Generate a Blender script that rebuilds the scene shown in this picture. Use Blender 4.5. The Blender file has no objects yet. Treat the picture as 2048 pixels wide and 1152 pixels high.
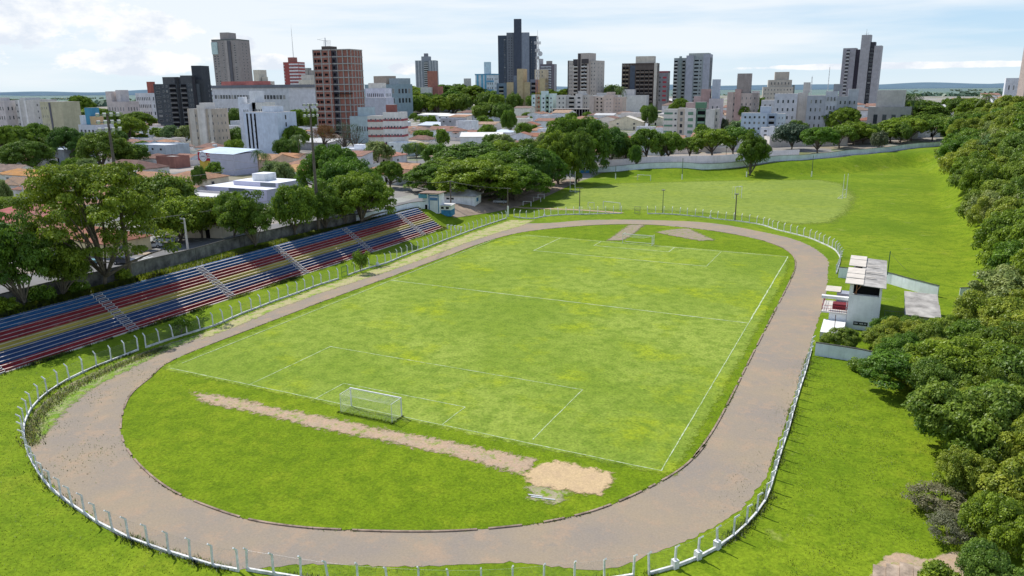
import bpy, math, random
import numpy as np
from mathutils import Vector, Matrix
random.seed(7); RNG=np.random.default_rng(7)
SC=bpy.context.scene; COL=SC.collection
# ------------------------------------------------------------------ camera
F_,PITCH,ROLL,CH,CX,CY,YAW=1518.06,0.260689,-0.0092655,37.708,86.405,-68.660,-0.451819
PW_,PL_=69.613,107.626           # pitch width and length
def _basis(p,r,y):
    fwd=np.array([math.cos(p)*math.sin(y),math.cos(p)*math.cos(y),-math.sin(p)])
    right=np.array([math.cos(y),-math.sin(y),0.]); up=np.cross(right,fwd)
    return math.cos(r)*right+math.sin(r)*up, -math.sin(r)*right+math.cos(r)*up, fwd
R_,U_,FW=_basis(PITCH,ROLL,YAW); C0=np.array([CX,CY,CH])
def ray(px,py): return FW+R_*(px-1024)/F_-U_*(py-576)/F_
def g0(px,py,z=0.):
    d=ray(px,py); t=(z-CH)/d[2]; p=C0+d*t; return (float(p[0]),float(p[1]))
def prj(x,y,z):
    d=np.array([x,y,z])-C0; w=d@FW
    return (1024+F_*(d@R_)/w, 576-F_*(d@U_)/w, w)
cam=bpy.data.cameras.new('camera'); co=bpy.data.objects.new('camera',cam); COL.objects.link(co)
cam.lens=F_/2048*36; cam.sensor_width=36; cam.clip_end=60000; cam.clip_start=1
M=Matrix(((R_[0],U_[0],-FW[0],CX),(R_[1],U_[1],-FW[1],CY),(R_[2],U_[2],-FW[2],CH),(0,0,0,1)))
co.matrix_world=M; SC.camera=co
# ------------------------------------------------------------------ terrain
BOWL=[(-20,-260),(-20,112),(-16,128),(-14,150),(-20,190),(-36,226),(-12,236),(14,244),(37,261),(61,273),(84,296),(100,322),(106,290),(104,240),(103,194),(103,131),(101,90),(99,60),(98,20),(97,-260)]
BA=np.array(BOWL,float)
def sdist(X,Y):
    X=np.asarray(X,float);Y=np.asarray(Y,float)
    best=np.full(X.shape,1e9); ins=np.zeros(X.shape,bool)
    n=len(BA)
    for i in range(n):
        a=BA[i];b=BA[(i+1)%n];ab=b-a
        t=np.clip(((X-a[0])*ab[0]+(Y-a[1])*ab[1])/(ab@ab),0,1)
        best=np.minimum(best,np.hypot(X-a[0]-t*ab[0],Y-a[1]-t*ab[1]))
        c=((a[1]>Y)!=(b[1]>Y))
        with np.errstate(divide='ignore',invalid='ignore'):
            xi=(b[0]-a[0])*(Y-a[1])/(b[1]-a[1]+1e-12)+a[0]
        ins^=(c&(X<xi))
    return np.where(ins,-best,best)
CP=np.array([(-35,-60,5.2),(-35,0,5.2),(-35,50,5.1),(-35,100,4.6),(-30,135,2.6),(-35,170,1.6),(-40,205,1.2),(-37,243,.8),(17,262,3.2),(54,290,5),(85,330,5.6),(110,378,6),
(-70,50,4.6),(-90,0,5),(-120,150,4.2),(-80,110,4.2),(-90,200,3.5),(-120,250,3),(-60,300,3),(-200,300,6),(-100,420,5),(0,400,6),(80,450,8),(-300,500,8),(-100,600,10),(100,600,13),
(-400,800,15),(0,800,16),(200,800,17),(-400,1100,18),(-100,1100,20),(300,1000,18),(-250,100,4),(-300,250,5),(-700,600,10),(-700,1000,14),
(130,300,8),(165,330,18),(145,250,11),(140,200,8),(125,130,4),(120,100,3),(120,50,2.5),(115,0,2),(190,420,22),(240,560,24),(300,700,22),(160,430,13),(130,430,8)],float)
def cityh(X,Y):
    X=np.asarray(X,float);Y=np.asarray(Y,float)
    num=np.zeros(X.shape);den=np.zeros(X.shape)
    for cx,cy,cz in CP:
        w=1./(((X-cx)**2+(Y-cy)**2)+60.)**1.7; num+=w*cz; den+=w
    h=num/den
    D=np.hypot(X-CX,Y-CY)
    t=np.clip((D-1250)/2200,0,1); t=t*t*(3-2*t)
    return h*(1-t)+(-42+8*np.sin(X/900.)+8*np.cos(Y/1300.+X/2100.))*t
def H(X,Y):
    d=sdist(X,Y); X=np.asarray(X,float);Y=np.asarray(Y,float)
    left=(X<-19)&(Y<118)
    w=np.where(left,7.6,15.); off=np.where(left,1.3,0.)
    t=np.clip((d-off)/w,0,1); t=np.where(left,t,t*t*(3-2*t))
    hum=0.12*np.sin(X*.21+Y*.13)*np.sin(Y*.17-X*.08)*np.clip(d/12,0,1)
    return cityh(X,Y)*t+hum*(d>0)
def h1(x,y): return float(H(np.array([x]),np.array([y]))[0])
def at(px,py):
    """point of the ground seen at a photo pixel"""
    d=ray(px,py); lo=60.
    t=lo; prev=t
    while t<3000:
        p=C0+d*t
        if p[2]<h1(p[0],p[1]): break
        prev=t; t*=1.02
    a,b=prev,t
    for _ in range(14):
        m=(a+b)/2;p=C0+d*m
        if p[2]<h1(p[0],p[1]): b=m
        else: a=m
    p=C0+d*a; return (float(p[0]),float(p[1]),h1(p[0],p[1]))
def atd(px,d):
    """ground point straight below the photo column px at forward depth d"""
    y=250.
    for _ in range(6):
        q=C0+ray(px,y)*d; z=h1(q[0],q[1])
        y=576-F_*((np.array([q[0],q[1],z])-C0)@U_)/d
        q2=C0+ray(px,y)*d
    return (float(q2[0]),float(q2[1]),h1(q2[0],q2[1]))
def ztop(x,y,py):
    """height whose image row is py above ground point x,y"""
    lo,hi=-60.,300.
    for _ in range(30):
        m=(lo+hi)/2
        if prj(x,y,m)[1]>py: lo=m
        else: hi=m
    return lo
# ------------------------------------------------------------------ node materials
MATS={}
def newmat(name):
    m=bpy.data.materials.new(name); m.use_nodes=True; nt=m.node_tree; nt.nodes.clear()
    o=nt.nodes.new('ShaderNodeOutputMaterial'); return m,nt,o
def N(nt,t,**k):
    n=nt.nodes.new(t)
    for a,b in k.items():
        if a.startswith('i_'): n.inputs[int(a[2:])].default_value=b
        else: setattr(n,a,b)
    return n
def noise(nt,vec,scale,detail=3,rough=.6):
    n=nt.nodes.new('ShaderNodeTexNoise'); n.inputs['Scale'].default_value=scale; n.inputs['Detail'].default_value=detail; n.inputs['Roughness'].default_value=rough
    nt.links.new(vec,n.inputs['Vector']); return n.outputs['Fac']
def attr(nt,n): a=nt.nodes.new('ShaderNodeAttribute'); a.attribute_name=n; return a.outputs['Fac']
def ramp(nt,fac,stops):
    r=nt.nodes.new('ShaderNodeValToRGB'); e=r.color_ramp.elements
    while len(e)<len(stops): e.new(.5)
    for i,(p,c) in enumerate(stops):
        e[i].position=p; e[i].color=(c[0],c[1],c[2],1) if isinstance(c,tuple) else (c,c,c,1)
    nt.links.new(fac,r.inputs[0]); return r.outputs[0]
def mix(nt,fac,a,b,mode='MIX'):
    m=nt.nodes.new('ShaderNodeMix'); m.data_type='RGBA'; m.blend_type=mode
    for s,v in ((0,fac),(6,a),(7,b)):
        if isinstance(v,(int,float)): m.inputs[s].default_value=v
        elif isinstance(v,tuple): m.inputs[s].default_value=(v[0],v[1],v[2],1)
        else: nt.links.new(v,m.inputs[s])
    return m.outputs[2]
def finish(nt,o,col,rough=.9,bump=None,bstr=.3,bdist=.05,spec=.25,metal=0):
    b=nt.nodes.new('ShaderNodeBsdfPrincipled'); b.inputs['Roughness'].default_value=rough
    b.inputs['Specular IOR Level'].default_value=spec; b.inputs['Metallic'].default_value=metal
    if isinstance(col,tuple): b.inputs['Base Color'].default_value=(col[0],col[1],col[2],1)
    else: nt.links.new(col,b.inputs['Base Color'])
    if bump is not None:
        k=nt.nodes.new('ShaderNodeBump'); k.inputs['Strength'].default_value=bstr; k.inputs['Distance'].default_value=bdist
        nt.links.new(bump,k.inputs['Height']); nt.links.new(k.outputs[0],b.inputs['Normal'])
    nt.links.new(b.outputs[0],o.inputs[0]); return b
def coord(nt): 
    g=nt.nodes.new('ShaderNodeNewGeometry'); return g.outputs['Position']
def grass(name,dark,mid,light,yel=None,patch=.05,bs=.5,dist=.12):
    m,nt,o=newmat(name); v=coord(nt)
    c=ramp(nt,noise(nt,v,patch,5,.6),[(.35,mid),(.62,light)])
    if yel: c=mix(nt,ramp(nt,noise(nt,v,patch*2.3,4,.65),[(.52,0.),(.68,.8)]),c,yel)
    c=mix(nt,ramp(nt,noise(nt,v,.45,6,.75),[(.40,.75),(.55,0.)]),c,dark)
    f=noise(nt,v,3.2,4,.8); c=mix(nt,1.0,c,ramp(nt,f,[(.3,.62),(.7,1.35)]),'MULTIPLY')
    finish(nt,o,c,.95,f,bs,dist,.1); return m
def plain(name,col,rough=.8,var=.12,scale=.6,streak=0.,spec=.3,metal=0,bump=.1):
    """paint, render, concrete: base tone with grime noise, optional vertical streaks"""
    if name in MATS: return MATS[name]
    m,nt,o=newmat(name); v=coord(nt)
    f=noise(nt,v,scale,5,.65)
    c=mix(nt,1.,col,ramp(nt,f,[(.3,1-var*1.6),(.7,1+var*.6)]),'MULTIPLY')
    if streak:
        mp=nt.nodes.new('ShaderNodeMapping'); mp.inputs['Scale'].default_value=(1.6,1.6,.13); nt.links.new(v,mp.inputs[0])
        c=mix(nt,ramp(nt,noise(nt,mp.outputs[0],1.,5,.7),[(.5,0.),(.75,streak)]),c,tuple(x*.3 for x in col))
    finish(nt,o,c,rough,f if bump else None,bump,.03,spec,metal); MATS[name]=m; return m
def hexm(c): return 'm_%02x%02x%02x'%tuple(int(max(0,min(1,x))*255) for x in c)
def paint(c,var=.12,streak=.25):
    if min(c)>.2: c=tuple(min(.86,x*1.28) for x in c)
    else: c=tuple(x*1.25+.015 for x in c)
    return plain('wall_paint_'+hexm(c),c,.85,var,.35,streak)
def tiles(c):
    n='roof_tiles_'+hexm(c)
    if n in MATS: return MATS[n]
    m,nt,o=newmat(n); v=coord(nt)
    w=nt.nodes.new('ShaderNodeTexWave'); w.inputs['Scale'].default_value=1.3; w.inputs['Distortion'].default_value=.6; nt.links.new(v,w.inputs[0])
    a=mix(nt,ramp(nt,noise(nt,v,.5,5,.75),[(.35,0.),(.65,1.)]),tuple(x*.62 for x in c),c)
    a=mix(nt,.35,a,w.outputs[0],'MULTIPLY')
    a=mix(nt,ramp(nt,noise(nt,v,.16,3),[(.5,0.),(.7,.6)]),a,(.16,.13,.11))
    finish(nt,o,a,.9,w.outputs[1],.3,.05,.1); MATS[n]=m; return m
def sheet(c):
    n='metal_sheet_'+hexm(c)
    if n in MATS: return MATS[n]
    m,nt,o=newmat(n); v=coord(nt)
    a=mix(nt,ramp(nt,noise(nt,v,.25,5,.7),[(.4,0.),(.7,.7)]),c,tuple(x*.72 for x in c))
    finish(nt,o,a,.6,noise(nt,v,1.5,2),.15,.04,.3); MATS[n]=m; return m
GL=None
def glass():
    global GL
    if GL: return GL
    m,nt,o=newmat('window_glass'); oi=nt.nodes.new('ShaderNodeObjectInfo')
    c=ramp(nt,oi.outputs['Random'],[(0.,(.015,.02,.03)),(.6,(.04,.05,.06)),(.8,(.12,.13,.14)),(1.,(.3,.3,.28))])
    finish(nt,o,c,.15,spec=.5); GL=m; return m
G_FIELD=grass('grass_outer',(.10,.165,.006),(.15,.235,.008),(.19,.275,.012),(.25,.29,.03),.03,.6,.12)
G_IN=grass('grass_infield',(.095,.16,.004),(.125,.198,.005),(.165,.238,.008),(.21,.265,.012),.06,.9,.12)
G_PITCH=grass('grass_pitch',(.122,.192,.018),(.162,.235,.022),(.25,.315,.05),(.285,.34,.010),.035,.35,.05)
G_TUFT=grass('grass_long',(.04,.1,.006),(.08,.17,.01),(.13,.24,.015),None,.2,.3)
WHITE=plain('white_paint',(.78,.78,.76),.6,.1,.8,.2); CONC=plain('concrete',(.42,.40,.37),.9,.2,.5,.3)
LCONC=plain('light_concrete',(.6,.58,.54),.9,.12,.5,.2); DARK=plain('dark_void',(.012,.012,.014),.9,0,1,0,.1,0,0)
STEEL=plain('galvanised_steel',(.5,.5,.5),.5,.15,1,0,.5,.3); WOODP=plain('weathered_pole',(.16,.13,.11),.9,.25,1,.2)
FIBRE=plain('fibre_cement',(.40,.375,.34),.95,.3,.6,0); BARK=plain('bark',(.17,.14,.11),.95,.3,1.2,0); TAR=plain('asphalt',(.20,.195,.19),.95,.2,.15,0)
# ------------------------------------------------------------------ mesh helpers
def mesh(name,V,Fc,mats,mi=None,smooth=False):
    me=bpy.data.meshes.new(name); me.from_pydata([tuple(v) for v in V],[],[tuple(f) for f in Fc])
    for m in mats: me.materials.append(m)
    if mi is not None: me.polygons.foreach_set('material_index',np.array(mi,dtype=np.int32))
    if smooth: me.polygons.foreach_set('use_smooth',np.ones(len(me.polygons),bool))
    me.update(); return me
def link(name,me,parent=None,loc=(0,0,0),rot=0):
    o=bpy.data.objects.new(name,me); COL.objects.link(o); o.location=loc
    if rot: o.rotation_euler=(0,0,rot)
    if parent is not None: o.parent=parent
    return o
def thing(name,label,cat,loc=(0,0,0),rot=0,group=None):
    o=link(name,None,None,loc,rot); o.empty_display_size=.1; tag(o,label,cat,group); return o
def tag(o,label,cat,group=None,kind=None):
    if label:o['label']=label
    if cat:o['category']=cat
    if group:o['group']=group
    if kind:o['kind']=kind
    return o
class MB:
    def __init__(s): s.v=[];s.f=[];s.m=[];s.mats=[]
    def mi(s,m):
        if m not in s.mats: s.mats.append(m)
        return s.mats.index(m)
    def box(s,x0,x1,y0,y1,z0,z1,m,top=None):
        b=len(s.v); s.v+=[(x0,y0,z0),(x1,y0,z0),(x1,y1,z0),(x0,y1,z0),(x0,y0,z1),(x1,y0,z1),(x1,y1,z1),(x0,y1,z1)]
        k=s.mi(m); kt=s.mi(top) if top else k
        for q,mm in (((0,3,2,1),k),((4,5,6,7),kt),((0,1,5,4),k),((1,2,6,5),k),((2,3,7,6),k),((3,0,4,7),k)):
            s.f.append(tuple(b+i for i in q)); s.m.append(mm)
        return s
    def poly(s,pts,m):
        b=len(s.v); s.v+=list(pts); s.f.append(tuple(range(b,b+len(pts)))); s.m.append(s.mi(m)); return s
    def tube(s,p0,p1,r0,r1,m,n=6,cap=True):
        p0=Vector(p0);p1=Vector(p1);d=(p1-p0)
        if d.length<1e-6: return s
        d.normalize(); a=d.orthogonal().normalized(); c=d.cross(a); b=len(s.v); k=s.mi(m)
        for p,r in ((p0,r0),(p1,r1)):
            for i in range(n):
                t=2*math.pi*i/n; s.v.append(tuple(p+a*(r*math.cos(t))+c*(r*math.sin(t))))
        for i in range(n):
            j=(i+1)%n; s.f.append((b+i,b+j,b+n+j,b+n+i)); s.m.append(k)
        if cap:
            s.f.append(tuple(b+i for i in reversed(range(n)))); s.f.append(tuple(b+n+i for i in range(n))); s.m+=[k,k]
        return s
    def path(s,P,r,m,n=5):
        for i in range(len(P)-1):
            ra=r[i] if isinstance(r,list) else r; rb=r[i+1] if isinstance(r,list) else r
            s.tube(P[i],P[i+1],ra,rb,m,n,False)
        return s
    def me(s,name,smooth=False): return mesh(name,s.v,s.f,s.mats,s.m,smooth)
    def put(s,name,parent=None,loc=(0,0,0),rot=0,smooth=False): return link(name,s.me(name,smooth),parent,loc,rot)
def catmull(P,n=10,closed=False):
    P=[np.array(p,float) for p in P]; out=[]; L=len(P); rng=range(L if closed else L-1)
    for i in rng:
        if closed: a,b,c,d=P[(i-1)%L],P[i],P[(i+1)%L],P[(i+2)%L]
        else: a,b,c,d=P[max(i-1,0)],P[i],P[i+1],P[min(i+2,L-1)]
        for k in range(n):
            t=k/n; out.append(.5*((2*b)+(c-a)*t+(2*a-5*b+4*c-d)*t*t+(3*b-3*c+d-a)*t**3))
    if not closed: out.append(P[-1])
    return out
def resample(P,step):
    P=[np.array(p,float) for p in P]; out=[P[0]]; acc=0
    for i in range(len(P)-1):
        a,b=P[i],P[i+1]; L=np.linalg.norm(b-a)
        if L<1e-9: continue
        pos=step-acc
        while pos<=L: out.append(a+(b-a)*pos/L); pos+=step
        acc=(acc+L)%step if L+acc>=step else acc+L
    return out
def flat(name,P,z,mat,ragged=0,kind='structure',sub=None):
    from mathutils.geometry import delaunay_2d_cdt
    if ragged:
        Q=resample(list(P)+[P[0]],max(.5,ragged*1.5)); P=[q+RNG.normal(0,ragged*.5,2) for q in Q]
    P=[Vector((float(p[0]),float(p[1]))) for p in P]
    n=len(P)
    if n>1 and (P[0]-P[-1]).length<1e-3: P=P[:-1]; n-=1
    v,e,f,_,_,_=delaunay_2d_cdt(P,[(i,(i+1)%n) for i in range(n)],[],1,1e-4)
    o=link(name,mesh(name,[(a.x,a.y,z) for a in v],f,[mat]))
    if o.data.polygons and o.data.polygons[0].normal.z<0: o.data.flip_normals()
    return tag(o,None,None,None,kind) if kind else o
def strip(name,P,w,mat,dz=.05,kind='structure',nx=5,step=4.,group=None):
    Q=resample(catmull([p[:2] for p in P],8),step); V=[];Fc=[]
    for i,q in enumerate(Q):
        a=Q[max(i-1,0)];b=Q[min(i+1,len(Q)-1)]; t=(b-a)/(np.linalg.norm(b-a)+1e-9); nn=np.array([-t[1],t[0]])
        for k in range(nx):
            p=q+nn*w*(k/(nx-1)-.5); V.append([p[0],p[1],0])
    V=np.array(V); V[:,2]=H(V[:,0],V[:,1])+dz
    for i in range(len(Q)-1):
        for k in range(nx-1):
            a=i*nx+k; Fc.append((a,a+nx,a+nx+1,a+1))
    o=link(name,mesh(name,V,Fc,[mat]))
    if o.data.polygons[0].normal.z<0: o.data.flip_normals()
    return tag(o,None,None,None,kind)
# ------------------------------------------------------------------ ground sheet
def axis(lo,hi,dlo,dhi,fine):
    a=list(np.arange(dlo,dhi+.01,fine)); s=fine; x=dhi
    while x<hi: s*=1.12; x+=s; a.append(x)
    s=fine; x=dlo; b=[]
    while x>lo: s*=1.12; x-=s; b.append(x)
    return np.array(b[::-1]+a)
gx=axis(-16000,16000,-60,170,2.); gy=axis(-400,26000,-60,400,2.5)
XX,YY=np.meshgrid(gx,gy); ZZ=H(XX.ravel(),YY.ravel()); nx_,ny_=len(gx),len(gy)
V=np.stack([XX.ravel(),YY.ravel(),ZZ],1); ii=np.arange(nx_*ny_).reshape(ny_,nx_)
Fq=np.stack([ii[:-1,:-1],ii[:-1,1:],ii[1:,1:],ii[1:,:-1]],-1).reshape(-1,4)
def fastmesh(name,V,Fq,mats,attrs=None,smooth=False):
    me=bpy.data.meshes.new(name); k=Fq.shape[1]
    me.vertices.add(len(V)); me.vertices.foreach_set('co',V.astype(np.float32).ravel())
    me.loops.add(Fq.size); me.loops.foreach_set('vertex_index',Fq.astype(np.int32).ravel())
    me.polygons.add(len(Fq)); me.polygons.foreach_set('loop_start',(np.arange(len(Fq))*k).astype(np.int32)); me.polygons.foreach_set('loop_total',np.full(len(Fq),k,np.int32))
    if smooth: me.polygons.foreach_set('use_smooth',np.ones(len(Fq),bool))
    for m in mats: me.materials.append(m)
    for n,(dom,val) in (attrs or {}).items():
        a=me.attributes.new(n,'FLOAT',dom); a.data.foreach_set('value',val.astype(np.float32))
    me.update(calc_edges=True); me.validate(); return me
m,nt,o=newmat('ground_mix'); v=coord(nt)
gc=ramp(nt,noise(nt,v,.035,5,.6),[(.35,(.108,.178,.006)),(.62,(.178,.248,.011))])
gc=mix(nt,ramp(nt,noise(nt,v,.09,4,.65),[(.54,0.),(.7,.75)]),gc,(.215,.255,.017))
gc=mix(nt,ramp(nt,noise(nt,v,.4,6,.75),[(.40,.7),(.54,0.)]),gc,(.09,.155,.005))
gc=mix(nt,ramp(nt,noise(nt,v,.13,6,.7),[(.62,0.),(.74,.55)]),gc,(.36,.33,.13))
fn=noise(nt,v,2.6,4,.8); gc=mix(nt,1.,gc,ramp(nt,fn,[(.3,.6),(.7,1.38)]),'MULTIPLY')
vo=nt.nodes.new('ShaderNodeTexVoronoi'); vo.inputs['Scale'].default_value=.045; nt.links.new(v,vo.inputs['Vector'])
sp=nt.nodes.new('ShaderNodeSeparateColor'); nt.links.new(vo.outputs['Color'],sp.inputs[0])
cc=ramp(nt,sp.outputs[0],[(0.,(.2,.19,.18)),(.3,(.3,.28,.25)),(.5,(.1,.15,.04)),(.65,(.36,.27,.2)),(.85,(.4,.4,.39)),(1.,(.12,.17,.05))])
cc=mix(nt,ramp(nt,noise(nt,v,.08,5,.7),[(.4,0.),(.6,.8)]),cc,(.28,.26,.23))
cc=mix(nt,1.,cc,ramp(nt,fn,[(.3,.7),(.7,1.2)]),'MULTIPLY')
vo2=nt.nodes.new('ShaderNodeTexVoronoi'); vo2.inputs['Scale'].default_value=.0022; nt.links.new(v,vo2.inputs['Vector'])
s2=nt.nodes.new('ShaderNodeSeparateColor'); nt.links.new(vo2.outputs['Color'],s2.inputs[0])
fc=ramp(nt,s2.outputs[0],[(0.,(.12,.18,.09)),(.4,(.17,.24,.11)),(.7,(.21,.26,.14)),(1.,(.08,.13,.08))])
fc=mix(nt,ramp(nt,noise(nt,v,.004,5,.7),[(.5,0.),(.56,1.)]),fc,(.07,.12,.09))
fc=mix(nt,attr(nt,'haze'),fc,(.13,.185,.18))  # aerial haze painted into the far ground colour, stronger with distance
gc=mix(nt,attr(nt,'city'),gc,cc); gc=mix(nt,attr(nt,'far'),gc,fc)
finish(nt,o,gc,.95,fn,.45,.12,.1)
sd=sdist(V[:,0],V[:,1]); Dc=np.hypot(V[:,0]-CX,V[:,1]-CY)
wl=((V[:,0]<-35)|((V[:,1]>150)&(V[:,0]<-22)))
city=np.where(wl,1.,0.)
WALLP=[(-37,243),(17,259),(54,288),(85,332),(112,378)]
wy=np.interp(V[:,0],[p[0] for p in WALLP],[p[1] for p in WALLP])
city=np.maximum(city,((V[:,1]>wy)&(V[:,0]<116)&(V[:,0]>-37)).astype(float)); city=np.maximum(city,(V[:,1]>480)*1.)
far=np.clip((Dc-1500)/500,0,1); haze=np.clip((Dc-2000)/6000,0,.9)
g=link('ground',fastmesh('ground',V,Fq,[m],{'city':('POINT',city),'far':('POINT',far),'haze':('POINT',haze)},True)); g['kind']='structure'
# hills on the horizon, aerial haze painted into their pale bluish colour
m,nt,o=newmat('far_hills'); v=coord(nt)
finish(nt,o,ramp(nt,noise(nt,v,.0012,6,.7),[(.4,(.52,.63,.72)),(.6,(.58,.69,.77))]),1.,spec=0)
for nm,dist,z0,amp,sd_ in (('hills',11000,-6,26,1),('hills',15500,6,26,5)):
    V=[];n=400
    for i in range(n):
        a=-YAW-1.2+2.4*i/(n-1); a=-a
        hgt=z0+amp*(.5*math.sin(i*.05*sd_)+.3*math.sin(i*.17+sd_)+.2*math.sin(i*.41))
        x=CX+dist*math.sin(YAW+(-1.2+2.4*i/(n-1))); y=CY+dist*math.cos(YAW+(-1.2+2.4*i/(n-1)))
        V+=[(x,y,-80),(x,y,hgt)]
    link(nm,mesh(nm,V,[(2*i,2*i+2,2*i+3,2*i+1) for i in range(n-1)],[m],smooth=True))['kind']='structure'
def softflat(name,P,z,mat,soft=1.2,step=.45,kind='structure'):
    P=np.array([(float(p[0]),float(p[1])) for p in P]); lo=P.min(0)-soft*1.5; hi=P.max(0)+soft*1.5
    xs=np.arange(lo[0],hi[0]+step,step); ys=np.arange(lo[1],hi[1]+step,step); X,Y=np.meshgrid(xs,ys); x=X.ravel();y=Y.ravel()
    best=np.full(x.shape,1e9); ins=np.zeros(x.shape,bool); n=len(P)
    for i in range(n):
        a=P[i];b=P[(i+1)%n];ab=b-a; t=np.clip(((x-a[0])*ab[0]+(y-a[1])*ab[1])/(ab@ab+1e-12),0,1)
        best=np.minimum(best,np.hypot(x-a[0]-t*ab[0],y-a[1]-t*ab[1])); c=((a[1]>y)!=(b[1]>y)); ins^=(c&(x<(b[0]-a[0])*(y-a[1])/(b[1]-a[1]+1e-12)+a[0]))
    e=np.where(ins,best,-best)/soft; V=np.stack([x,y,np.full(x.shape,z)],1); ii=np.arange(len(x)).reshape(len(ys),len(xs))
    F=np.stack([ii[:-1,:-1],ii[:-1,1:],ii[1:,1:],ii[1:,:-1]],-1).reshape(-1,4); F=F[(e[F].max(1)>-1.1)]
    us=np.unique(F); mp=np.full(len(x),-1); mp[us]=np.arange(len(us)); m2=mat.copy(); nt=m2.node_tree; o=[n_ for n_ in nt.nodes if n_.type=='OUTPUT_MATERIAL'][0]; src=o.inputs[0].links[0].from_socket
    v=coord(nt); a=nt.nodes.new('ShaderNodeMath'); a.operation='ADD'; nt.links.new(attr(nt,'edge'),a.inputs[0]); nn=noise(nt,v,1.1,7,.75); q=nt.nodes.new('ShaderNodeMath'); q.operation='MULTIPLY_ADD'; nt.links.new(nn,q.inputs[0]); q.inputs[1].default_value=3.2; q.inputs[2].default_value=-1.6; nt.links.new(q.outputs[0],a.inputs[1])
    fac=ramp(nt,a.outputs[0],[(.0,0.),(.45,1.)]); tr=nt.nodes.new('ShaderNodeBsdfTransparent'); ms=nt.nodes.new('ShaderNodeMixShader'); nt.links.new(fac,ms.inputs[0]); nt.links.new(tr.outputs[0],ms.inputs[1]); nt.links.new(src,ms.inputs[2]); nt.links.new(ms.outputs[0],o.inputs[0])
    ob=link(name,fastmesh(name,V[us],mp[F],[m2],{'edge':('POINT',e[us])})); ob['kind']=kind; return ob
# ------------------------------------------------------------------ track, infield, pitch
def G(L): return [np.array(g0(a,b)) for a,b in L]
inner_px=[(352,718),(300,757),(262,790),(245,830),(243,870),(262,910),(300,950),(350,985),(420,1015),(500,1040),(600,1055),(700,1061),(800,1064),(900,1063),(1000,1056),(1100,1043),(1200,1018),(1300,975),(1370,932),(1410,890)]
inner=G(inner_px)+[np.array(p) for p in [(71.9,4),(72.5,14),(72.5,36),(72.5,60),(72.5,86),(72.0,100),(70.0,111),(65.5,120),(58,127.5),(47,133),(36,135.2),(27,134.2),(17.6,129.6),(8.1,120),(2.1,110.5),(-.6,98),(-1.2,82),(-1.6,64),(-2.2,48),(-2.6,34),(-2.7,20)]]
inner=catmull(inner,8,True)
outer_px=[(1040,447),(1010,449),(960,463),(900,484),(854,502),(821,513),(775,532),(736,544),(696,557),(637,577),(589,595),(554,607),(516,622),(477,637),(435,656),(388,672),(342,686),(292,703),(264,714),(237,725),(210,736),(181,748),(155,761),(131,773),(111,787),(92,801),(77,816),(65,832),(57,848),(54,866),(57,890),(65,912),(76,934),(90,955),(104,973),(124,990),(146,1008),(170,1023),(192,1041),(221,1063),(254,1078),(293,1091),(375,1116),(424,1129),(477,1138)]
outer=G(outer_px)+[np.array(p) for p in [(48,-27),(53,-25),(58,-22.5),(63,-19.8)]]+G([(1200,1140),(1330,1098),(1420,1058),(1480,1018),(1525,965)])+[np.array(p) for p in [(79.3,6),(79.5,20),(79.6,45),(79.6,75),(78.6,98)]]+G([(1650,513),(1600,483),(1520,463),(1420,446),(1300,440),(1180,440),(1100,446)])
outer=catmull(outer,8,True)
m,nt,o=newmat('clay_track'); v=coord(nt)
c=ramp(nt,noise(nt,v,.09,6,.65),[(.38,(.262,.222,.18)),(.62,(.31,.247,.172))])
c=mix(nt,ramp(nt,noise(nt,v,.35,7,.75),[(.5,0.),(.62,.55)]),c,(.38,.265,.175))
c=mix(nt,ramp(nt,noise(nt,v,.22,5,.8),[(.6,0.),(.72,.5)]),c,(.22,.20,.18))
c=mix(nt,ramp(nt,noise(nt,v,.6,7,.85),[(.63,0.),(.7,.4)]),c,(.27,.31,.10))
f=noise(nt,v,5.,5,.8); c=mix(nt,1.,c,ramp(nt,f,[(.25,.8),(.75,1.15)]),'MULTIPLY')
finish(nt,o,c,.95,f,.3,.03,.15); TRACK=m
flat('running_track',outer,.02,TRACK,.18)
flat('infield_grass',inner,.05,G_IN,.12)
# kerb around the infield
KB=MB(); Q=resample(inner+[inner[0]],1.0)
mk=plain('brick_kerb',(.34,.25,.19),.9,.4,.8,0)
for i in range(len(Q)-1):
    if RNG.random()<.22: continue
    a,b=Q[i],Q[i+1]
    t=(b-a)/np.linalg.norm(b-a); nn=np.array([-t[1],t[0]])*.1
    b0=len(KB.v)
    for p in (a,b):
        for s_ in (-1,1):
            for z in (0,.13): KB.v.append((p[0]+nn[0]*s_,p[1]+nn[1]*s_,z))
    k=KB.mi(mk)
    for q in ((0,1,5,4),(2,6,7,3),(1,3,7,5),(0,2,3,1),(4,5,7,6)): KB.f.append(tuple(b0+j for j in q)); KB.m.append(k)
o=KB.put('track_kerb'); o['kind']='structure'
W,L=PW_,PL_
softflat('football_pitch',[(-1.2,-.9),(W+1.5,-.9),(W+1.9,20),(W+1.9,90),(W+.6,107),(W-3,109.2),(5,109.2),(1.6,105),(-.3,88),(-1.2,50),(-1.6,10)],.07,G_PITCH,1.3,.8)
m,nt,o=newmat('pitch_lime'); v=coord(nt)
finish(nt,o,mix(nt,ramp(nt,noise(nt,v,1.6,6,.8),[(.36,0.),(.6,.9)]),(.52,.58,.40),(.20,.29,.05)),.95); LIME=m
m,nt,o=newmat('pitch_lime_faded'); v=coord(nt)
finish(nt,o,mix(nt,ramp(nt,noise(nt,v,.5,6,.8),[(.40,.1),(.62,.8)]),(.56,.62,.44),(.21,.30,.05)),.95); LIMEF=m
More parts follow.
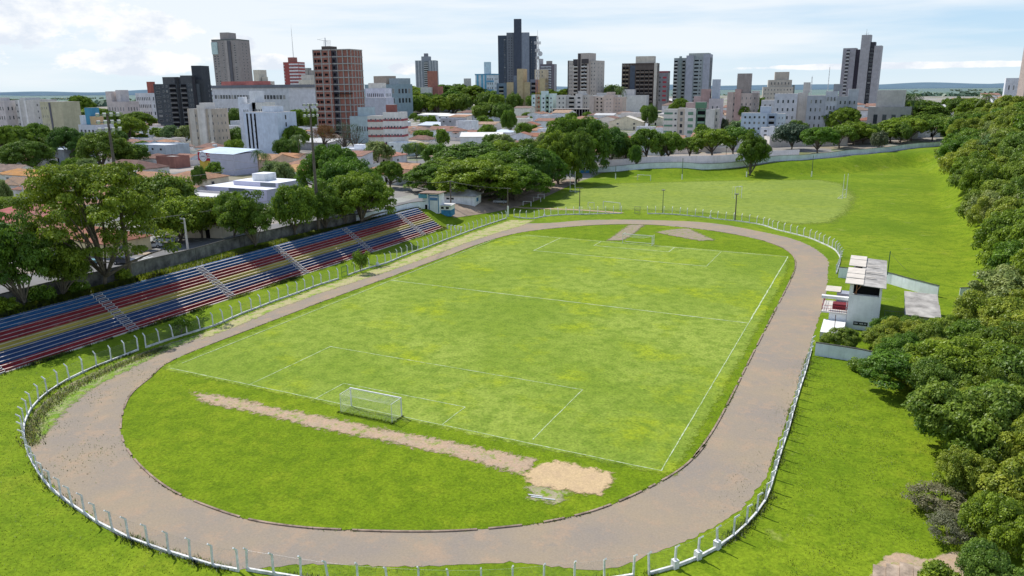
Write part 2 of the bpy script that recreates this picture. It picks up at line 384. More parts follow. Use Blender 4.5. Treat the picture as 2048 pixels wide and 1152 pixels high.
def lines(segs,mat,w,z=.085):
    b=MB()
    for (x0,y0,x1,y1) in segs:
        d=np.array([x1-x0,y1-y0],float);Ln=np.linalg.norm(d);d/=Ln;n=np.array([-d[1],d[0]])*w/2
        K=max(2,int(Ln/1.5)); prev=None
        for i in range(K+1):
            p=np.array([x0,y0])+d*Ln*i/K+RNG.normal(0,.02,2); ww=1+RNG.normal(0,.12)
            cur=(tuple(p-n*ww)+(z,),tuple(p+n*ww)+(z,))
            if prev: b.poly([prev[0],cur[0],cur[1],prev[1]],mat)
            prev=cur
        z+=.0015
    return b
mx=W/2
lines([(0,0,W,0),(mx-20.16,0,mx-20.16,16.5),(mx-20.16,16.5,mx+20.16,16.5),(mx+20.16,1,mx+20.16,16.5),(mx-9.16,0,mx-9.16,5.5),(mx-9.16,5.5,mx+9.16,5.5),(mx+9.16,0,mx+9.16,5.5),(W,0,W,56),(mx+20.16,L-16.5,mx+20.16,L)],LIME,.125).put('pitch_markings')['kind']='structure'
lines([(0,L/2,W,L/2),(W,56,W,L),(mx-20.16,L-16.5,mx+20.16,L-16.5),(mx-20.16,L-16.5,mx-20.16,L),(mx-9.16,L-5.5,mx+9.16,L-5.5),(mx+9.16,L-5.5,mx+9.16,L),(5,L,W,L),(mx-9.16,L-5.5,mx-9.16,L)],LIMEF,.2,.1).put('pitch_markings')['kind']='structure'
lines([(0,2,0,100)],plain('x',(.2,.3,.05)) if 0 else LIMEF,.13,.12).put('pitch_markings')['kind']='structure'
softflat('back_field',G([(1085,424),(1140,380),(1236,366),(1370,363),(1500,360),(1640,359),(1690,368),(1716,395),(1700,425),(1668,446),(1600,450),(1560,446),(1500,436),(1420,428),(1300,421),(1180,421)]),.03,grass('grass_backfield',(.13,.19,.03),(.19,.25,.035),(.24,.295,.055),(.25,.30,.03),.025,.35,.05),5.,1.6)
def dirt(name,c1,c2,gr,lo,hi,sc=.8):
    m,nt,o=newmat(name); v=coord(nt)
    c=mix(nt,ramp(nt,noise(nt,v,.7,6,.7),[(.4,0.),(.6,1.)]),c1,c2)
    f=noise(nt,v,sc,7,.8); c=mix(nt,ramp(nt,f,[(lo,0.),(hi,1.)]),c,gr)
    f2=noise(nt,v,5,4,.8); c=mix(nt,1.,c,ramp(nt,f2,[(.3,.75),(.7,1.2)]),'MULTIPLY')
    finish(nt,o,c,.95,f2,.4,.05,.1); return m
D1=dirt('runup_soil',(.43,.30,.20),(.38,.29,.2),(.17,.26,.02),.52,.64); SAND=dirt('sand',(.52,.38,.21),(.47,.34,.2),(.25,.3,.06),.66,.72,.6)
DRY=dirt('dry_grass',(.36,.34,.15),(.42,.36,.2),(.2,.3,.03),.5,.6,.5)
softflat('runup_track',G([(380,782),(480,797),(560,817),(640,831),(760,856),(870,876),(1078,919),(1055,957),(900,914),(760,884),(640,861),(520,831),(398,806)]),.09,D1,1.3)
softflat('dirt_path',G([(1048,975),(1075,965),(1150,985),(1120,1012),(1060,1004)]),.092,dirt('trodden_soil',(.36,.31,.2),(.3,.26,.17),(.17,.26,.02),.48,.56),1.2)
softflat('sand_pit',G([(1078,926),(1112,921),(1226,946),(1234,962),(1203,996),(1150,988),(1056,972),(1044,950)]),.11,SAND,1.0,.3)
D2=dirt('worn_soil',(.31,.235,.18),(.27,.225,.17),(.16,.23,.02),.5,.64)
softflat('dirt_path',G([(1256,450),(1292,450),(1262,474),(1246,482),(1210,482),(1232,468)]),.125,D2,1.4)
softflat('dirt_path',G([(1308,465),(1345,459),(1378,457),(1432,481),(1400,483),(1340,472)]),.125,D2,1.5)
softflat('dry_verge',G([(1070,441),(1020,440),(960,460),(900,481),(854,499),(775,530),(696,555),(637,575),(554,605),(477,635),(400,668),(402,680),(480,652),(556,618),(640,588),(700,568),(778,543),(860,514),(935,486),(1000,465),(1050,450)]),.035,DRY,1.1)
softflat('dry_verge',G([(62,900),(54,880),(55,845),(80,812),(120,778),(190,742),(250,720),(330,690),(400,668),(400,676),(330,705),(270,735),(200,770),(140,815),(95,870)]),.034,dirt('weedy_verge',(.2,.29,.03),(.35,.3,.2),(.13,.24,.02),.42,.6,.8),1.2)
# white tubes lying on the sand pit edge
o=MB().tube((*g0(1057,992),.16),(*g0(1085,996),.16),.06,.06,WHITE).tube((*g0(1062,996),.15),(*g0(1110,1002),.14),.06,.06,WHITE).put('discarded_pole'); tag(o,'white poles lying in the grass at the edge of the sand pit','pole')
# ------------------------------------------------------------------ perimeter fences
m,nt,o=newmat('chain_link'); v=coord(nt)
tr=nt.nodes.new('ShaderNodeBsdfTransparent'); df=nt.nodes.new('ShaderNodeBsdfDiffuse'); df.inputs[0].default_value=(.38,.38,.38,1)
ms=nt.nodes.new('ShaderNodeMixShader'); nt.links.new(ramp(nt,noise(nt,v,9.,2,.9),[(.45,.03),(.75,.26)]),ms.inputs[0]); nt.links.new(tr.outputs[0],ms.inputs[1]); nt.links.new(df.outputs[0],ms.inputs[2]); nt.links.new(ms.outputs[0],o.inputs[0]); LINKM=m
POSTW=plain('whitewashed_post',(.82,.82,.81),.85,.22,2.5,.35); BASEW=plain('whitewashed_kerb',(.78,.77,.74),.9,.28,1.2,.3)
def fence(name,label,px,extra=None,out=1,step=2.42,gap=None,h=1.95,fat=()):
    P=[np.array(g0(a,b)) if b is not None else np.array(a) for a,b in px]
    Q=resample(catmull(P,8),step)
    root=thing(name,label,'fence',(float(Q[0][0]),float(Q[0][1]),0)); O=np.array(Q[0])
    Q=[q-O for q in Q]
    wall=MB(); wires=MB(); lk=MB(); pm=MB()
    pm.box(-.07,.07,-.07,.07,0,h,POSTW)
    b=len(pm.v) # cranked arm
    pm.v+=[(-.06,-.07,h-.04),(.06,-.07,h-.04),(.06,.07,h),(-.06,.07,h),(-.055,-.42,h+.33),(.055,-.42,h+.33),(.055,-.34,h+.42),(-.055,-.34,h+.42)]
    for q in ((0,1,5,4),(1,2,6,5),(2,3,7,6),(3,0,4,7),(4,5,6,7)): pm.f.append(tuple(b+i for i in q)); pm.m.append(0)
    pme=pm.me('fence_post'); fm=MB(); fm.box(-.075,.075,-.075,.075,0,h,POSTW); fm.box(-.24,.24,-.24,.24,0,.75,POSTW)
    b=len(fm.v); fm.v+=[(-.06,-.07,h-.04),(.06,-.07,h-.04),(.06,.07,h),(-.06,.07,h),(-.055,-.42,h+.33),(.055,-.42,h+.33),(.055,-.34,h+.42),(-.055,-.34,h+.42)]
    for q in ((0,1,5,4),(1,2,6,5),(2,3,7,6),(3,0,4,7),(4,5,6,7)): fm.f.append(tuple(b+i for i in q)); fm.m.append(0)
    fme=fm.me('fence_post')
    for i,q in enumerate(Q):
        a=Q[max(i-1,0)];c=Q[min(i+1,len(Q)-1)]; t=(c-a)/np.linalg.norm(c-a); rz=math.atan2(t[1],t[0])+(0 if out>0 else math.pi)
        p=link('post',fme if i in fat else pme,root,(q[0],q[1],0),rz+RNG.normal(0,.05)); p.rotation_euler=(RNG.normal(0,.032),RNG.normal(0,.032),p.rotation_euler[2])
        if i<len(Q)-1:
            d=c-q if i else Q[1]-Q[0]; d=Q[i+1]-q; u=d/np.linalg.norm(d); nn=np.array([-u[1],u[0]])*.085; hh=.27+RNG.normal(0,.012)
            b=len(wall.v)
            for e in (q-u*.02,Q[i+1]-u*.03):
                for s_ in (-1,1):
                    for z in (-.1,hh): wall.v.append((e[0]+nn[0]*s_,e[1]+nn[1]*s_,z))
            k=wall.mi(BASEW)
            for f in ((0,1,5,4),(2,6,7,3),(1,3,7,5),(0,2,3,1),(4,5,7,6)): wall.f.append(tuple(b+j for j in f)); wall.m.append(k)
            for z in (1.9,): wires.tube((q[0],q[1],z),(Q[i+1][0],Q[i+1][1],z-.02),.004,.004,STEEL,3,False)
            lk.poly([(q[0],q[1],hh),(Q[i+1][0],Q[i+1][1],hh),(Q[i+1][0],Q[i+1][1],1.9),(q[0],q[1],1.9)],LINKM)
    wall.put('base_wall',root); wires.put('wire',root); lk.put('chain_link',root); return root
P_stand=[(292,696),(342,679),(388,665),(412,657),(435,650),(477,631),(516,616),(554,601),(589,589),(637,571),(682,557)]
P_stand2=[(696,551),(736,537),(775,526),(821,507),(854,495),(900,477),(960,455),(1014,437)]
P_west=[(477,1143),(424,1133),(375,1118),(333,1105),(293,1091),(254,1077),(221,1060),(188,1043),(164,1025),(141,1010),(119,993),(98,975),(84,958),(70,935),(59,915),(51,890),(48,870),(49,850),(54,836),(63,818),(76,803),(92,789),(111,776),(131,763),(155,751),(181,739),(210,727),(237,717),(264,706),(279,700)]
P_near=[(530,1150)]
fence('perimeter_fence','white post fence round the near left bend with bent post tops',P_west,out=-1)
fence('perimeter_fence','white post fence between grandstand and track, left of the green gate',P_stand,out=-1)
fence('perimeter_fence','white post fence between grandstand and track, right of the green gate',P_stand2,out=-1,fat=(4,))
fence('perimeter_fence','white post fence cut off by the bottom edge of the photo',[((43.6,-30.0),None),((47.6,-29.2),None),((52,-28.2),None),((57,-26.5),None),((62,-24.3),None),((67,-21.2),None),((70.4,-18.9),None),((72.6,-17.1),None)],out=1)
P_east=[(1298,1150),(1339,1139),(1385,1122),(1426,1102),(1460,1080),(1487,1057),(1510,1032),(1528,1008),(1540,980),(1549,950),(1562,905),(1577,860),(1588,819),(1600,778),(1612,741),(1625,692)]
fence('perimeter_fence','white post fence along the right straight beside the long grass',P_east,out=-1 if 0 else 1,fat=(1,2,3))
P_far=[(1028,434),(1040,436),(1066,438),(1085,434),(1112,431),(1142,429.5),(1172,429),(1202,428),(1234,427.5),(1258,427)]
fence('perimeter_fence','white post fence behind the far bend, left of the small iron gate',P_far,out=-1,fat=(5,))
P_arc=[(1295,428),(1314,428),(1345,429),(1377,432),(1407,435),(1438,439),(1468,442),(1498,446),(1526,451),(1553,460),(1578,466),(1602,472),(1623,478),(1641,486),(1657,493),(1669,500),(1676,508),(1680,516),(1680,524),(1676,537),(1672,549)]
fence('perimeter_fence','white post fence curving round the far right bend of the track',P_arc,out=-1,fat=(8,))
# right bottom sign check: posts lean outward
def gate(px0,px1,label,col,h=2.3):
    a=np.array(g0(*px0));b=np.array(g0(*px1)); w=float(np.linalg.norm(b-a)); rz=math.atan2(b[1]-a[1],b[0]-a[0])
    r=thing('iron_gate',label,'gate',(a[0],a[1],0),rz)
    fr=MB()
    for p,q in (((0,0,.1),(0,0,h)),((w,0,.1),(w,0,h)),((0,0,h),(w,0,h)),((0,0,.15),(w,0,.15)),((0,0,h*.5),(w,0,h*.5))): fr.tube(p,q,.05,.05,col,5)
    fr.put('gate_frame',r)
    br=MB()
    for i in range(1,7): br.tube((w*i/7,0,.15),(w*i/7,0,h),.012,.012,col,4)
    br.put('gate_bars',r)
GREEN=plain('green_enamel',(.02,.13,.06),.6,.1); GREYI=plain('grey_iron',(.25,.24,.22),.7,.2)
gate((684,556),(695,552),'narrow green iron gate in the fence below the grandstand',GREEN)
gate((1269,428),(1280,429),'small grey iron gate in the fence behind the far bend',GREYI)
# ------------------------------------------------------------------ goals
def netpanel(mb,A,B,C,D,step,r,m,sag=0.):
    A,B,C,D=[np.array(p,float) for p in (A,B,C,D)]
    def P(u,v):
        p=(A*(1-u)+B*u)*(1-v)+(D*(1-u)+C*u)*v
        p=p.copy(); p[2]-=sag*math.sin(math.pi*u)*math.sin(math.pi*v); return tuple(p)
    nu=max(2,int(np.linalg.norm(B-A)/step)); nv=max(2,int(np.linalg.norm(D-A)/step)); K=6 if sag else 1
    for i in range(nu+1):
        for k in range(K): mb.tube(P(i/nu,k/K),P(i/nu,(k+1)/K),r,r,m,3,False)
    for j in range(nv+1):
        for k in range(K): mb.tube(P(k/K,j/nv),P((k+1)/K,j/nv),r,r,m,3,False)
NET=plain('net_cord',(.75,.75,.68),.9,.05,1,0,.1,0,0)
def goal(label,x,y,rz,w=7.32,h=2.44,dep=2.0,net='full',r=.06,z=0,name='goal'):
    g_=thing(name,label,'goal',(x,y,z),rz)
    MB().box(-w/2-r,w/2+r,-r,r,h-r,h+r,WHITE).put('crossbar',g_)
    for s in (-1,1):
        MB().box(s*w/2-r,s*w/2+r,-r,r,0,h-r-.003,WHITE).put('goalpost',g_)
        if dep:
            MB().tube((s*w/2,.06,h),(s*w/2,dep,h-.05),.035,.035,WHITE,6).put('side_bar',g_)
            MB().tube((s*w/2,dep,0),(s*w/2,dep,h-.05),.035,.035,WHITE,6).put('rear_post',g_)
    if net=='full':
        n=MB(); a=w/2
        netpanel(n,(-a,.05,h),(a,.05,h),(a,dep,h-.1),(-a,dep,h-.1),.19,.006,NET,.32)
        netpanel(n,(-a,dep-.02,h-.1),(a,dep-.02,h-.1),(a*.98,dep-.3,.05),(-a*.98,dep-.3,.05),.19,.006,NET,0)
        for s in (-1,1): netpanel(n,(s*a,.05,h),(s*a,dep,h-.1),(s*a,dep,.05),(s*a,.05,.05),.19,.006,NET,0)
        n.put('net',g_)
    if net=='hang':
        n=MB(); netpanel(n,(-w/2,.08,h),(w/2,.08,h),(w/2,.4,h-.15),(-w/2,.4,h-.15),.2,.018,NET,.8)
        netpanel(n,(w/2,.05,h),(w/2,dep,h-.1),(w/2,dep,.1),(w/2,.05,.1),.2,.012,NET); n.put('net',g_)
        MB().tube((-w/2,dep,.15),(w/2,dep,.15),.05,.05,WHITE).put('ground_bar',g_)
    return g_
goal('white football goal with a full net at the near end of the pitch',mx,0,math.pi)
goal('white football goal with a sagging slack net at the far end',mx,L,0,net='hang')
x0,y0=g0(1223,419); goal('white goal frame standing behind the far bend fence',x0,y0,-.25,6.2,2.3,0,None,.07)
x0,y0=g0(1182,417); goal('small white goal frame left of the one behind the far bend',x0,y0,-.25,2.3,1.9,0,None,.06)
x0,y0,z0=at(1288,361); goal('white goal frame at the foot of the bank below the street wall',x0,y0,-.2,5.9,2.2,0,None,.08,z0)
x0,y0=g0(1476,397); goal('small white goal seen edge on behind the far right bend',x0,y0,1.0,3.2,4.0,1.2,None,.07)
for (a,b,w_,l) in ((1054,413,2.6,'white mini goal frame in tree shade, nearest the track'),(1074,404,2.4,'white mini goal frame in tree shade, middle one of three'),(1082,398,2.2,'white mini goal frame in tree shade, farthest from the track')):
    x0,y0=g0(a,b); goal(l,x0,y0,.2,w_,1.6,.8,None,.06,name='mini_goal')
def hgoal(px,py,label,rz,h):
    x,y=g0(px,py); r=thing('rugby_posts',label,'goal posts',(x,y,0),rz)
    for s in (-1,1): MB().tube((s*1.4,0,0),(s*1.4,0,h),.11,.08,WHITE,8).put('upright',r)
    MB().tube((-1.4,0,3.),(1.4,0,3.),.07,.07,WHITE,8).put('crossbar',r)
    MB().tube((-1.4,0,.06),(-1.4,1.6,.06),.05,.05,WHITE,6).tube((1.4,0,.06),(1.4,1.6,.06),.05,.05,WHITE,6).tube((-1.4,1.6,.06),(1.4,1.6,.06),.05,.05,WHITE,6).tube((-1.4,1.6,.06),(-1.4,0,1.6),.04,.04,WHITE,6).tube((1.4,1.6,.06),(1.4,0,1.6),.04,.04,WHITE,6).put('ground_frame',r)
hgoal(1145,384,'tall white H shaped goal posts by the tree shade',-.5,7.6); hgoal(1688,397,'tall white H shaped goal posts at the right of the back field',1.2,8.2)
# ------------------------------------------------------------------ grandstand
def worn(name,col,seed):
    m,nt,o=newmat(name); v=coord(nt); mp=nt.nodes.new('ShaderNodeMapping'); mp.inputs['Location'].default_value=(seed*3.7,seed*11.3,0); mp.inputs['Scale'].default_value=(1.,.35,1.); nt.links.new(v,mp.inputs[0]); v2=mp.outputs[0]
    c=mix(nt,ramp(nt,noise(nt,v2,.5,5,.7),[(.3,0.),(.7,1.)]),tuple(x*.7 for x in col),tuple(min(1,x*1.25+.01) for x in col))
    c=mix(nt,ramp(nt,noise(nt,v2,1.8,7,.85),[(.55,0.),(.68,.75)]),c,(.28,.25,.22)); c=mix(nt,ramp(nt,noise(nt,v2,.8,6,.8),[(.62,0.),(.72,.7)]),c,(.05,.05,.045))
    finish(nt,o,c,.85,noise(nt,v,4,4),.3,.03,.2); return m
SEATC=[(.24,.02,.028)]*2+[(.022,.062,.17)]*3+[(.40,.32,.07)]*2+[(.22,.02,.028)]*3+[(.014,.085,.22)]*3
CN=['red','red','blue','blue','blue','yellow','yellow','red','red','red','blue','blue','blue']
TREAD=plain('worn_tread',(.66,.57,.47),.9,.2,.9,.2); Y0,Y1=-38.,107.5
ST=thing('grandstand','long open stepped grandstand painted blue, red and yellow beside the track','grandstand',(-20,Y0,0))
tr_,rs=.625,.40
for i in range(13):
    b=MB(); pm_=worn('seat_paint_%s%d'%(CN[i],i),SEATC[i],i)
    x0_=-i*tr_; z1=(i+1)*rs
    b.box(x0_-tr_-.08,x0_,0,Y1-Y0,z1-.40-(0.3 if i else .5),z1-.09,pm_,TREAD); b.box(x0_-tr_-.05,x0_+.07,-.05,Y1-Y0+.05,z1-.087,z1,pm_,TREAD)
    b.f[-3]=b.f[-3]; 
    o_=b.put('seating_tier',ST)
    MB().box(x0_-tr_-.02,x0_-.16,.02,Y1-Y0-.02,z1+.002,z1+.012,pm_).put('tread_shade_paint',o_)  # seat colour over the tread's rear, painted in for the riser's shadow
    
MB().box(.02,.5,-.2,Y1-Y0+.3,-.3,.1,TREAD).put('plinth',ST)
MB().box(-13*tr_-.75,-13*tr_-.1,0,Y1-Y0,-.4,5.1,CONC).put('back_kerb',ST)
for (sx,sy) in [(12,752),(272,661),(474,597),(618,548),(742,504),(843,470)]:
    yy=g0(sx,sy)[1]-Y0; s=link('stairway',None,ST,(0,yy,0)); s.empty_display_size=.1
    st=MB()
    for i in range(13):
        x0_=-i*tr_; z1=(i+1)*rs
        st.box(x0_+.09,x0_+.40,-.75,.75,z1-.42,z1-.2,plain('stair_riser',(.16,.13,.17),.9,.2)); 
    st.put('half_step',s)
    ed=MB()
    for i in range(13):
        x0_=-i*tr_; z1=(i+1)*rs
        for q in (-.82,.82): ed.box(x0_-tr_+.05,x0_+.10,q-.055,q+.055,z1+.014,z1+.04,WHITE); ed.box(x0_+.095,x0_+.125,q-.045,q+.045,z1-.40,z1-.04,WHITE)
        ed.box(x0_+.30,x0_+.415,-.72,.72,z1-.198,z1-.165,WHITE)
    ed.put('painted_edge',s)
# small whitewashed blocks past the end of the stand
for i,(a,b) in enumerate([(895,458),(902,459),(909,460),(916,461),(922,462)]):
    x0,y0=g0(a,b); r=MB().box(-.14,.14,-.14,.14,0,1.1,WHITE).box(-.14,.5,-.1,.1,1.103,1.25,WHITE).put('marker_post',None,(x0,y0,0),.3*i)
    tag(r,['leftmost','second','middle','fourth','rightmost'][i]+' of five short white posts on the grass past the stand','post','short white posts beyond the grandstand')
# ------------------------------------------------------------------ walls
def wall(name,label,P,h,mat,th=.22,cap=None,zo=-.3,step=3.,pil=0):
    """P: list of world (x,y)"""
    Q=resample([np.array(p[:2],float) for p in P],step); Q.append(np.array(P[-1][:2],float)); z=[h1(*q) for q in Q]
    r=thing(name,label,'wall',(float(Q[0][0]),float(Q[0][1]),z[0])); O=np.array([*Q[0],z[0]])
    b=MB(); c=MB()
    for i in range(len(Q)-1):
        if np.linalg.norm(Q[i+1]-Q[i])<.05: continue
        u=(Q[i+1]-Q[i])/np.linalg.norm(Q[i+1]-Q[i]); n=np.array([-u[1],u[0]])
        for mb,t,za,zb in ((b,th/2,zo,h),(c,th/2+.05,h+.002,h+.1)):
            k=len(mb.v)
            for e,zz in ((Q[i],z[i]),(Q[i+1],z[i+1])):
                for s in (-1,1):
                    for q in (za,zb): mb.v.append((e[0]+n[0]*t*s-O[0],e[1]+n[1]*t*s-O[1],zz+q-O[2]))
            mm=mb.mi(mat if mb is b else (cap or mat))
            for f in ((0,1,5,4),(2,6,7,3),(1,3,7,5),(0,2,3,1),(4,5,7,6)): mb.f.append(tuple(k+j for j in f)); mb.m.append(mm)
        if pil and i%pil==0:
            q=Q[i]-O[:2]; b.box(q[0]-.2,q[0]+.2,q[1]-.2,q[1]+.2,z[i]-O[2]+zo,z[i]-O[2]+h+.04,mat)
    b.put('masonry',r)
    if cap: c.put('coping',r)
    return r
BLUEW=plain('pale_blue_wall',(.80,.85,.89),.9,.14,.35,.2); OLDW=plain('stained_wall',(.20,.195,.185),.95,.5,.5,.8); MILD=plain('mildew_coping',(.07,.07,.06),.95,.2)
wall('boundary_wall','long pale blue wall along the street behind the back field',WALLP,2.3,BLUEW,cap=MILD)
wall('boundary_wall','dark mildewed wall between the grandstand and the street',[(-33.6,-60),(-33.3,5),(-33.1,20),(-33.5,35),(-34.0,50),(-32.6,72),(-31.2,84)],2.3,OLDW,cap=MILD,pil=4)
wall('boundary_wall','white washed wall continuing the dark wall to the blue gatehouse',[(-31.2,84.2),(-30.2,100),(-29.5,116)],2.0,BLUEW,cap=MILD)
wall('garden_wall','stained white wall running right from behind the judges tower',[(80.9,92.3),(89.4,91.6),(93.5,87.5),(98,83.8)],2.1,BLUEW,cap=MILD,step=2)
wall('garden_wall','short piece of white wall standing under the right trees',[(101.3,83.6),(106,84.2)],2.1,BLUEW,cap=MILD,step=2)
wall('garden_wall','low stained white wall in front of the judges tower trees',[(80.6,42.4),(86,42.0),(92,40.2)],1.9,BLUEW,cap=MILD,step=2)
# ------------------------------------------------------------------ judges tower beside the right straight
T=thing('judges_tower','white two storey judges tower with grey sheet roof beside the right straight','tower',(83.9,57.5,0))
tw=paint((.80,.83,.86),.14,.22)
TB=MB(); TW,TD,TH=4.6,17.5,7.2
TB.box(0,TW,0,TD,-.2,5.6,tw); TB.box(0,.55,0,.5,5.603,TH,tw); TB.box(TW-.35,TW,0,.5,5.603,TH,tw); TB.box(0,.3,TD-.4,TD,5.603,TH,tw); TB.box(TW-.3,TW,.5,TD,5.603,TH,tw)
for k in (5,9,13): TB.box(0,.3,k,k+.3,5.603,TH,tw)
TB.put('wall',T)
MB().box(.3,TW-.32,.9,TD-.5,5.61,7.0,DARK).put('viewing_room',T)
MB().tube((1.0,.3,5.6),(1.0,.3,7.2),.06,.06,plain('bare_timber',(.45,.2,.1),.8),6).tube((.7,.3,5.7),(1.6,.5,7.1),.05,.05,plain('bare_timber',(.45,.2,.1),.8),6).put('timber_prop',T)
rf=link('roof',None,T,(0,0,0)); rf.empty_display_size=.1
rm=MB(); rm.v=[(1.4,-1.1,7.45),(TW+.5,-1.1,7.25),(TW+.5,TD+.6,7.6),(1.4,TD+.6,7.8),(1.4,-1.1,7.53),(TW+.5,-1.1,7.33),(TW+.5,TD+.6,7.68),(1.4,TD+.6,7.88)]
for q in ((0,3,2,1),(4,5,6,7),(0,1,5,4),(1,2,6,5),(2,3,7,6),(3,0,4,7)): rm.f.append(q); rm.m.append(rm.mi(FIBRE))
rm.put('fibre_sheet',rf)
NEWS=plain('pale_roof_sheet',(.60,.54,.46),.9,.12,.6,0)
for (a,b_,c_) in ((-1.1,2.2,0),(2.5,5.2,.05),(5.6,9.4,.02),(10.6,15.3,.06),(15.4,18.2,.1)):
    q=MB(); za=7.5+.02*a+c_; zb=7.5+.02*b_+c_; q.v=[(-.7,a,za+.12),(1.9,a,za+.06),(1.9,b_,zb+.06),(-.7,b_,zb+.12),(-.7,a,za+.2),(1.9,a,za+.14),(1.9,b_,zb+.14),(-.7,b_,zb+.2)]
    for f in ((0,3,2,1),(4,5,6,7),(0,1,5,4),(1,2,6,5),(2,3,7,6),(3,0,4,7)): q.f.append(f); q.m.append(q.mi(NEWS))
    q.put('pale_sheet',rf)
for (a,b_) in ((.6,3.4),(1.,6.8),(.8,11.2)): 
    q=MB().box(2.0,2.0+a*2.5,b_,b_+.35,7.72+.02*b_,7.8+.02*b_,NEWS).put('loose_board',rf)
s=MB().box(1.05,3.1,-.05,-.004,.75,1.35,plain('black_sign',(.03,.03,.035),.6,0)).put('sign_board',T)
# illegible lettering strokes as in the photograph (pale smudges)
q=MB(); xx=1.2
for k in range(16):
    if k in (5,6,12): xx+=.12; continue
    wd=.05+.04*((k*7)%3)/2; q.box(xx,xx+wd,-.062,-.052,.95+.03*((k*5)%3),1.15,WHITE); xx+=wd+.035
q.put('lettering',s)
B2=thing('spectator_box','white covered box with red railed balcony in front of the judges tower','box stand',(80.4,50.5,0))
MB().box(.2,3.45,0,7.2,-.1,1.1,LCONC,plain('white_screed',(.75,.74,.72),.8,.08)).put('lower_roof',B2)
MB().box(.9,3.45,7.3,14,-.1,2.2,tw).put('wall',B2)
MB().box(-.3,3.47,7.1,14.2,2.2,2.4,LCONC).put('balcony_floor',B2)
RED=plain('red_enamel',(.4,.02,.03),.5,.2); q=MB()
for z in (2.9,3.4): q.tube((-.25,7.2,z),(-.25,14,z),.035,.035,RED,5).tube((-.25,7.2,z),(3.4,7.2,z),.035,.035,RED,5)
for k in range(12): q.tube((-.25+.33*k if k<11 else 3.4,7.2,2.4),(-.25+.33*k if k<11 else 3.4,7.2,3.4),.025,.025,RED,4)
for k in range(15): q.tube((-.25,7.2+.48*k,2.4),(-.25,7.2+.48*k,3.4),.025,.025,RED,4)
q.put('railing',B2)
MB().box(1.2,3.44,9.2,11,2.42,3.2,plain('red_cloth',(.16,.02,.03),.8)).put('bench',B2)
MB().box(1.6,3.43,11.4,13.6,2.42,4.5,plain('booth_grey',(.28,.3,.36),.7)).put('booth',B2)
MB().box(-.5,3.46,8.0,8.8,4.3,4.75,WHITE).put('beam',B2)
MB().box(-.2,2.1,11.6,15.2,4.62,4.7,NEWS).put('roof',B2)
for (a,b_) in ((-.2,8.2),(-.2,14),(3.3,8.3)): MB().tube((a,b_,2.4),(a,b_,4.4),.06,.06,WHITE,6).put('column',B2)
o=MB().tube((82.6,49.8,1.1),(82.55,49.9,4.2),.06,.05,plain('rust',(.16,.07,.04),.9),6).put('rusty_pole'); tag(o,'rusty thin pole standing on the white lower roof','pole')
S2=thing('roofed_shed','low shed with stained grey sheet roof right of the judges tower','shed',(92.4,60.5,0))
MB().box(0,4.2,0,11.6,-.2,2.4,paint((.5,.46,.42))).put('wall',S2)
q=MB(); q.v=[(-.3,-.6,2.65),(4.7,-.6,2.55),(4.7,5.6,3.1),(-.3,5.6,3.15),(-.3,5.8,2.8),(4.7,5.8,2.7),(4.7,12.2,3.2),(-.3,12.2,3.3)]
q.f=[(0,1,2,3),(4,5,6,7)]; q.m=[q.mi(FIBRE)]*2; q.put('roof',S2)
o=MB().tube((0,0,0),(0,0,1.3),.03,.03,GREYI,5).tube((3.8,0,0),(3.8,0,1.3),.03,.03,GREYI,5).tube((0,0,1.3),(3.8,0,1.3),.03,.03,GREYI,5).tube((0,0,.7),(3.8,0,.7),.02,.02,GREYI,5)
for k in range(1,12): o.tube((k*.32,0,.1),(k*.32,0,1.3),.015,.015,GREYI,4)
o=o.put('metal_railing',None,(89.4,66,0),.1); tag(o,'low grey metal railing between the judges tower and the shed','railing')
o=MB().tube((0,0,0),(0,0,4.2),.07,.07,GREEN,6).put('thin_pole',None,(89.3,75.5,5.2)); tag(o,'short dark green pole at the rear corner of the judges tower roof','pole')
def cable0(label,A,B,sag,n=1,sp=.3,r=.02,name='cable'):
    mb=MB()
    for k in range(n):
        P=[]
        for i in range(13):
            t=i/12; p=[A[j]*(1-t)+B[j]*t for j in range(3)]; p[2]-=sag*4*t*(1-t); p[0]+=k*sp; P.append(p)
        mb.path(P,r,GREYI,4)
    o=mb.put(name); tag(o,label,'cable')
cable0('thin pale cable from the judges tower roof down to the white wall end',(89.3,75.5,9.2),(98,83.8,2.2),1.2)
# concrete terrace steps, bottom right
TS=thing('terrace_steps','broad worn concrete steps in the bottom right corner','steps',(*g0(1745,1152),0))
for k in range(6):
    MB().box(k*.95,k*.95+.93,-7,2.2-abs(k-2)*.35,-.4,.14+.17*k,plain('worn_terrace',(.40,.31,.23),.95,.35,1.,.1)).put('step',TS)
softflat('bare_soil',G([(1735,1160),(1770,1112),(1800,1105),(1850,1120),(1900,1105),(1990,1112),(2010,1160)]),.1,D1,.4)
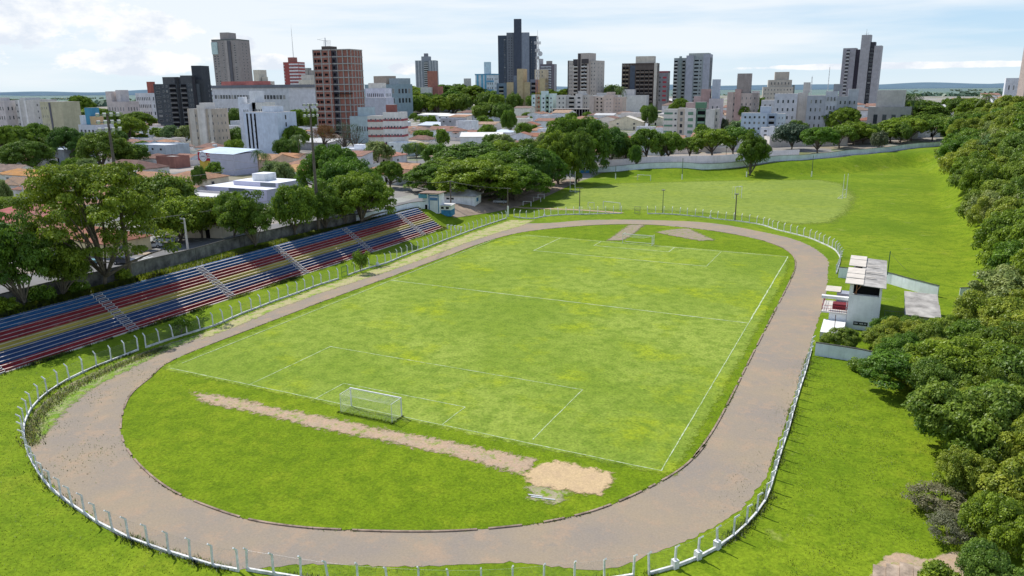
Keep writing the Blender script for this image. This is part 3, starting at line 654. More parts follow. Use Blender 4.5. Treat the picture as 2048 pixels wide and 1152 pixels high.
# ------------------------------------------------------------------ masts, poles, lamps, wires
def mast(label,x,y,h,lean=0):
    z=h1(x,y); r=thing('floodlight_mast',label,'floodlight',(x,y,z))
    MB().path([(0,0,-.3),(0,0,h*.33),(0,0,h*.66),(0,0,h)],[.42,.36,.27,.18],WOODP,10).put('pole',r,smooth=True)
    fr=MB()
    for zz in (h-.3,h-1.5,h-2.7): fr.box(-1.9,1.9,-.08,.08,zz,zz+.14,GREYI)
    fr.put('crossarms',r)
    lm=MB(); lm.box(-.26,.26,-.34,.0,-.28,.28,plain('lamp_housing',(.35,.36,.36),.6)); lm.box(-.22,.22,-.36,-.343,-.24,.24,plain('lamp_glass',(.6,.62,.62),.2)); me=lm.me('lamp')
    for zz in (h-.3,h-1.5,h-2.7):
        for k in range(4): 
            q=link('lamp',me,r,(-1.6+k*1.07,-.1,zz+.2)); q.rotation_euler=(.5,0,0)
    r.rotation_euler=(0,0,math.radians(70 if x<0 else -70)); return r
x0,y0,z0=-32.1,19.8,5.0; mast('tall floodlight mast at the left end of the stand, among airy trees',x0,y0,ztop(x0,y0,228)-z0)
x0,y0,z0=-31.6,70.5,4.9; mast('tall floodlight mast behind the middle of the stand',x0,y0,ztop(x0,y0,208)-z0)
mast('thick floodlight mast leaning out of frame on the right',111.5,95.2,27)
def pole(name,label,px,py,pytop,r=.12,mat=WOODP,arm=None,white=0,cat='pole'):
    x,y,z=at(px,py); h=ztop(x,y,pytop)-z; R=thing(name,label,cat,(x,y,z))
    MB().tube((0,0,-.3),(0,0,h),r*1.25,r*.8,mat,8).put('shaft',R)
    if white: MB().tube((0,0,-.1),(0,0,white),r*1.7,r*1.6,WHITE,8).put('whitewashed_foot',R)
    if arm=='T': MB().box(-1.1,1.1,-.06,.06,h-.35,h-.2,GREYI).put('crossarm',R)
    if arm=='lamp': MB().tube((0,0,h-.1),(1.3,-.3,h+.25),.05,.05,GREYI,5).box(1.1,1.9,-.45,-.2,h+.18,h+.32,LCONC).put('lamp_arm',R)
    if arm=='head': MB().box(-.5,.5,-.3,.3,h,h+.25,GREYI).put('lamp_head',R)
    if arm=='hv':
        MB().box(-1.2,.1,-.07,.07,h-.25,h-.1,GREYI).box(-1.,.05,-.05,.05,h-1.0,h-.9,GREYI).put('crossarm',R)
        for k in (-1.1,-.6,-.1): MB().tube((k,0,h-.1),(k,0,h+.15),.06,.04,WHITE,6).put('insulator',R)
    return R,(x,y,z+h)
_,k1=pole('utility_pole','dark pole with crossarm and white foot at the far left corner of the track fence',1016,433,375,.16,WOODP,'T',3.2)
_,k2=pole('utility_pole','dark pole with crossarm just behind the blue and white ticket kiosk',902,415,361,.18,WOODP,'T')
pole('lamp_pole','pole with crossarm behind the far bend, left of the goal frames',1159,429,374,.13,WOODP,'T',2.4)
pole('lamp_pole','thin pole with small lamp head behind the middle of the far bend',1325,427,381,.1,plain('mossy_pole',(.12,.17,.1)),'head')
pole('lamp_pole','dark pole in front of the edge on goal, behind the far right bend',1470,440,389,.16,WOODP,'head')
for a,b,c,l in ((1231,358,331,'leftmost of four thin poles along the foot of the bank'),(1364,359,316,'second of four thin poles along the foot of the bank'),(1493,354,319,'third of four thin poles at the bank, under the airy tree'),(1623,353,311,'rightmost of four thin poles along the foot of the bank')):
    pole('lamp_pole',l,a,b,c,.13,plain('mossy_pole',(.12,.17,.1)),None,2.2)
pole('utility_pole','grey concrete pole with short arms on the street by the dark wall',377,508,437,.2,LCONC,'hv')
_,k5=pole('utility_pole','grey concrete pole at the street corner on the far left',54,428,372,.2,LCONC,'hv')
pole('utility_pole','tall thin concrete pole on the street left of the striped building',472,232,205,.2,LCONC,'hv')
for a,b,c,l in ((1268,327,300,'street lamp between the trees of the back street, left one'),(1452,313,280,'street lamp between the trees of the back street, right one')): pole('street_lamp',l,a,b,c,.1,GREYI,'lamp',0,'street lamp')
def cable(name,label,A,B,sag=.8,n=1,sp=.35):
    mb=MB()
    for k in range(n):
        P=[]
        for i in range(13):
            t=i/12; p=[A[j]*(1-t)+B[j]*t for j in range(3)]; p[2]-=sag*4*t*(1-t); p[0]+=(k-(n-1)/2)*sp; P.append(p)
        mb.path(P,.022,GREYI,4)
    o=mb.put(name); tag(o,label,'cable')
cable('power_cable','bundle of power cables between the kiosk pole and the track corner pole',(k2[0],k2[1],k2[2]-.2),(k1[0],k1[1],k1[2]-.2),.5,4,.3)
p3=C0+ray(800,360)*175; cable('power_cable','power cables running left from the kiosk pole into the trees',(k2[0],k2[1],k2[2]-.2),tuple(p3),.5,3,.3)
p4=C0+ray(-40,318)*205; p5=C0+ray(128,398)*190
cable('power_cable','power cables sagging over the street corner on the far left',tuple(p4),tuple(k5),.6,3,.4)
for a,b,l in ((((-47,20,13.)),((-44,95,12.)),'power cables along the street behind the dark wall'),((-60,128,12.),(-150,142,13.),'power cables over the houses left of the gatehouse road'),((-98,60,13.),(-106,180,13.),'power cables crossing the far left streets')): cable(l and 'power_cable',l,a,b,.9,3,.45)
# ------------------------------------------------------------------ streets on the left and behind the back field
ASPH=TAR; PAVE=plain('pavement',(.46,.36,.27),.95,.2,.3,0); YEL=plain('yellow_kerb_paint',(.6,.38,.08),.8,.15); RL=plain('road_paint',(.62,.62,.6),.8,.3,2)
strip('street',[(-46,-60),(-45,20),(-43,60),(-40,90),(-38,118),(-42,150),(-52,190),(-60,230),(-70,300)],15,ASPH,.06)
strip('street',[(-40,33),(-75,40),(-140,52),(-260,70)],12,ASPH,.08)
strip('street',[(-34,249),(17,266),(55,295),(86,339),(112,386)],9,ASPH,.06)
strip('street',[(-28,255),(-46,330),(-80,520)],8,ASPH,.09)
strip('pavement',[(-35.5,-60),(-35.4,30),(-33.8,70),(-31.8,100)],2.2,PAVE,.16,nx=3)
strip('pavement',[(-34,254.5),(17,271.5),(53,300.5),(83,345),(108,390)],2.5,PAVE,.12,nx=3)
strip('street',[(-60,125),(-110,135),(-200,150),(-330,175)],9,ASPH,.07)
strip('street',[(-95,40),(-100,130),(-110,240),(-120,400)],9,ASPH,.1)
strip('street',[(-165,50),(-172,150),(-185,300)],9,ASPH,.1)
strip('street',[(-60,225),(-150,245),(-300,280)],9,ASPH,.085)
strip('car_park',[(-31,118),(-24,150),(-28,200),(-32,228)],14,plain('packed_soil',(.30,.23,.17),.95,.3,.3),.07)
strip('dirt_path',[(-22,146),(-10,150),(6,152),(20,151)],2.2,D1,.06,nx=3)
def zebra(name,px,n,ln,w=.5,gap=.55,rz=0):
    x,y,z=at(*px); b=MB()
    c,s=math.cos(rz),math.sin(rz)
    for i in range(n):
        u0=i*(w+gap); P=[]
        for (u,vv) in ((u0,0),(u0+w,0),(u0+w,ln),(u0,ln)):
            X=x+u*c-vv*s; Y=y+u*s+vv*c; P.append((X,Y,h1(X,Y)+.14))
        b.poly(P,RL)
    o=b.put(name); o['kind']='structure'
zebra('crossing_stripes',(262,520),11,3.2,.5,.6,.15); zebra('crossing_stripes',(275,495),4,3.,.5,.6,.9); zebra('parking_stripes',(318,500),8,4.,.15,2.2,1.3)
zebra('parking_stripes',(778,418),9,4.5,.2,2.3,1.5)
x0,y0,z0=at(268,506); o=MB(); o.v=[]; 
isl=[(x0+3.2*math.cos(t)*1.6,y0+1.6*math.sin(t)) for t in np.linspace(0,2*math.pi,18)[:-1]]
b=MB(); b.poly([(p[0],p[1],z0+.22) for p in isl],PAVE)
for i in range(len(isl)):
    p,q=isl[i],isl[(i+1)%len(isl)]; b.poly([(p[0],p[1],z0-.1),(q[0],q[1],z0-.1),(q[0],q[1],z0+.22),(p[0],p[1],z0+.22)],YEL)
b.put('traffic_island')['kind']='structure'
# ------------------------------------------------------------------ kiosks by the gate
BLUEP=plain('blue_paint',(.05,.22,.42),.7,.2,.6,.3); WB=paint((.66,.72,.76),.15,.35)
x0,y0,z0=at(868,424); K=thing('gatehouse','tall narrow white gatehouse with blue trim beside the grandstand end','kiosk',(x0,y0,z0),.15)
MB().box(-3.4,1.6,0,4,-.4,5.2,WB).put('wall',K); MB().box(-4.3,2.1,-.6,4.6,5.2,5.4,plain('rusty_roof',(.28,.2,.15),.9,.3,1)).put('roof',K)
MB().box(-1.5,-1.25,-.06,-.003,-.2,5.1,BLUEP).box(1.35,1.6,-.06,-.003,-.2,5.1,BLUEP).box(-1.2,1.3,-.06,-.003,4.5,4.8,BLUEP).put('trim',K)
MB().box(-1.1,1.2,-.09,-.003,3.3,4.1,plain('blue_sign',(.12,.25,.45),.7)).put('sign_board',K)
MB().box(-4.4,-2.0,-.55,.3,3.9,5.0,plain('teal_panel',(.12,.36,.42),.7)).put('awning',K); MB().box(-3.0,-2.0,-.3,-.003,-.2,2.0,DARK).put('door',K)
x0,y0,z0=at(886,429); K=thing('ticket_kiosk','squat white and blue ticket kiosk with flat slab roof','kiosk',(x0,y0,z0),.25)
MB().box(-2.2,2.4,0,4,1.3,2.5,WB).put('wall',K); MB().box(-2.21,2.41,-.01,4.01,-.5,1.297,plain('bright_blue',(.06,.25,.45),.7,.25,1,.3)).put('base',K)
MB().box(-2.5,2.7,-.5,4.3,2.503,2.68,LCONC).put('roof',K)
for a in (-.6,.9): MB().box(a,a+.9,-.05,-.003,1.6,2.2,DARK).put('window',K)
x0,y0,z0=at(940,411); K=thing('changing_room','low white building with grey hipped roof under the big trees','building',(x0,y0,z0),.2)
MB().box(-9,1.5,0,7,-.4,2.9,WB).put('wall',K)
q=MB(); q.v=[(-9.5,-.6,2.8),(2.1,-.6,2.8),(2.1,7.6,2.8),(-9.5,7.6,2.8),(-6,3.5,4.5),(-1.4,3.5,4.5)]; q.f=[(0,1,5,4),(1,2,5),(2,3,4,5),(3,0,4)]; q.m=[q.mi(FIBRE)]*4; q.put('roof',K)
for a in (-7.6,-6.2): MB().box(a,a+1,-.05,-.003,1.7,2.2,DARK).put('window',K)
MB().box(1.5,1.55,2,4,.9,2,BLUEP).put('window',K)
x0,y0,z0=at(1160,346); K=thing('pavilion','low blue and white pavilion with canopy at the left end of the street wall','building',(x0,y0,z0),.45)
MB().box(-9,5,0,7,1.2,3.0,paint((.6,.6,.55))).put('wall',K); MB().box(-9,5,-.02,7,-.5,1.197,BLUEP).put('base',K); MB().box(-9.5,5.6,-1.2,7.5,3.0,3.3,LCONC).put('roof',K)
MB().box(-7,-4,-.06,-.003,-.2,2.6,plain('navy_door',(.02,.04,.14),.6)).put('door',K); MB().box(-3,-1,-.06,-.003,-.2,2.6,plain('navy_door',(.02,.04,.14),.6)).put('door',K); MB().box(1.3,2.2,-.06,-.003,1.3,2.3,DARK).put('window',K)
q=MB(); q.v=[(-13,8,3.3),(3,8,3.3),(5,15,4.6),(-11,15,4.6)]; q.f=[(0,1,2,3)]; q.m=[q.mi(sheet((.09,.24,.34)))]; q.put('awning',K)
wall('boundary_wall','high cream wall behind the street trees of the back field',[(-26,262),(17,277),(42,294),(52,303)],3.4,paint((.62,.60,.58)),step=6,cap=None)
# ------------------------------------------------------------------ foliage
def leafmat(name,dark,light,trans=.3):
    m,nt,o=newmat(name); oi=nt.nodes.new('ShaderNodeObjectInfo')
    c=ramp(nt,attr(nt,'tint'),[(0.,dark),(1.,light)])
    c=mix(nt,oi.outputs['Random'],mix(nt,1.,c,(.70,.80,.9),'MULTIPLY'),mix(nt,1.,c,(1.42,1.14,1.),'MULTIPLY'))
    d=nt.nodes.new('ShaderNodeBsdfDiffuse'); t=nt.nodes.new('ShaderNodeBsdfTranslucent'); s=nt.nodes.new('ShaderNodeMixShader')
    g=nt.nodes.new('ShaderNodeBsdfGlossy'); g.inputs['Roughness'].default_value=.45; g.inputs[0].default_value=(.5,.5,.5,1); s2=nt.nodes.new('ShaderNodeMixShader'); s2.inputs[0].default_value=.035
    nt.links.new(c,d.inputs[0]); nt.links.new(c,t.inputs[0]); s.inputs[0].default_value=trans
    nt.links.new(d.outputs[0],s.inputs[1]); nt.links.new(t.outputs[0],s.inputs[2]); nt.links.new(s.outputs[0],s2.inputs[1]); nt.links.new(g.outputs[0],s2.inputs[2]); nt.links.new(s2.outputs[0],o.inputs[0]); return m
LF={'green':leafmat('leaf_green',(.05,.12,.010),(.25,.40,.03),.35),'dark':leafmat('leaf_dark',(.035,.09,.012),(.17,.30,.032)),
'olive':leafmat('leaf_olive',(.07,.15,.012),(.33,.43,.05),.35),'pale':leafmat('leaf_pale',(.09,.16,.04),(.30,.40,.13)),'grey':leafmat('leaf_greygreen',(.045,.08,.04),(.15,.20,.11)),
'feather':leafmat('leaf_feather',(.05,.11,.01),(.25,.37,.03),.35),
'dry':leafmat('leaf_dry',(.09,.11,.05),(.24,.25,.15)),
'brown':leafmat('leaf_brown',(.11,.06,.02),(.28,.17,.07)),'palm':leafmat('leaf_palm',(.03,.08,.02),(.12,.2,.05))}
def quads(cen,nrm,size,asp=1.7):
    """leaf sized rhombi around points"""
    n=len(cen); nrm=nrm/np.linalg.norm(nrm,axis=1,keepdims=True); r=RNG.normal(0,1,(n,3))
    a=np.cross(nrm,r); a/=np.linalg.norm(a,axis=1,keepdims=True); b=np.cross(nrm,a)
    s=(size*(.7+.6*RNG.random(n)))[:,None]; a=a*s*.5*asp; b=b*s*.5
    V=np.stack([cen-a,cen-b*.9,cen+a,cen+b*.9],1).reshape(-1,3); return V,np.arange(4*n).reshape(n,4)
def crown(kind,cfg,seed):
    rg=np.random.default_rng(seed); nc,nl,rc,fl,ls,cb=cfg['nc'],cfg['nl'],cfg['rc'],cfg['fl'],cfg['ls'],cfg['cb']
    C=[]
    while len(C)<nc:
        th=rg.random()*2*math.pi; u=rg.random(); lob=1+.13*math.sin(3*th+seed)+.09*math.sin(5*th+2*seed)
        if kind=='umbrella':
            r=math.sqrt(u)*.88*lob; top=1-.52*(r**2.4)+.05*math.sin(7*th*r+seed); z=cb+(1-cb)*(top-.07-rg.random()**1.6*(.30 if r<.6 else .5)); z=max(z,cb+.02)
        elif kind=='multi':
            if len(C)==0: SUB=[(rg.normal(0,.40),rg.normal(0,.40),rg.uniform(.35,.62),rg.uniform(.34,.56)) for _ in range(7)]+[(0,0,.5,.6)]
            sx_,sy_,sz_,sr_=SUB[rg.integers(8)]; ct=rg.random()*1.5-.5; q_=math.sqrt(max(0,1-ct*ct))*sr_*(.7+.3*rg.random()); z=cb+(1-cb)*min(1.0,sz_+ct*sr_*.85)
            C.append((sx_+q_*math.cos(th),sy_+q_*math.sin(th),z)); continue
        elif kind=='airy':
            r=math.sqrt(u)*.86*lob; lay=rg.choice([.25,.5,.75,.93],p=[.16,.26,.32,.26]); r*=(1.0 if lay<.8 else .7); top=lay-.16*r*r+rg.normal(0,.05); z=cb+(1-cb)*max(.08,min(1,top))
        elif kind=='cone':
            zz=rg.random()**.8; r=(1-zz*.75)*(.55+.45*rg.random())*lob*.9; z=cb+(1-cb)*zz
        else:
            ct=rg.random()*1.75-.75; rr=(.72+.28*rg.random()); s=math.sqrt(max(0,1-ct*ct)); r=s*rr*.85*lob; z=cb+(1-cb)*(.5+.45*ct*rr)
            if cfg.get('flatb') and ct<0: z=cb+(1-cb)*(.5+.45*ct*.7)
        C.append((r*math.cos(th),r*math.sin(th),z))
    C=np.array(C); rcs=rc*(.7+.6*rg.random(nc)); tint=rg.random(nc)
    idx=np.repeat(np.arange(nc),nl); n=len(idx); d=rg.normal(0,1,(n,3)); d/=np.linalg.norm(d,axis=1,keepdims=True)
    d[:,2]=np.where((d[:,2]<0)&(rg.random(n)<.62),-d[:,2],d[:,2]); rad=(.45+.55*rg.random(n)**.4)
    off=d*(rcs[idx]*rad)[:,None]; off[:,2]*=fl
    P=C[idx]+off; cc=C[idx].copy(); cc[:,2]-=.1
    nr=d*.7+np.array([0,0,.75])+rg.normal(0,.45,(n,3))
    V,Fq=quads(P,nr,ls*np.ones(n)); t=np.clip(tint[idx]*.55+rg.random(n)*.45,0,1)
    me=fastmesh('crown',V,Fq,[LF[cfg['mat']]],{'tint':('FACE',t)}); 
    # trunk and limbs
    b=MB(); tr=cfg.get('tr',.05); fk=cb*cfg.get('fk',.55); lean=rg.normal(0,.04,2)
    b.path([(0,0,-.05),(lean[0]*.5,lean[1]*.5,fk*.5),(lean[0],lean[1],fk)],[tr*1.25,tr*.95,tr*.85],BARK,8)
    for k in range(cfg.get('limbs',9)):
        c=C[rg.integers(nc)]; mid=(c[0]*.35+lean[0],c[1]*.35+lean[1],fk+(c[2]-fk)*.45); m2=(c[0]*.7,c[1]*.7,fk+(c[2]-fk)*.78)
        b.path([(lean[0],lean[1],fk-.02),mid,m2,tuple(c)],[tr*.6,tr*.42,tr*.26,tr*.1],BARK,5)
        for q in range(2):
            e=C[rg.integers(nc)]
            if np.hypot(e[0]-m2[0],e[1]-m2[1])<.5: b.tube(mid,tuple(e),tr*.25,tr*.07,BARK,4,False)
    return me,b.me('trunk')
CF={'umbrella':dict(nc=210,nl=190,rc=.15,fl=.5,ls=.031,cb=.30,mat='green',tr=.055,limbs=12),
'umbrellab':dict(nc=240,nl=200,rc=.145,fl=.6,ls=.030,cb=.16,mat='green',tr=.055,limbs=12),
'umbrellad':dict(nc=220,nl=190,rc=.15,fl=.55,ls=.031,cb=.2,mat='dark',tr=.05,limbs=10),
'round':dict(nc=110,nl=170,rc=.22,fl=.7,ls=.045,cb=.22,mat='green',tr=.05,limbs=7),
'roundd':dict(nc=110,nl=170,rc=.22,fl=.7,ls=.045,cb=.2,mat='dark',tr=.05,limbs=7),
'pale':dict(nc=60,nl=120,rc=.27,fl=.7,ls=.065,cb=.25,mat='pale',tr=.05,limbs=6),
'greyg':dict(nc=75,nl=90,rc=.25,fl=.6,ls=.06,cb=.25,mat='grey',tr=.04,limbs=9),
'airy':dict(nc=190,nl=230,rc=.13,fl=.36,ls=.0195,cb=.26,mat='feather',tr=.026,limbs=24,fk=.45),
'airy2':dict(nc=170,nl=200,rc=.15,fl=.5,ls=.027,cb=.14,mat='feather',tr=.03,limbs=16,fk=.4),
'street':dict(nc=100,nl=160,rc=.2,fl=.5,ls=.045,cb=.38,mat='green',tr=.05,limbs=10),
'cone':dict(nc=90,nl=120,rc=.26,fl=.6,ls=.07,cb=.06,mat='dark',tr=.05,limbs=5),
'bank':dict(nc=230,nl=220,rc=.165,fl=.6,ls=.032,cb=.1,mat='olive',tr=.03,limbs=8,flatb=1),
'bankg':dict(nc=230,nl=220,rc=.165,fl=.6,ls=.032,cb=.1,mat='green',tr=.03,limbs=8,flatb=1),
'bankp':dict(nc=130,nl=200,rc=.22,fl=.6,ls=.042,cb=.1,mat='pale',tr=.03,limbs=8,flatb=1),
'bare':dict(nc=60,nl=14,rc=.2,fl=.5,ls=.03,cb=.4,mat='grey',tr=.04,limbs=26),
'barebrown':dict(nc=60,nl=55,rc=.2,fl=.5,ls=.04,cb=.4,mat='brown',tr=.04,limbs=20),
'dryb':dict(nc=90,nl=60,rc=.2,fl=.5,ls=.04,cb=.05,mat='dry',tr=.02,limbs=20,flatb=1),
'shrub':dict(nc=40,nl=80,rc=.32,fl=.8,ls=.09,cb=.02,mat='green',tr=.02,limbs=4,flatb=1),
'sapling':dict(nc=26,nl=60,rc=.34,fl=.6,ls=.1,cb=.35,mat='green',tr=.035,limbs=6)}
SHP={'umbrella':'umbrella','umbrellab':'umbrella','umbrellad':'umbrella','street':'umbrella','airy':'airy','cone':'cone','bare':'umbrella','barebrown':'umbrella','sapling':'round'}
SHP.update(bank='multi',bankg='multi',bankp='multi',airy2='multi')
PROTO={}
def proto(kind):
    if kind not in PROTO:
        nv=4 if kind in ('bank','bankg') else 3 if kind in('umbrella','street','round') else (2 if kind in ('umbrellad','roundd') else 1)
        PROTO[kind]=[crown(SHP.get(kind,'round'),CF[kind],11*i+len(kind)+3*len(PROTO)) for i in range(nv)]
    return PROTO[kind]
TREES=[]
ADJ={'umbrella':'wide flat topped green','umbrellab':'wide domed green','umbrellad':'broad dark green','round':'rounded leafy green','roundd':'dense round dark','pale':'pale yellowish green','greyg':'greyish green','airy':'tall open feathery','airy2':'loose leafy','street':'spreading street','cone':'tall dark pointed','bank':'bushy olive green','bankg':'bushy bright green','bankp':'pale green bushy','bare':'leafless grey','barebrown':'bare reddish brown','dryb':'dry greyish','shrub':'low green','sapling':'slim young'}
def tree_w(kind,x,y,R,Ht,label=None,group=None,z=None,name=None):
    z=h1(x,y) if z is None else z; pr=proto(kind); c,t=pr[len(TREES)%len(pr)]
    r=thing(name or ('shrub' if kind in('shrub','dryb') else 'tree'),label,'shrub' if kind in('shrub','dryb') else 'tree',(x,y,z-.15),random.random()*6.28,group); r.scale=(R,R,Ht)
    link('crown',c,r); link('trunk',t,r); TREES.append((r,kind,label)); return r
def tree(kind,px,pyt,wpx,base=None,d=None,label=None,maxh=26):
    x,y,z=at(px,base) if base else atd(px,d)
    dd=prj(x,y,z)[2]; Ht=max(2.5,min(maxh,ztop(x,y,pyt)-z)); return tree_w(kind,x,y,wpx*dd/F_/2*1.16,Ht,label)
def palm_proto(seed):
    rg=random.Random(seed); b=MB(); b.path([(0,0,-.05),(.01,.01,.4),(0,0,.86)],[.05,.035,.028],BARK,7); V=[];Fc=[];T=[]
    for k in range(16):
        a=k*2.4+rg.random()*.3; el=.9-(k/16)*1.3; P=[]
        for i in range(7):
            t=i/6; rr=t*.95; P.append(np.array([math.cos(a)*rr*math.cos(el*.6),math.sin(a)*rr*math.cos(el*.6),.86+.14*math.sin(el)*t*2-.24*t*t]))
        for i in range(6):
            for s in (-1,1):
                for q in range(3):
                    p=P[i]+(P[i+1]-P[i])*q/3; dr=np.array([-math.sin(a),math.cos(a),0])*s*.2*(1-.5*abs(i/6-.4)); e=p+dr+(P[i+1]-P[i])*.7+np.array([0,0,-.035]); n=(P[i+1]-P[i])*.28
                    j=len(V); V+=[p,p+n,e]; Fc.append((j,j+1,j+2)); T.append(rg.random())
    me=fastmesh('fronds',np.array(V),np.array(Fc),[LF['palm']],{'tint':('FACE',np.array(T))}); return me,b.me('trunk')
PALM=palm_proto(3)
def palm(px,pyt,wpx,base=None,d=None,label=None):
    x,y,z=at(px,base) if base else atd(px,d); dd=prj(x,y,z)[2]; Ht=max(3,ztop(x,y,pyt)-z)
    r=thing('palm_tree',label,'palm tree',(x,y,z),random.random()*6); R=wpx*dd/F_/2; r.scale=(R,R,Ht); link('fronds',PALM[0],r); link('trunk',PALM[1],r); TREES.append((r,'palm',label)); return r
T_=tree
def TW_(kind,x,y,pyt,wpx,label=None,maxh=26):
    z=h1(x,y); dd=prj(x,y,z)[2]; return tree_w(kind,x,y,wpx*dd/F_/2*1.05,min(maxh,ztop(x,y,pyt)-z),label)
TW_('airy',-31.6,14.2,336,300,label='very large feathery tree with pale trunk behind the left part of the stand')
TW_('airy2',-31.4,0.2,432,190,label='leafy tree at the left edge behind the stand'); TW_('airy2',-31.6,7.,478,105,label='smaller leafy tree between the left edge tree and the large feathery one')
TW_('airy2',-31.0,49,385,128,label='full bright green tree standing close behind the dark wall')
T_('round',590,372,80,470,label='dark leafy tree right of the full bright green one'); TW_('airy2',-31.6,73.5,365,92,label='grey green loose tree behind the middle floodlight mast',maxh=14)
TW_('airy2',-31.4,80,368,84,label='loose leafy tree right of the middle floodlight mast',maxh=13); TW_('airy2',-33.5,90,360,84,label='loose leafy tree nearest the white wall by the gatehouse',maxh=13); T_('round',470,384,60,480,label='small round tree between the bright tree and the pole')
T_('umbrella',668,290,105,d=225,label='tall domed tree, farthest of the row behind the middle mast'); T_('umbrellab',700,318,125,d=205,label='broad domed tree in the middle of the row behind the mast'); T_('umbrellab',722,345,120,d=190,label='nearest broad tree of the row behind the middle mast')
T_('round',360,398,110,d=168,label='round green tree right of the large feathery tree'); T_('round',405,396,90,d=172,label='round tree above the dark shade on the street'); T_('roundd',445,398,80,d=178,label='dark tree left of the bright tree by the wall'); T_('roundd',332,352,120,d=190,label='dark tree crown just right of the left mast top')
T_('sapling',723,503,28,546,label='slim young tree on the grass strip by the green gate'); T_('sapling',364,640,36,668,label='pale sparse bush growing at the fence foot in stand shade')
for i,(a,b,c,d_) in enumerate([(862,330,95,262),(892,316,110,285),(948,287,150,300),(955,318,150,246),(1002,306,130,262),(1052,292,110,272),(1086,302,80,282),(1030,330,120,252),(925,345,90,250),(1010,284,110,305)]):
    T_(['umbrellab','umbrellab','umbrellad'][i%3],a,b,c,d=d_,maxh=21)
for a,b,c,k in ((1132,233,80,'umbrellab'),(1176,238,88,'umbrellab'),(1116,266,84,'umbrellab'),(1152,260,70,'umbrellad')): T_(k,a,b,c,d=300 if b>250 else 335)
# trees along the street behind the back field
for a,b,c,bs,k in ((1222,258,66,327,'roundd'),(1250,275,42,327,'roundd'),(1292,258,56,326,'street'),(1337,266,58,322,'street'),(1380,276,48,318,'street'),(1425,259,72,315,'street'),(1466,256,60,312,'street'),(1583,248,66,300,'greyg'),(1635,255,64,309,'street'),(1678,252,56,297,'street'),(1705,244,64,290,'umbrella'),(1735,262,34,288,'street'),(1757,264,32,303,'greyg'),(1781,242,62,285,'street'),(1822,238,56,282,'street'),(1864,240,46,281,'street')): T_(k,a,b,c,bs)
T_('airy2',1497,262,76,351,label='airy tree growing on the bank below the blue wall')
# named crowns in the town
TOWN=[(57,280,90,'umbrellad',315),(212,258,90,'umbrellad',330),(262,266,62,'roundd',340),(140,246,72,'umbrellad',360),(30,224,74,'umbrella',380),(80,227,60,'umbrella',400),(108,224,70,'round',400),(12,247,50,'umbrella',370),(278,197,62,'umbrella',560),(195,190,72,'umbrella',640),(165,192,50,'umbrella',700),(212,202,52,'round',600),(228,212,40,'round',560),(236,238,40,'roundd',440),(264,224,56,'umbrella',470),(342,229,34,'pale',470),(374,230,34,'pale',470),(403,224,32,'round',440),(470,262,32,'round',360),(478,188,46,'roundd',580),(478,232,48,'roundd',440),(535,242,40,'round',440),(560,250,50,'umbrella',400),(590,252,52,'umbrella',390),(575,266,50,'roundd',370),(598,186,36,'round',560),(622,184,42,'round',560),(748,204,28,'round',480),(690,240,56,'bare',395),(712,243,40,'bare',390),(650,250,42,'barebrown',400),(758,263,52,'pale',345),(876,272,54,'round',330),(970,184,50,'roundd',640),(1005,187,40,'roundd',630),(1018,213,30,'round',520),(1047,224,30,'round',480),(975,230,30,'round',470),(985,243,40,'round',400),(1008,250,42,'pale',390),(1090,240,34,'pale',400),(820,172,60,'umbrella',900),(850,176,50,'umbrella',860),(885,170,64,'umbrella',880),(920,168,60,'umbrella',900),(950,170,56,'umbrella',860),(905,182,50,'umbrella',800),(1030,170,50,'umbrella',900),(1060,178,40,'round',850),(1130,178,30,'umbrella',850),(1100,179,40,'umbrella',850),(1225,170,44,'roundd',820),(1360,181,34,'umbrella',640),(1487,176,44,'umbrella',560),(1503,190,46,'round',500),(1520,172,24,'roundd',600),(1440,200,34,'greyg',480),(1475,214,40,'pale',440),(1298,212,30,'roundd',560),(1590,198,38,'roundd',440),(1688,188,56,'umbrella',440),(1660,195,44,'umbrella',450),(1725,240,50,'roundd',400),(1800,242,40,'roundd',400),(1780,150,44,'cone',520),(1830,157,110,'umbrellad',500),(1842,186,100,'roundd',450),(1800,205,60,'round',430),(1915,172,50,'umbrellad',500),(1945,182,60,'umbrella',480),(1900,195,60,'roundd',430),(150,312,42,'round',270),(180,320,48,'pale',262),(400,333,26,'roundd',262),(430,327,30,'pale',285),(548,326,40,'pale',265),(570,328,42,'pale',255),(12,363,28,'pale',215),(80,380,28,'round',215),(90,400,44,'round',205),(20,395,56,'round',205),(1090,243,30,'pale',400),(1270,283,24,'round',330),(1410,240,24,'pale',380),(695,330,0,'',0)]
for a,b,c,k,d_ in TOWN:
    if c: T_(k,a,b,c,d=d_,maxh=(10 if k in('round','pale','roundd','greyg') and d_<520 else 16) if d_<700 else 25)
for i in range(34): T_(random.choice(['round','umbrella','umbrellab','roundd']),786+i*9.3+random.uniform(-4,4),random.uniform(168,188),random.uniform(26,48),d=random.uniform(760,900),maxh=20)
for a,b,c,d_ in ((520,294,32,290),(534,300,30,285),(732,220,40,0),(815,282,28,320),(835,280,30,318),(1225,168,34,800),(1240,166,28,700),(1820,178,44,470),(1965,180,44,470),(600,262,36,350),(1805,180,40,480)):
    if d_: palm(a,b,c,d=d_)
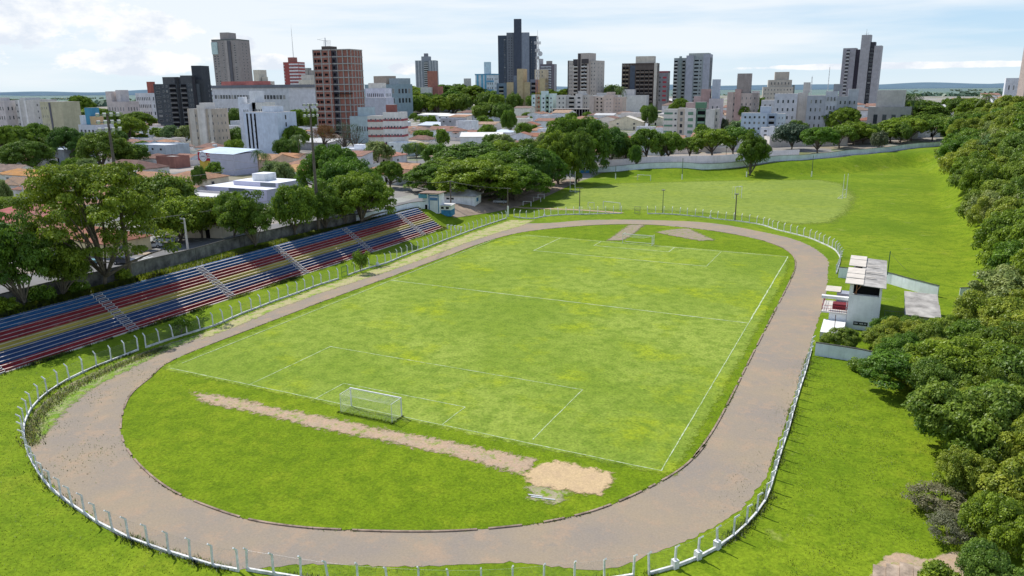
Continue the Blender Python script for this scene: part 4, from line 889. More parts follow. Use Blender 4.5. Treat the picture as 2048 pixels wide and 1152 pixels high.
# wooded bank on the right
def edge(y): return float(np.interp(y,[-14,5,24,33,38,46,56,66,76,87,131,194,250,300,380,480],[99.5,98.2,97.6,93.5,92,97,103.5,106,108,108.5,108.5,108.5,111,113,123,133]))
y=-16.; row=0
while y<490:
    sp=6.4+y/480*7.5; x=edge(y)+sp*.42; xmax=86.4+(y+68.7)*.142+sp*.9; k=0
    while x<xmax:
        R=sp*(.66+.30*random.random()); Ht=(6.2+4.2*random.random()) if y<70 else (8+5.5*random.random())*(1+min(1,y/350)*.25)
        if k==0: Ht*=.85
        if 70<y<96 and x<110: Ht*=.75
        kk=random.choices(['bank','bankg','bankp','umbrella','roundd','airy2'],[.46,.3,.07,.05,.02,.1] if y<150 else [.36,.24,.06,.2,.06,.08])[0]
        tree_w(kk,x+random.uniform(-.8,.8),y+random.uniform(-1,1),R,Ht); x+=sp*(.95+.2*random.random()); k+=1
    y+=sp*.92; row+=1
for (x,y,R,h_,k) in ((89.6,53.5,2.3,3.6,'bankg'),(83.6,46.6,2.5,3.0,'bank'),(88.4,48,2.8,3.6,'bank'),(92.8,54,2.8,4.2,'bankg'),(93,48,3.2,5,'bank'),(96.2,54,2.8,4.0,'bank'),(97.5,49,3.8,6,'bankg'),(90,43.6,2.4,3.6,'bank'),(95,43.5,3.6,6,'bank'),(91.5,38.5,3.2,5.2,'bankg'),(94.5,36,3.6,6,'bank'),(99,44,4.2,7,'bankg'),(99.5,54,3.6,5.,'bank'),(95.5,28,3.6,5.8,'bank'),(98.4,13,3.2,5.2,'bankg'),(97.2,5.5,2.8,5.0,'bank'),(97.6,-2,2.8,5.2,'bankg'),(97.0,-9.5,2.4,4.4,'bank'),(97.4,21,3.4,5.6,'bank')):
    tree_w(k,x,y,R,h_)
tree_w('dryb',94.4,3.5,3.0,2.6,'dry grey brown brush at the foot of the right bank'); tree_w('dryb',95,-1.5,2.4,2.6,'dry brush just above the concrete steps'); tree_w('dryb',113,243,4,5,'leafless grey brush at the edge of the back field')
tree_w('shrub',87,38.5,1.8,1.8,'low bush beside the front white garden wall'); tree_w('shrub',93.6,-9.5,1.5,2.2,'leafy shrub in the bottom right corner')
for i_,(y_,r_) in enumerate(((-26,2.2),(-20,2.),(-13,2.4),(-7,1.9),(-3,2.1),(3.5,1.9),(9.5,1.6),(18,1.3))): tree_w('shrub',-31.3,y_,r_,2.0+.3*(i_%3),'dark shrub by the wall above the stand, number %d from the left edge'%(i_+1) if 0 else None)
# weeds growing on the track edge
# hedge line between wall and stand
def blades(P,hh,w,mat,name,tn=1.):
    n=len(P); a=RNG.random(n)*6.283; hs=hh*(.5+RNG.random(n)); lean=RNG.normal(0,.35,(n,2))*hs[:,None]
    dx=np.stack([np.cos(a)*w,np.sin(a)*w,np.zeros(n)],1)*(.6+.8*RNG.random(n))[:,None]
    top=P+np.concatenate([lean,hs[:,None]],1); V=np.stack([P-dx,P+dx,top],1).reshape(-1,3)
    o=link(name,fastmesh(name,V,np.arange(3*n).reshape(n,3),[mat],{'tint':('FACE',np.clip(RNG.random(n)*tn,0,1))})); o['kind']='stuff'; return o
LG=leafmat('blade_green',(.09,.155,.007),(.21,.29,.016),.1); LGP=leafmat('blade_pale',(.2,.26,.06),(.42,.42,.2),.35)
for _m in (LG,LGP):
    _nt=_m.node_tree; _c=_nt.nodes.new('ShaderNodeCombineXYZ'); _c.inputs[2].default_value=1.
    for _n in _nt.nodes:
        if _n.type in ('BSDF_DIFFUSE','BSDF_TRANSLUCENT','BSDF_GLOSSY'): _nt.links.new(_c.outputs[0],_n.inputs['Normal'])
def along(path,n,spread,clump=0):
    Q=np.array(resample(path,.5)); i=RNG.integers(0,len(Q),n)
    if clump:
        c=RNG.random(len(Q))*0+np.convolve(RNG.random(len(Q)+8),np.ones(9)/9,'valid')[:len(Q)]; i=RNG.choice(len(Q),n,p=(np.maximum(c-.42,0)**1.5+1e-4)/np.sum(np.maximum(c-.42,0)**1.5+1e-4))
    P=Q[i]+RNG.normal(0,spread,(n,2)); return P
def addz(P,dz=0): return np.concatenate([P,(H(P[:,0],P[:,1])+dz)[:,None]],1)
westw=catmull([np.array(g0(a,b)) for a,b in P_west],4); eastw=catmull([np.array(g0(a,b)) for a,b in P_east],4); sw=catmull([np.array(g0(a,b)) for a,b in P_stand+P_stand2],4)
nearw=catmull([np.array(p) for p in [(43.6,-30),(52,-28.2),(57,-26.5),(62,-24.3),(67,-21.2),(72.6,-17.1)]],4)
def blk(P,hh,w,mat,name='grass_tufts'): return tag(blades(addz(P),hh,w,mat,name),'long grass growing along the foot of the white fence' if name=='grass_tufts' else None,None)
blk(along(westw,3600,.28,1),.26,.04,LG); blk(along(eastw,3600,.3,1),.26,.04,LG); blk(along(nearw,1500,.28,1),.26,.04,LG); blk(along(sw,1500,.3,1),.16,.03,LG)
blk(along(catmull(G([(64,890),(66,855),(98,812),(150,775),(225,738),(330,696)]),6),2600,.55),.34,.05,LGP,'weeds'); blk(along(catmull(G([(64,890),(66,855),(98,812),(150,775),(225,738),(330,696)]),6),2600,.6),.25,.045,LG,'weeds')
blk(along([np.array([mx-3.9,-2.1]),np.array([mx+3.9,-2.1])],900,.15),.18,.04,LG,'weeds'); blk(along([np.array([mx+3.75,-2.]),np.array([mx+3.75,0.])],300,.12),.2,.04,LG,'weeds')
blk(along([np.array(p) for p in [(-29.6,-40),(-29.6,110)]],26000,.7),.6,.08,LG,'hedge_grass'); blk(along([np.array(p) for p in [(-20,107.9),(-28.5,107.9)]],3000,.4),.6,.07,LG,'weeds')
blk(along([np.array(p) for p in [(-19.2,-38),(-19.2,108)]],9000,.3,1),.35,.05,LG,'weeds')
q_=G([(110,850),(180,790),(260,740),(200,900),(300,760),(130,930)]); P=np.concatenate([RNG.normal(0,2.2,(260,2))+c for c in q_]); c_=RNG.integers(0,60,len(P)); P=P[c_<46]; blk(P,.12,.04,LG,'weeds')
P=np.concatenate([RNG.normal(0,[.9,4.],(240,2))+c for c in ((78.6,20),(78.9,34),(77.5,2))]); P=P[P[:,0]<79.6]; blk(P,.09,.04,LGP,'weeds')
IN=np.array(inner); Qk=along([q for q in inner],9000,.1,1); blk(Qk,.15,.05,LG,'weeds')
# rough grass on the near right lawn and the near infield
def rect(x0,x1,y0,y1,n): return np.stack([RNG.uniform(x0,x1,n),RNG.uniform(y0,y1,n)],1)
P=rect(80.6,96,-22,42,36000); cl=np.sin(P[:,0]*1.3+np.sin(P[:,1]*.7))*np.sin(P[:,1]*.9+np.cos(P[:,0]*.5)); P=P[(cl+RNG.normal(0,.5,len(P)))>.15]; blk(P,.08,.03,LG,'rough_grass')
P=rect(-4,72,-24,-2,90000)
def inside(P,poly):
    X,Y=P[:,0],P[:,1]; ins=np.zeros(len(P),bool); n=len(poly)
    for i in range(n):
        a=poly[i];b=poly[(i+1)%n]; c=((a[1]>Y)!=(b[1]>Y)); 
        if abs(b[1]-a[1])<1e-9: continue
        ins^=(c&(X<(b[0]-a[0])*(Y-a[1])/(b[1]-a[1])+a[0]))
    return ins
P=P[inside(P,inner)]; dpx=np.abs(P[:,1]+3.2); bad=inside(P,G([(380,780),(640,828),(1080,920),(1235,950),(1225,1000),(1120,1020),(1045,1000),(1040,950),(640,862),(385,808)]))
blk(P[~bad],.07,.03,LG,'rough_grass')
P=rect(-22,60,-45,12,60000); P=P[~inside(P,outer)]; q=np.array([g0(a,b) for a,b in P_west]+[(43.6,-30),(60,-25)]); d_=np.min(np.hypot(P[:,0,None]-q[None,:,0],P[:,1,None]-q[None,:,1]),1); blk(P[(d_>1)&(P[:,0]>-19.5)],.07,.03,LG,'rough_grass')
# ------------------------------------------------------------------ buildings
LANDM=[]   # (px,py,short phrase) for describing neighbours
OCC=[]     # footprints taken
WCACHE={}
def winmesh(w,h,kind,col=None):
    k=(round(w,2),round(h,2),kind,col)
    if k not in WCACHE:
        b=MB()
        if kind=='w': b.box(-w/2,w/2,-.05,0,-h/2,h/2,plain('window_frame',(.45,.45,.44),.7,.1)); b.poly([(-w/2+.08,-.07,-h/2+.08),(w/2-.08,-.07,-h/2+.08),(w/2-.08,-.07,h/2-.08),(-w/2+.08,-.07,h/2-.08)],glass())
        elif kind=='hole': b.box(-w/2,w/2,-.06,0,-h/2,h/2,DARK)
        elif kind=='b':
            b.box(-w/2,w/2,-.03,0,-h/2+.1,h/2,DARK); b.box(-w/2,w/2,-1.1,-.031,-h/2-.1,-h/2+.05,LCONC); b.box(-w/2,w/2,-1.1,-1.0,-h/2+.051,-h/2+.95,paint(col or (.5,.48,.45))); b.box(-w/2,-w/2+.12,-1.0,-.031,-h/2+.051,-h/2+.9,paint(col or (.5,.48,.45))); b.box(w/2-.12,w/2,-1.0,-.031,-h/2+.051,-h/2+.9,paint(col or (.5,.48,.45)))
        elif kind=='p': b.box(-w/2,w/2,-.12,0,-h/2,h/2,paint(col,.1,.1))
        WCACHE[k]=b.me({'w':'window','hole':'opening','b':'balcony','p':'facade_panel'}[kind])
    return WCACHE[k]
def viewrot(px): return -(YAW+math.atan((px-1024)/F_))
def bld(px0,px1,pyt,d,label,short=None,name='apartment_building',g=0.,r=.7,col=(.5,.48,.45),blocks=None,win=(),cat='building',roofc=None,base=None,cols=None,keepz=None):
    px=(px0+px1)/2; x,y,z=at(px,base) if base else atd(px,d); d=prj(x,y,z)[2]
    gr=math.radians(g); a=gr-viewrot(px); app=(px1-px0)*d/F_; W=app/(abs(math.cos(a))+r*abs(math.sin(a))); D=r*W
    if base: # base row marks the near edge
        v=viewrot(px); off=.5*(W*abs(math.sin(a))+D*abs(math.cos(a))); x+=-math.sin(v)*off*.8; y+=math.cos(v)*off*.8; z=h1(x,y)
    Hh=ztop(x,y,pyt)-z
    R=thing(name,label,cat,(x,y,z),gr); OCC.append((x,y,max(W,D)*.62+2)); pxy=prj(x,y,z+Hh*.7)
    if short: LANDM.append((pxy[0],pxy[1],short))
    blocks=blocks or [(-.5,.5,-.5,.5,0,.93,col),(-.15,.2,-.2,.2,.93,1,col)]
    wm=MB(); rm=MB(); capc=plain('roof_slab',(.3,.29,.28),.95,.3,.3,0)
    for bk in blocks:
        x0,x1,y0,y1,z0,z1,c=bk[:7]; zb=-4 if z0<=0 else z0*Hh
        tgt=wm
        if len(bk)>7: tgt=MB()
        tgt.box(x0*W,x1*W,y0*D,y1*D,zb,z1*Hh,paint(c),roofc or capc)
        if len(bk)>7: tgt.put(bk[7],R)
    wm.put('wall',R)
    cnt=0; stuff={}
    for wspec in win:
        face,u0,u1,z0,z1,nc,nr,ww,wh,kind=wspec[:10]; cc=wspec[10] if len(wspec)>10 else None; offp=wspec[11] if len(wspec)>11 else .5
        span=W if face in 'fk' else D; cw=(u1-u0)*span/nc; ch=(z1-z0)*Hh/nr; w_=round(cw*ww,1); h_=round(ch*wh,1)
        me=winmesh(max(.3,w_),max(.3,h_),kind,cc)
        for i in range(nc):
            for j in range(nr):
                u=u0*span+cw*(i+.5); zz=z0*Hh+ch*(j+.5)
                if face=='f': loc=(u,-offp*D-.004,zz); rz=0
                elif face=='r': loc=(offp*W+.004,u,zz); rz=math.pi/2
                else: loc=(-offp*W-.004,-u,zz); rz=-math.pi/2
                if cnt<98: link(me.name.split('.')[0],me,R,loc,rz); cnt+=1
                else: stuff.setdefault(me.name,[]).append((me,loc,rz))
    for nm,L_ in stuff.items():
        b=MB(); me=L_[0][0]; vs=[v.co.copy() for v in me.vertices]; b.mats=list(me.materials)
        for _,loc,rz in L_:
            k=len(b.v); cz,sz=math.cos(rz),math.sin(rz); b.v+=[(v.x*cz-v.y*sz+loc[0],v.x*sz+v.y*cz+loc[1],v.z+loc[2]) for v in vs]
            for p in me.polygons: b.f.append(tuple(k+i for i in p.vertices)); b.m.append(p.material_index)
        o=b.put(nm.split('.')[0],R); o['kind']='stuff'
    return R,W,D,Hh
GRY=(.30,.30,.32)
B_=bld
# left part of the skyline
B_(225,282,180,600,'pinkish white flat roofed blocks left of the dark apartment building','the pinkish white blocks',r=.6,col=(.52,.45,.42),blocks=[(-.5,.5,-.5,.5,0,.72,(.52,.45,.42)),(-.5,-.2,-.5,.1,.72,.97,(.55,.48,.45)),(-.1,.15,-.3,.3,.72,1,(.55,.5,.48))],win=[('f',-.45,.45,.2,.65,6,2,.25,.4,'w'),('r',-.4,.4,.2,.65,4,2,.3,.4,'w')])
R,W,D,Hh=B_(282,330,178,620,'white windowed block with a brick red water tank on its roof','the white block with red tank',r=.6,col=(.6,.6,.6),blocks=[(-.5,.5,-.5,.5,0,.9,(.6,.6,.6)),(.1,.35,-.2,.2,.9,1.18,(.35,.1,.07),'water_tank')],win=[('f',-.46,.46,.3,.85,8,3,.5,.45,'w'),('r',-.4,.4,.3,.85,4,3,.5,.45,'w')])
B_(49,120,195,520,'pale grey narrow apartment block, left of the olive one','the pale narrow block',r=.9,col=(.48,.47,.44),blocks=[(-.5,.5,-.5,.5,0,.95,(.48,.47,.44)),(-.2,.1,-.5,.1,.95,1,(.5,.5,.48)),(-.3,-.22,-.53,-.5,0,.94,(.62,.62,.6)),(.05,.13,-.53,-.5,0,.94,(.62,.62,.6))],win=[('r',-.42,.42,.3,.9,5,4,.25,.35,'w'),('f',-.48,-.34,.3,.9,1,4,.5,.35,'w')])
B_(98,166,203,480,'olive grey blank walled apartment block','the olive blank block',r=.6,col=(.40,.38,.25),blocks=[(-.5,.5,-.5,.5,0,1,(.40,.38,.26)),(-.08,.0,-.52,-.5,0,.98,(.1,.1,.12))],win=[('f',-.47,-.15,.35,.95,3,3,.25,.3,'w')])
B_(0,45,195,520,'pale apartment blocks at the far left edge','the far left blocks',r=.7,col=(.46,.43,.42),win=[('f',-.45,.45,.2,.85,5,3,.35,.4,'w'),('r',-.4,.4,.2,.85,3,3,.35,.4,'w')])
B_(168,230,215,430,'small blue, white and orange building with rooftop box','the blue and orange building',r=.8,col=(.48,.5,.55),blocks=[(-.5,.5,-.5,.5,0,.6,(.5,.52,.56)),(-.1,.2,-.4,.1,.6,1,(.06,.24,.36)),(.2,.5,-.45,0,.6,.8,(.5,.36,.2)),(-.45,-.1,-.4,0,.6,.82,(.5,.55,.6))],win=[('f',-.45,.45,.1,.55,4,2,.5,.4,'w')])
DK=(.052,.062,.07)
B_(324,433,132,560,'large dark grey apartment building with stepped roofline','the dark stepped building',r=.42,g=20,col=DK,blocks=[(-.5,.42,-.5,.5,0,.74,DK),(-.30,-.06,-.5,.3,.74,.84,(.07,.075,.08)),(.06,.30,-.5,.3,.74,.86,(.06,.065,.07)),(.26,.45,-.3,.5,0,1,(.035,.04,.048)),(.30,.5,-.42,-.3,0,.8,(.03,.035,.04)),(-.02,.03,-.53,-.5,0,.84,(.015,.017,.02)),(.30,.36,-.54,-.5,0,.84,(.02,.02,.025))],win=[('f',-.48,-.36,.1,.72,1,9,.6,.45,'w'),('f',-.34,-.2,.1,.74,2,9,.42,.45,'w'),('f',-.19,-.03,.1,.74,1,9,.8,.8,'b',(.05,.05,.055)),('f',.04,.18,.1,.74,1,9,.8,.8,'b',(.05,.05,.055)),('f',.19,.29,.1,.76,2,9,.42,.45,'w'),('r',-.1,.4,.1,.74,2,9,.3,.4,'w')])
B_(433,640,170,640,'long white school block with dark grey roof edge and rows of windows','the long white school',name='school_building',r=.28,g=-14,col=(.52,.53,.55),blocks=[(-.5,.5,-.5,.5,0,.93,(.52,.53,.55)),(-.51,.51,-.53,.53,.93,1,(.14,.15,.17),'roof_edge'),(-.5,-.36,-.2,.3,1.0,1.1,(.40,.13,.11),'roof_room'),(-.16,-.05,-.2,.3,1.0,1.1,(.40,.13,.11),'roof_room')],win=[('f',-.47,.46,.62,.8,24,1,.78,.55,'w'),('f',-.47,.2,.3,.48,16,1,.78,.5,'w'),('f',-.47,-.2,.02,.18,7,1,.78,.5,'w')])
R,W,D,Hh=B_(440,510,66,920,'tall grey brown tower with pale glass corner on the left skyline','the tall grey brown tower',name='residential_tower',r=.75,g=14,col=(.26,.235,.22),blocks=[(-.5,.5,-.5,.5,0,.90,(.26,.235,.22)),(-.2,.12,-.4,.25,.90,1,(.28,.25,.23)),(.12,.22,-.56,-.5,0,.89,(.1,.1,.11)),(-.5,.5,-.5,.5,.9,.915,(.1,.11,.1),'roof_edge'),(-.50,-.28,-.55,-.5,.73,.88,(.42,.52,.50),'glass_bay'),(.0,.1,-.54,-.5,0,.9,(.32,.29,.27))],win=[('f',-.48,-.24,.1,.72,2,20,.5,.5,'w'),('f',-.16,-.02,.1,.88,1,26,.3,.4,'w'),('f',.24,.48,.1,.88,1,26,.25,.4,'w'),('r',-.3,.3,.1,.88,2,20,.2,.4,'w')])
B_(500,553,140,860,'cream mid rise blocks right of the tall grey brown tower','the cream blocks',r=.6,col=(.52,.47,.38),blocks=[(-.5,-.12,-.5,.5,0,.72,(.5,.5,.44)),(-.12,.16,-.4,.4,0,1,(.54,.49,.4)),(.16,.5,-.5,.5,0,.74,(.54,.48,.4)),(.2,.32,-.2,.2,.74,.84,(.5,.45,.36))],win=[('f',-.46,-.14,.2,.7,3,5,.35,.4,'w'),('f',.2,.46,.2,.7,3,5,.35,.4,'w'),('r',-.3,.3,.2,.7,2,5,.3,.4,'w')])
R,W,D,Hh=B_(575,616,117,900,'red and white banded tower with a tall thin antenna on the roof','the red and white banded tower',name='residential_tower',r=.7,g=8,col=(.33,.07,.06),blocks=[(-.5,.5,-.5,.5,0,.93,(.3,.07,.06)),(-.25,.15,-.3,.2,.93,1.02,(.28,.1,.08))],win=[('f',-.12,.5,.12,.92,1,13,1.,.42,'p',(.62,.6,.6)),('f',-.5,-.42,.1,.9,1,13,1,.4,'p',(.45,.42,.4)),('f',-.1,.48,.08,.88,4,13,.5,.28,'w'),('r',-.45,.45,.12,.92,1,13,1.,.4,'p',(.55,.52,.52))])
am=MB(); 
for s in (0,2.1,4.2): am.tube((.45*math.cos(s),.45*math.sin(s),Hh),(.1*math.cos(s),.1*math.sin(s),Hh+33),.12,.05,STEEL,4)
am.tube((0,0,Hh+33),(0,0,Hh+38),.06,.03,STEEL,4); am.put('antenna',R)
B_(603,642,136,820,'cream rounded building partly behind the unfinished brick tower','the cream rounded building',r=.8,col=(.5,.45,.36),blocks=[(-.5,.5,-.5,.5,0,.75,(.52,.48,.4)),(-.35,.5,-.35,.4,.75,.85,(.5,.46,.4)),(-.1,.15,-.2,.2,.85,1,(.3,.28,.25)),(.2,.45,-.2,.2,.85,.95,(.3,.27,.24))],win=[('f',-.45,.45,.1,.7,6,1,.28,.85,'w')])
B_(487,556,182,430,'white stepped apartment block left of the unfinished brick tower','the white stepped block',r=.8,col=(.60,.61,.64),blocks=[(-.5,.0,-.5,.5,0,.78,(.6,.62,.66)),(-.1,.16,-.3,.3,0,1,(.66,.66,.66)),(.0,.5,-.3,.5,0,.80,(.6,.58,.53)),(-.5,-.3,-.5,-.2,.78,.9,(.62,.64,.68))],win=[('f',.05,.48,.55,.72,4,1,.5,.6,'w',None,.3),('f',-.3,-.02,.55,.72,3,1,.4,.5,'w'),('f',-.3,-.02,.3,.45,1,1,.5,.6,'w'),('r',-.25,.45,.5,.72,4,1,.5,.6,'w'),('r',-.25,.45,.2,.42,4,1,.6,.6,'w')])
B_(497,596,212,395,'pale blue white box building with tall narrow slots, before the white stepped block','the pale blue box building',r=.62,col=(.50,.55,.63),blocks=[(-.5,.5,-.5,.5,0,.88,(.5,.56,.64)),(-.1,.25,-.2,.3,.88,1,(.58,.62,.68))],win=[('f',-.45,-.1,.12,.85,3,1,.42,1.,'hole'),('f',-.42,-.14,.15,.8,3,5,.2,.25,'w'),('r',-.12,-.02,.1,.85,1,5,.7,.6,'w')])
B_(386,460,205,430,'beige and brown four storey apartment block with white stair tower','the beige and brown block',r=.5,col=(.42,.36,.29),blocks=[(-.5,.5,-.5,.5,0,.87,(.40,.34,.27)),(-.42,-.22,-.52,-.5,0,.87,(.48,.44,.38)),(.05,.2,-.6,.2,0,1,(.62,.58,.53)),(-.1,.05,-.55,.1,0,.95,(.58,.54,.48)),(.3,.42,-.52,-.5,0,.87,(.5,.46,.4))],win=[('f',-.4,-.12,.15,.8,2,4,.3,.38,'w'),('f',.22,.5,.15,.8,2,4,.3,.38,'w'),('r',-.4,.4,.15,.8,3,4,.22,.38,'w')])
# unfinished brick tower with bare concrete grid
BR=(.26,.105,.075)
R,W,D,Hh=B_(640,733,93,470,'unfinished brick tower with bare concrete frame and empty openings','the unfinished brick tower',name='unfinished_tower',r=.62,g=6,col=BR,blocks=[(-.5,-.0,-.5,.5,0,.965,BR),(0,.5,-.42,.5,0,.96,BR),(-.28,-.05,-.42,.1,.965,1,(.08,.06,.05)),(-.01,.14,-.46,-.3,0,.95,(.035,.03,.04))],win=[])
fr=MB(); nf=13
for j in range(nf+1):
    zz=Hh*(.02+.935*j/nf); fr.box(-.505*W,.0,-.5*D-.28,-.5*D+.1,zz,zz+.62,CONC); fr.box(.0,.505*W,-.465*D-.1,-.42*D+.05,zz+.003,zz+.617,CONC); fr.box(.5*W-.05,.5*W+.28,-.465*D,.5*D+.1,zz+.006,zz+.61,CONC)
fr.put('floor_slab_edges',R)
fr=MB()
for u in (-.5,-.27,-.06): fr.box(u*W-.3,u*W+.35,-.5*D-.24,-.5*D-.005,0,Hh*.96,CONC)
for u in (.14,.3,.44): fr.box(u*W-.3,u*W+.3,-.42*D-.5,-.42*D-.003,0,Hh*.955,CONC)
for u in (-.35,-.1,.12,.33,.47): fr.box(.5*W+.004,.5*W+.24,u*D-.3,u*D+.3,0,Hh*.955,CONC)
fr.put('columns',R)
lite=plain('seen_through_opening',(.62,.66,.7),.9,.05)
for j in range(nf):
    zz=Hh*(.02+.935*(j+.5)/nf)
    for u in (-.44,-.36,-.30): 
        link('opening',winmesh(1.3,1.6,'hole'),R,(u*W,-.5*D-.004,zz+.1))
    link('opening',winmesh(2.2,1.3,'hole'),R,(-.16*W,-.5*D-.004,zz+.1))
    link('opening',winmesh(1.4,1.5,'hole'),R,(.06*W,-.46*D-.004,zz+.1))
    if j%2==0:
        q=MB().box(-.9,.9,-.09,-.062,-.6,.6,lite).me('opening')
MB().box(.0,.51*W,-.6*D,-.42*D,Hh*.5,Hh*.5+.35,DARK).put('safety_platform',R); MB().box(-.5*W,.1*W,-.68*D,-.5*D-.3,Hh*.09,Hh*.09+.4,DARK).put('safety_platform',R)
sc_=MB()
for u in np.linspace(-.26,-.06,8): sc_.tube((u*W,-.3*D,Hh),(u*W,-.3*D,Hh+3.4),.05,.05,STEEL,4)
for k in (1.4,2.4,3.3): sc_.tube((-.26*W,-.3*D,Hh+k),(-.06*W,-.3*D,Hh+k),.05,.05,STEEL,4)
sc_.put('scaffold',R)
cr=MB(); cr.tube((-.33*W,0,Hh*.95),(-.33*W,0,Hh+5.2),.22,.2,plain('crane_blue',(.12,.16,.26),.6),4).tube((-.33*W,0,Hh+3.4),(-.33*W-5.2,-.5,Hh+4.4),.14,.1,STEEL,4).tube((-.33*W,0,Hh+3.4),(-.33*W+1.2,.1,Hh+3.2),.16,.16,STEEL,4).tube((-.33*W,0,Hh+5.2),(-.33*W-4.5,-.5,Hh+4.3),.03,.03,STEEL,3)
o=cr.put('tower_crane',None,R.location,R.rotation_euler.z); tag(o,'small tower crane on the roof of the unfinished brick tower','crane')
B_(703,766,214,450,'low teal grey building at the foot of the unfinished tower','the low teal building',r=.8,col=(.36,.44,.45),win=[('f',-.2,.4,.3,.5,5,1,.5,.7,'w')],blocks=[(-.5,.5,-.5,.5,0,.75,(.36,.44,.45)),(-.2,.3,-.3,.3,.75,1,(.38,.46,.48))])
R,W,D,Hh=B_(738,819,213,410,'cream apartment block with dark red horizontal bands','the red banded block',r=.55,g=18,col=(.58,.55,.5),blocks=[(-.5,-.05,-.4,.5,0,.80,(.58,.54,.48)),(-.05,.5,-.5,.4,0,.88,(.62,.59,.55)),(.0,.25,-.2,.2,.88,1.04,(.26,.09,.07),'water_tank')],win=[('f',-.5,-.06,.1,.78,1,4,1.,.3,'p',(.33,.08,.08),.4),('f',-.04,.5,.1,.8,1,4,1.,.26,'p',(.3,.06,.07)),('f',-.02,.48,.12,.82,6,4,.5,.28,'w',None,.515),('r',-.5,.4,.1,.8,1,4,1.,.26,'p',(.3,.06,.07)),('f',-.46,-.08,.12,.8,3,4,.3,.25,'w',None,.415)])
B_(735,786,166,600,'white building with two rows of small porthole windows','the white porthole building',r=.5,g=0,col=(.58,.58,.62),blocks=[(-.5,.5,-.5,.5,0,.88,(.58,.58,.64)),(-.4,.3,-.3,.3,.88,1,(.66,.62,.55))],win=[('f',-.42,.45,.5,.8,9,2,.4,.5,'hole'),('r',-.4,.4,.5,.8,4,2,.4,.5,'w')])
B_(733,826,152,760,'blue grey glazed office building behind the porthole building','the blue grey office',r=.5,g=-12,col=(.22,.28,.30),blocks=[(-.5,.5,-.5,.5,0,.8,(.2,.27,.3)),(-.3,.1,-.3,.3,.8,1,(.33,.27,.22)),(.2,.5,-.3,.4,.8,.94,(.25,.3,.32))],win=[('f',-.46,.46,.3,.75,10,2,.7,.5,'w'),('r',-.4,.4,.3,.75,4,2,.6,.5,'w')])
B_(733,790,195,560,'grey blank wall block below the porthole building',None,r=.5,col=(.42,.43,.47),blocks=[(-.5,.5,-.5,.5,0,1,(.42,.43,.48))])
R,W,D,Hh=B_(834,879,109,960,'slim grey tower with vertical ribs standing left of centre','the slim ribbed grey tower',name='residential_tower',r=.75,g=22,col=(.27,.29,.31),blocks=[(-.5,.5,-.5,.5,0,.88,(.25,.27,.29)),(-.22,.2,-.3,.2,.88,.96,(.26,.28,.3)),(-.1,.08,-.2,.1,.96,1.02,(.2,.2,.22))]+[(u,u+.05,-.54,-.5,0,.88,(.42,.43,.44)) for u in (-.5,-.36,-.22,.2,.34,.45)],win=[('f',-.1,.16,.1,.86,1,18,.8,.7,'b',(.45,.46,.45)),('r',-.4,.4,.1,.86,3,16,.25,.4,'w')])
B_(843,891,142,830,'low white and brick red building before the slim ribbed tower','the white and brick low building',r=.6,g=0,col=(.55,.5,.45),blocks=[(-.5,.1,-.5,.5,0,.6,(.62,.58,.52)),(-.2,.15,-.2,.4,.6,1,(.35,.14,.1)),(.1,.4,-.3,.5,0,.62,(.33,.13,.1)),(.3,.5,-.4,.4,0,.4,(.6,.56,.5))],win=[('f',-.4,.05,.2,.5,3,2,.3,.4,'w')])
B_(915,944,157,900,'small yellow and grey building on the centre left skyline','the small yellow building',r=.6,col=(.5,.4,.24),blocks=[(-.5,.1,-.5,.5,0,.7,(.5,.38,.2)),(.1,.5,-.4,.4,0,1,(.45,.42,.4))])
B_(952,998,124,860,'white and bright blue banded apartment block with roof tank','the white and blue block',r=.6,g=5,col=(.58,.62,.66),blocks=[(-.5,.5,-.5,.5,0,.74,(.6,.63,.66)),(-.1,.18,-.2,.2,.74,1,(.45,.58,.64)),(-.52,.52,-.53,.53,.72,.745,(.1,.27,.4),'roof_edge')]+[(u,u+.09,-.53,-.5,0,.72,(.12,.35,.5)) for u in (-.42,-.18,.0)],win=[('f',.12,.46,.1,.68,3,6,.4,.45,'w'),('r',-.4,.4,.1,.68,3,6,.4,.45,'w'),('f',.1,.48,.1,.68,1,3,1,.2,'p',(.12,.3,.45))])
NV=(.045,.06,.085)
R,W,D,Hh=B_(998,1075,60,980,'very tall dark blue grey tower, the highest on the skyline','the tall dark blue tower',name='residential_tower',r=.6,g=24,col=NV,blocks=[(-.5,.5,-.5,.5,0,.88,NV),(-.28,.3,-.56,.4,0,.955,(.13,.14,.16)),(.1,.3,-.62,-.56,0,.95,(.2,.22,.26)),(-.09,.1,-.64,-.3,0,1.13,(.05,.06,.085)),(-.5,-.28,-.52,.4,.88,.92,NV),(.3,.5,-.5,.4,.88,.91,NV)],win=[('f',-.38,-.28,.08,.88,1,24,.4,.4,'w'),('f',-.25,-.12,.08,.9,2,24,.25,.35,'hole',None,.56),('f',.32,.46,.08,.88,2,24,.3,.45,'w'),('r',-.3,.35,.08,.88,2,13,.2,.4,'w')])
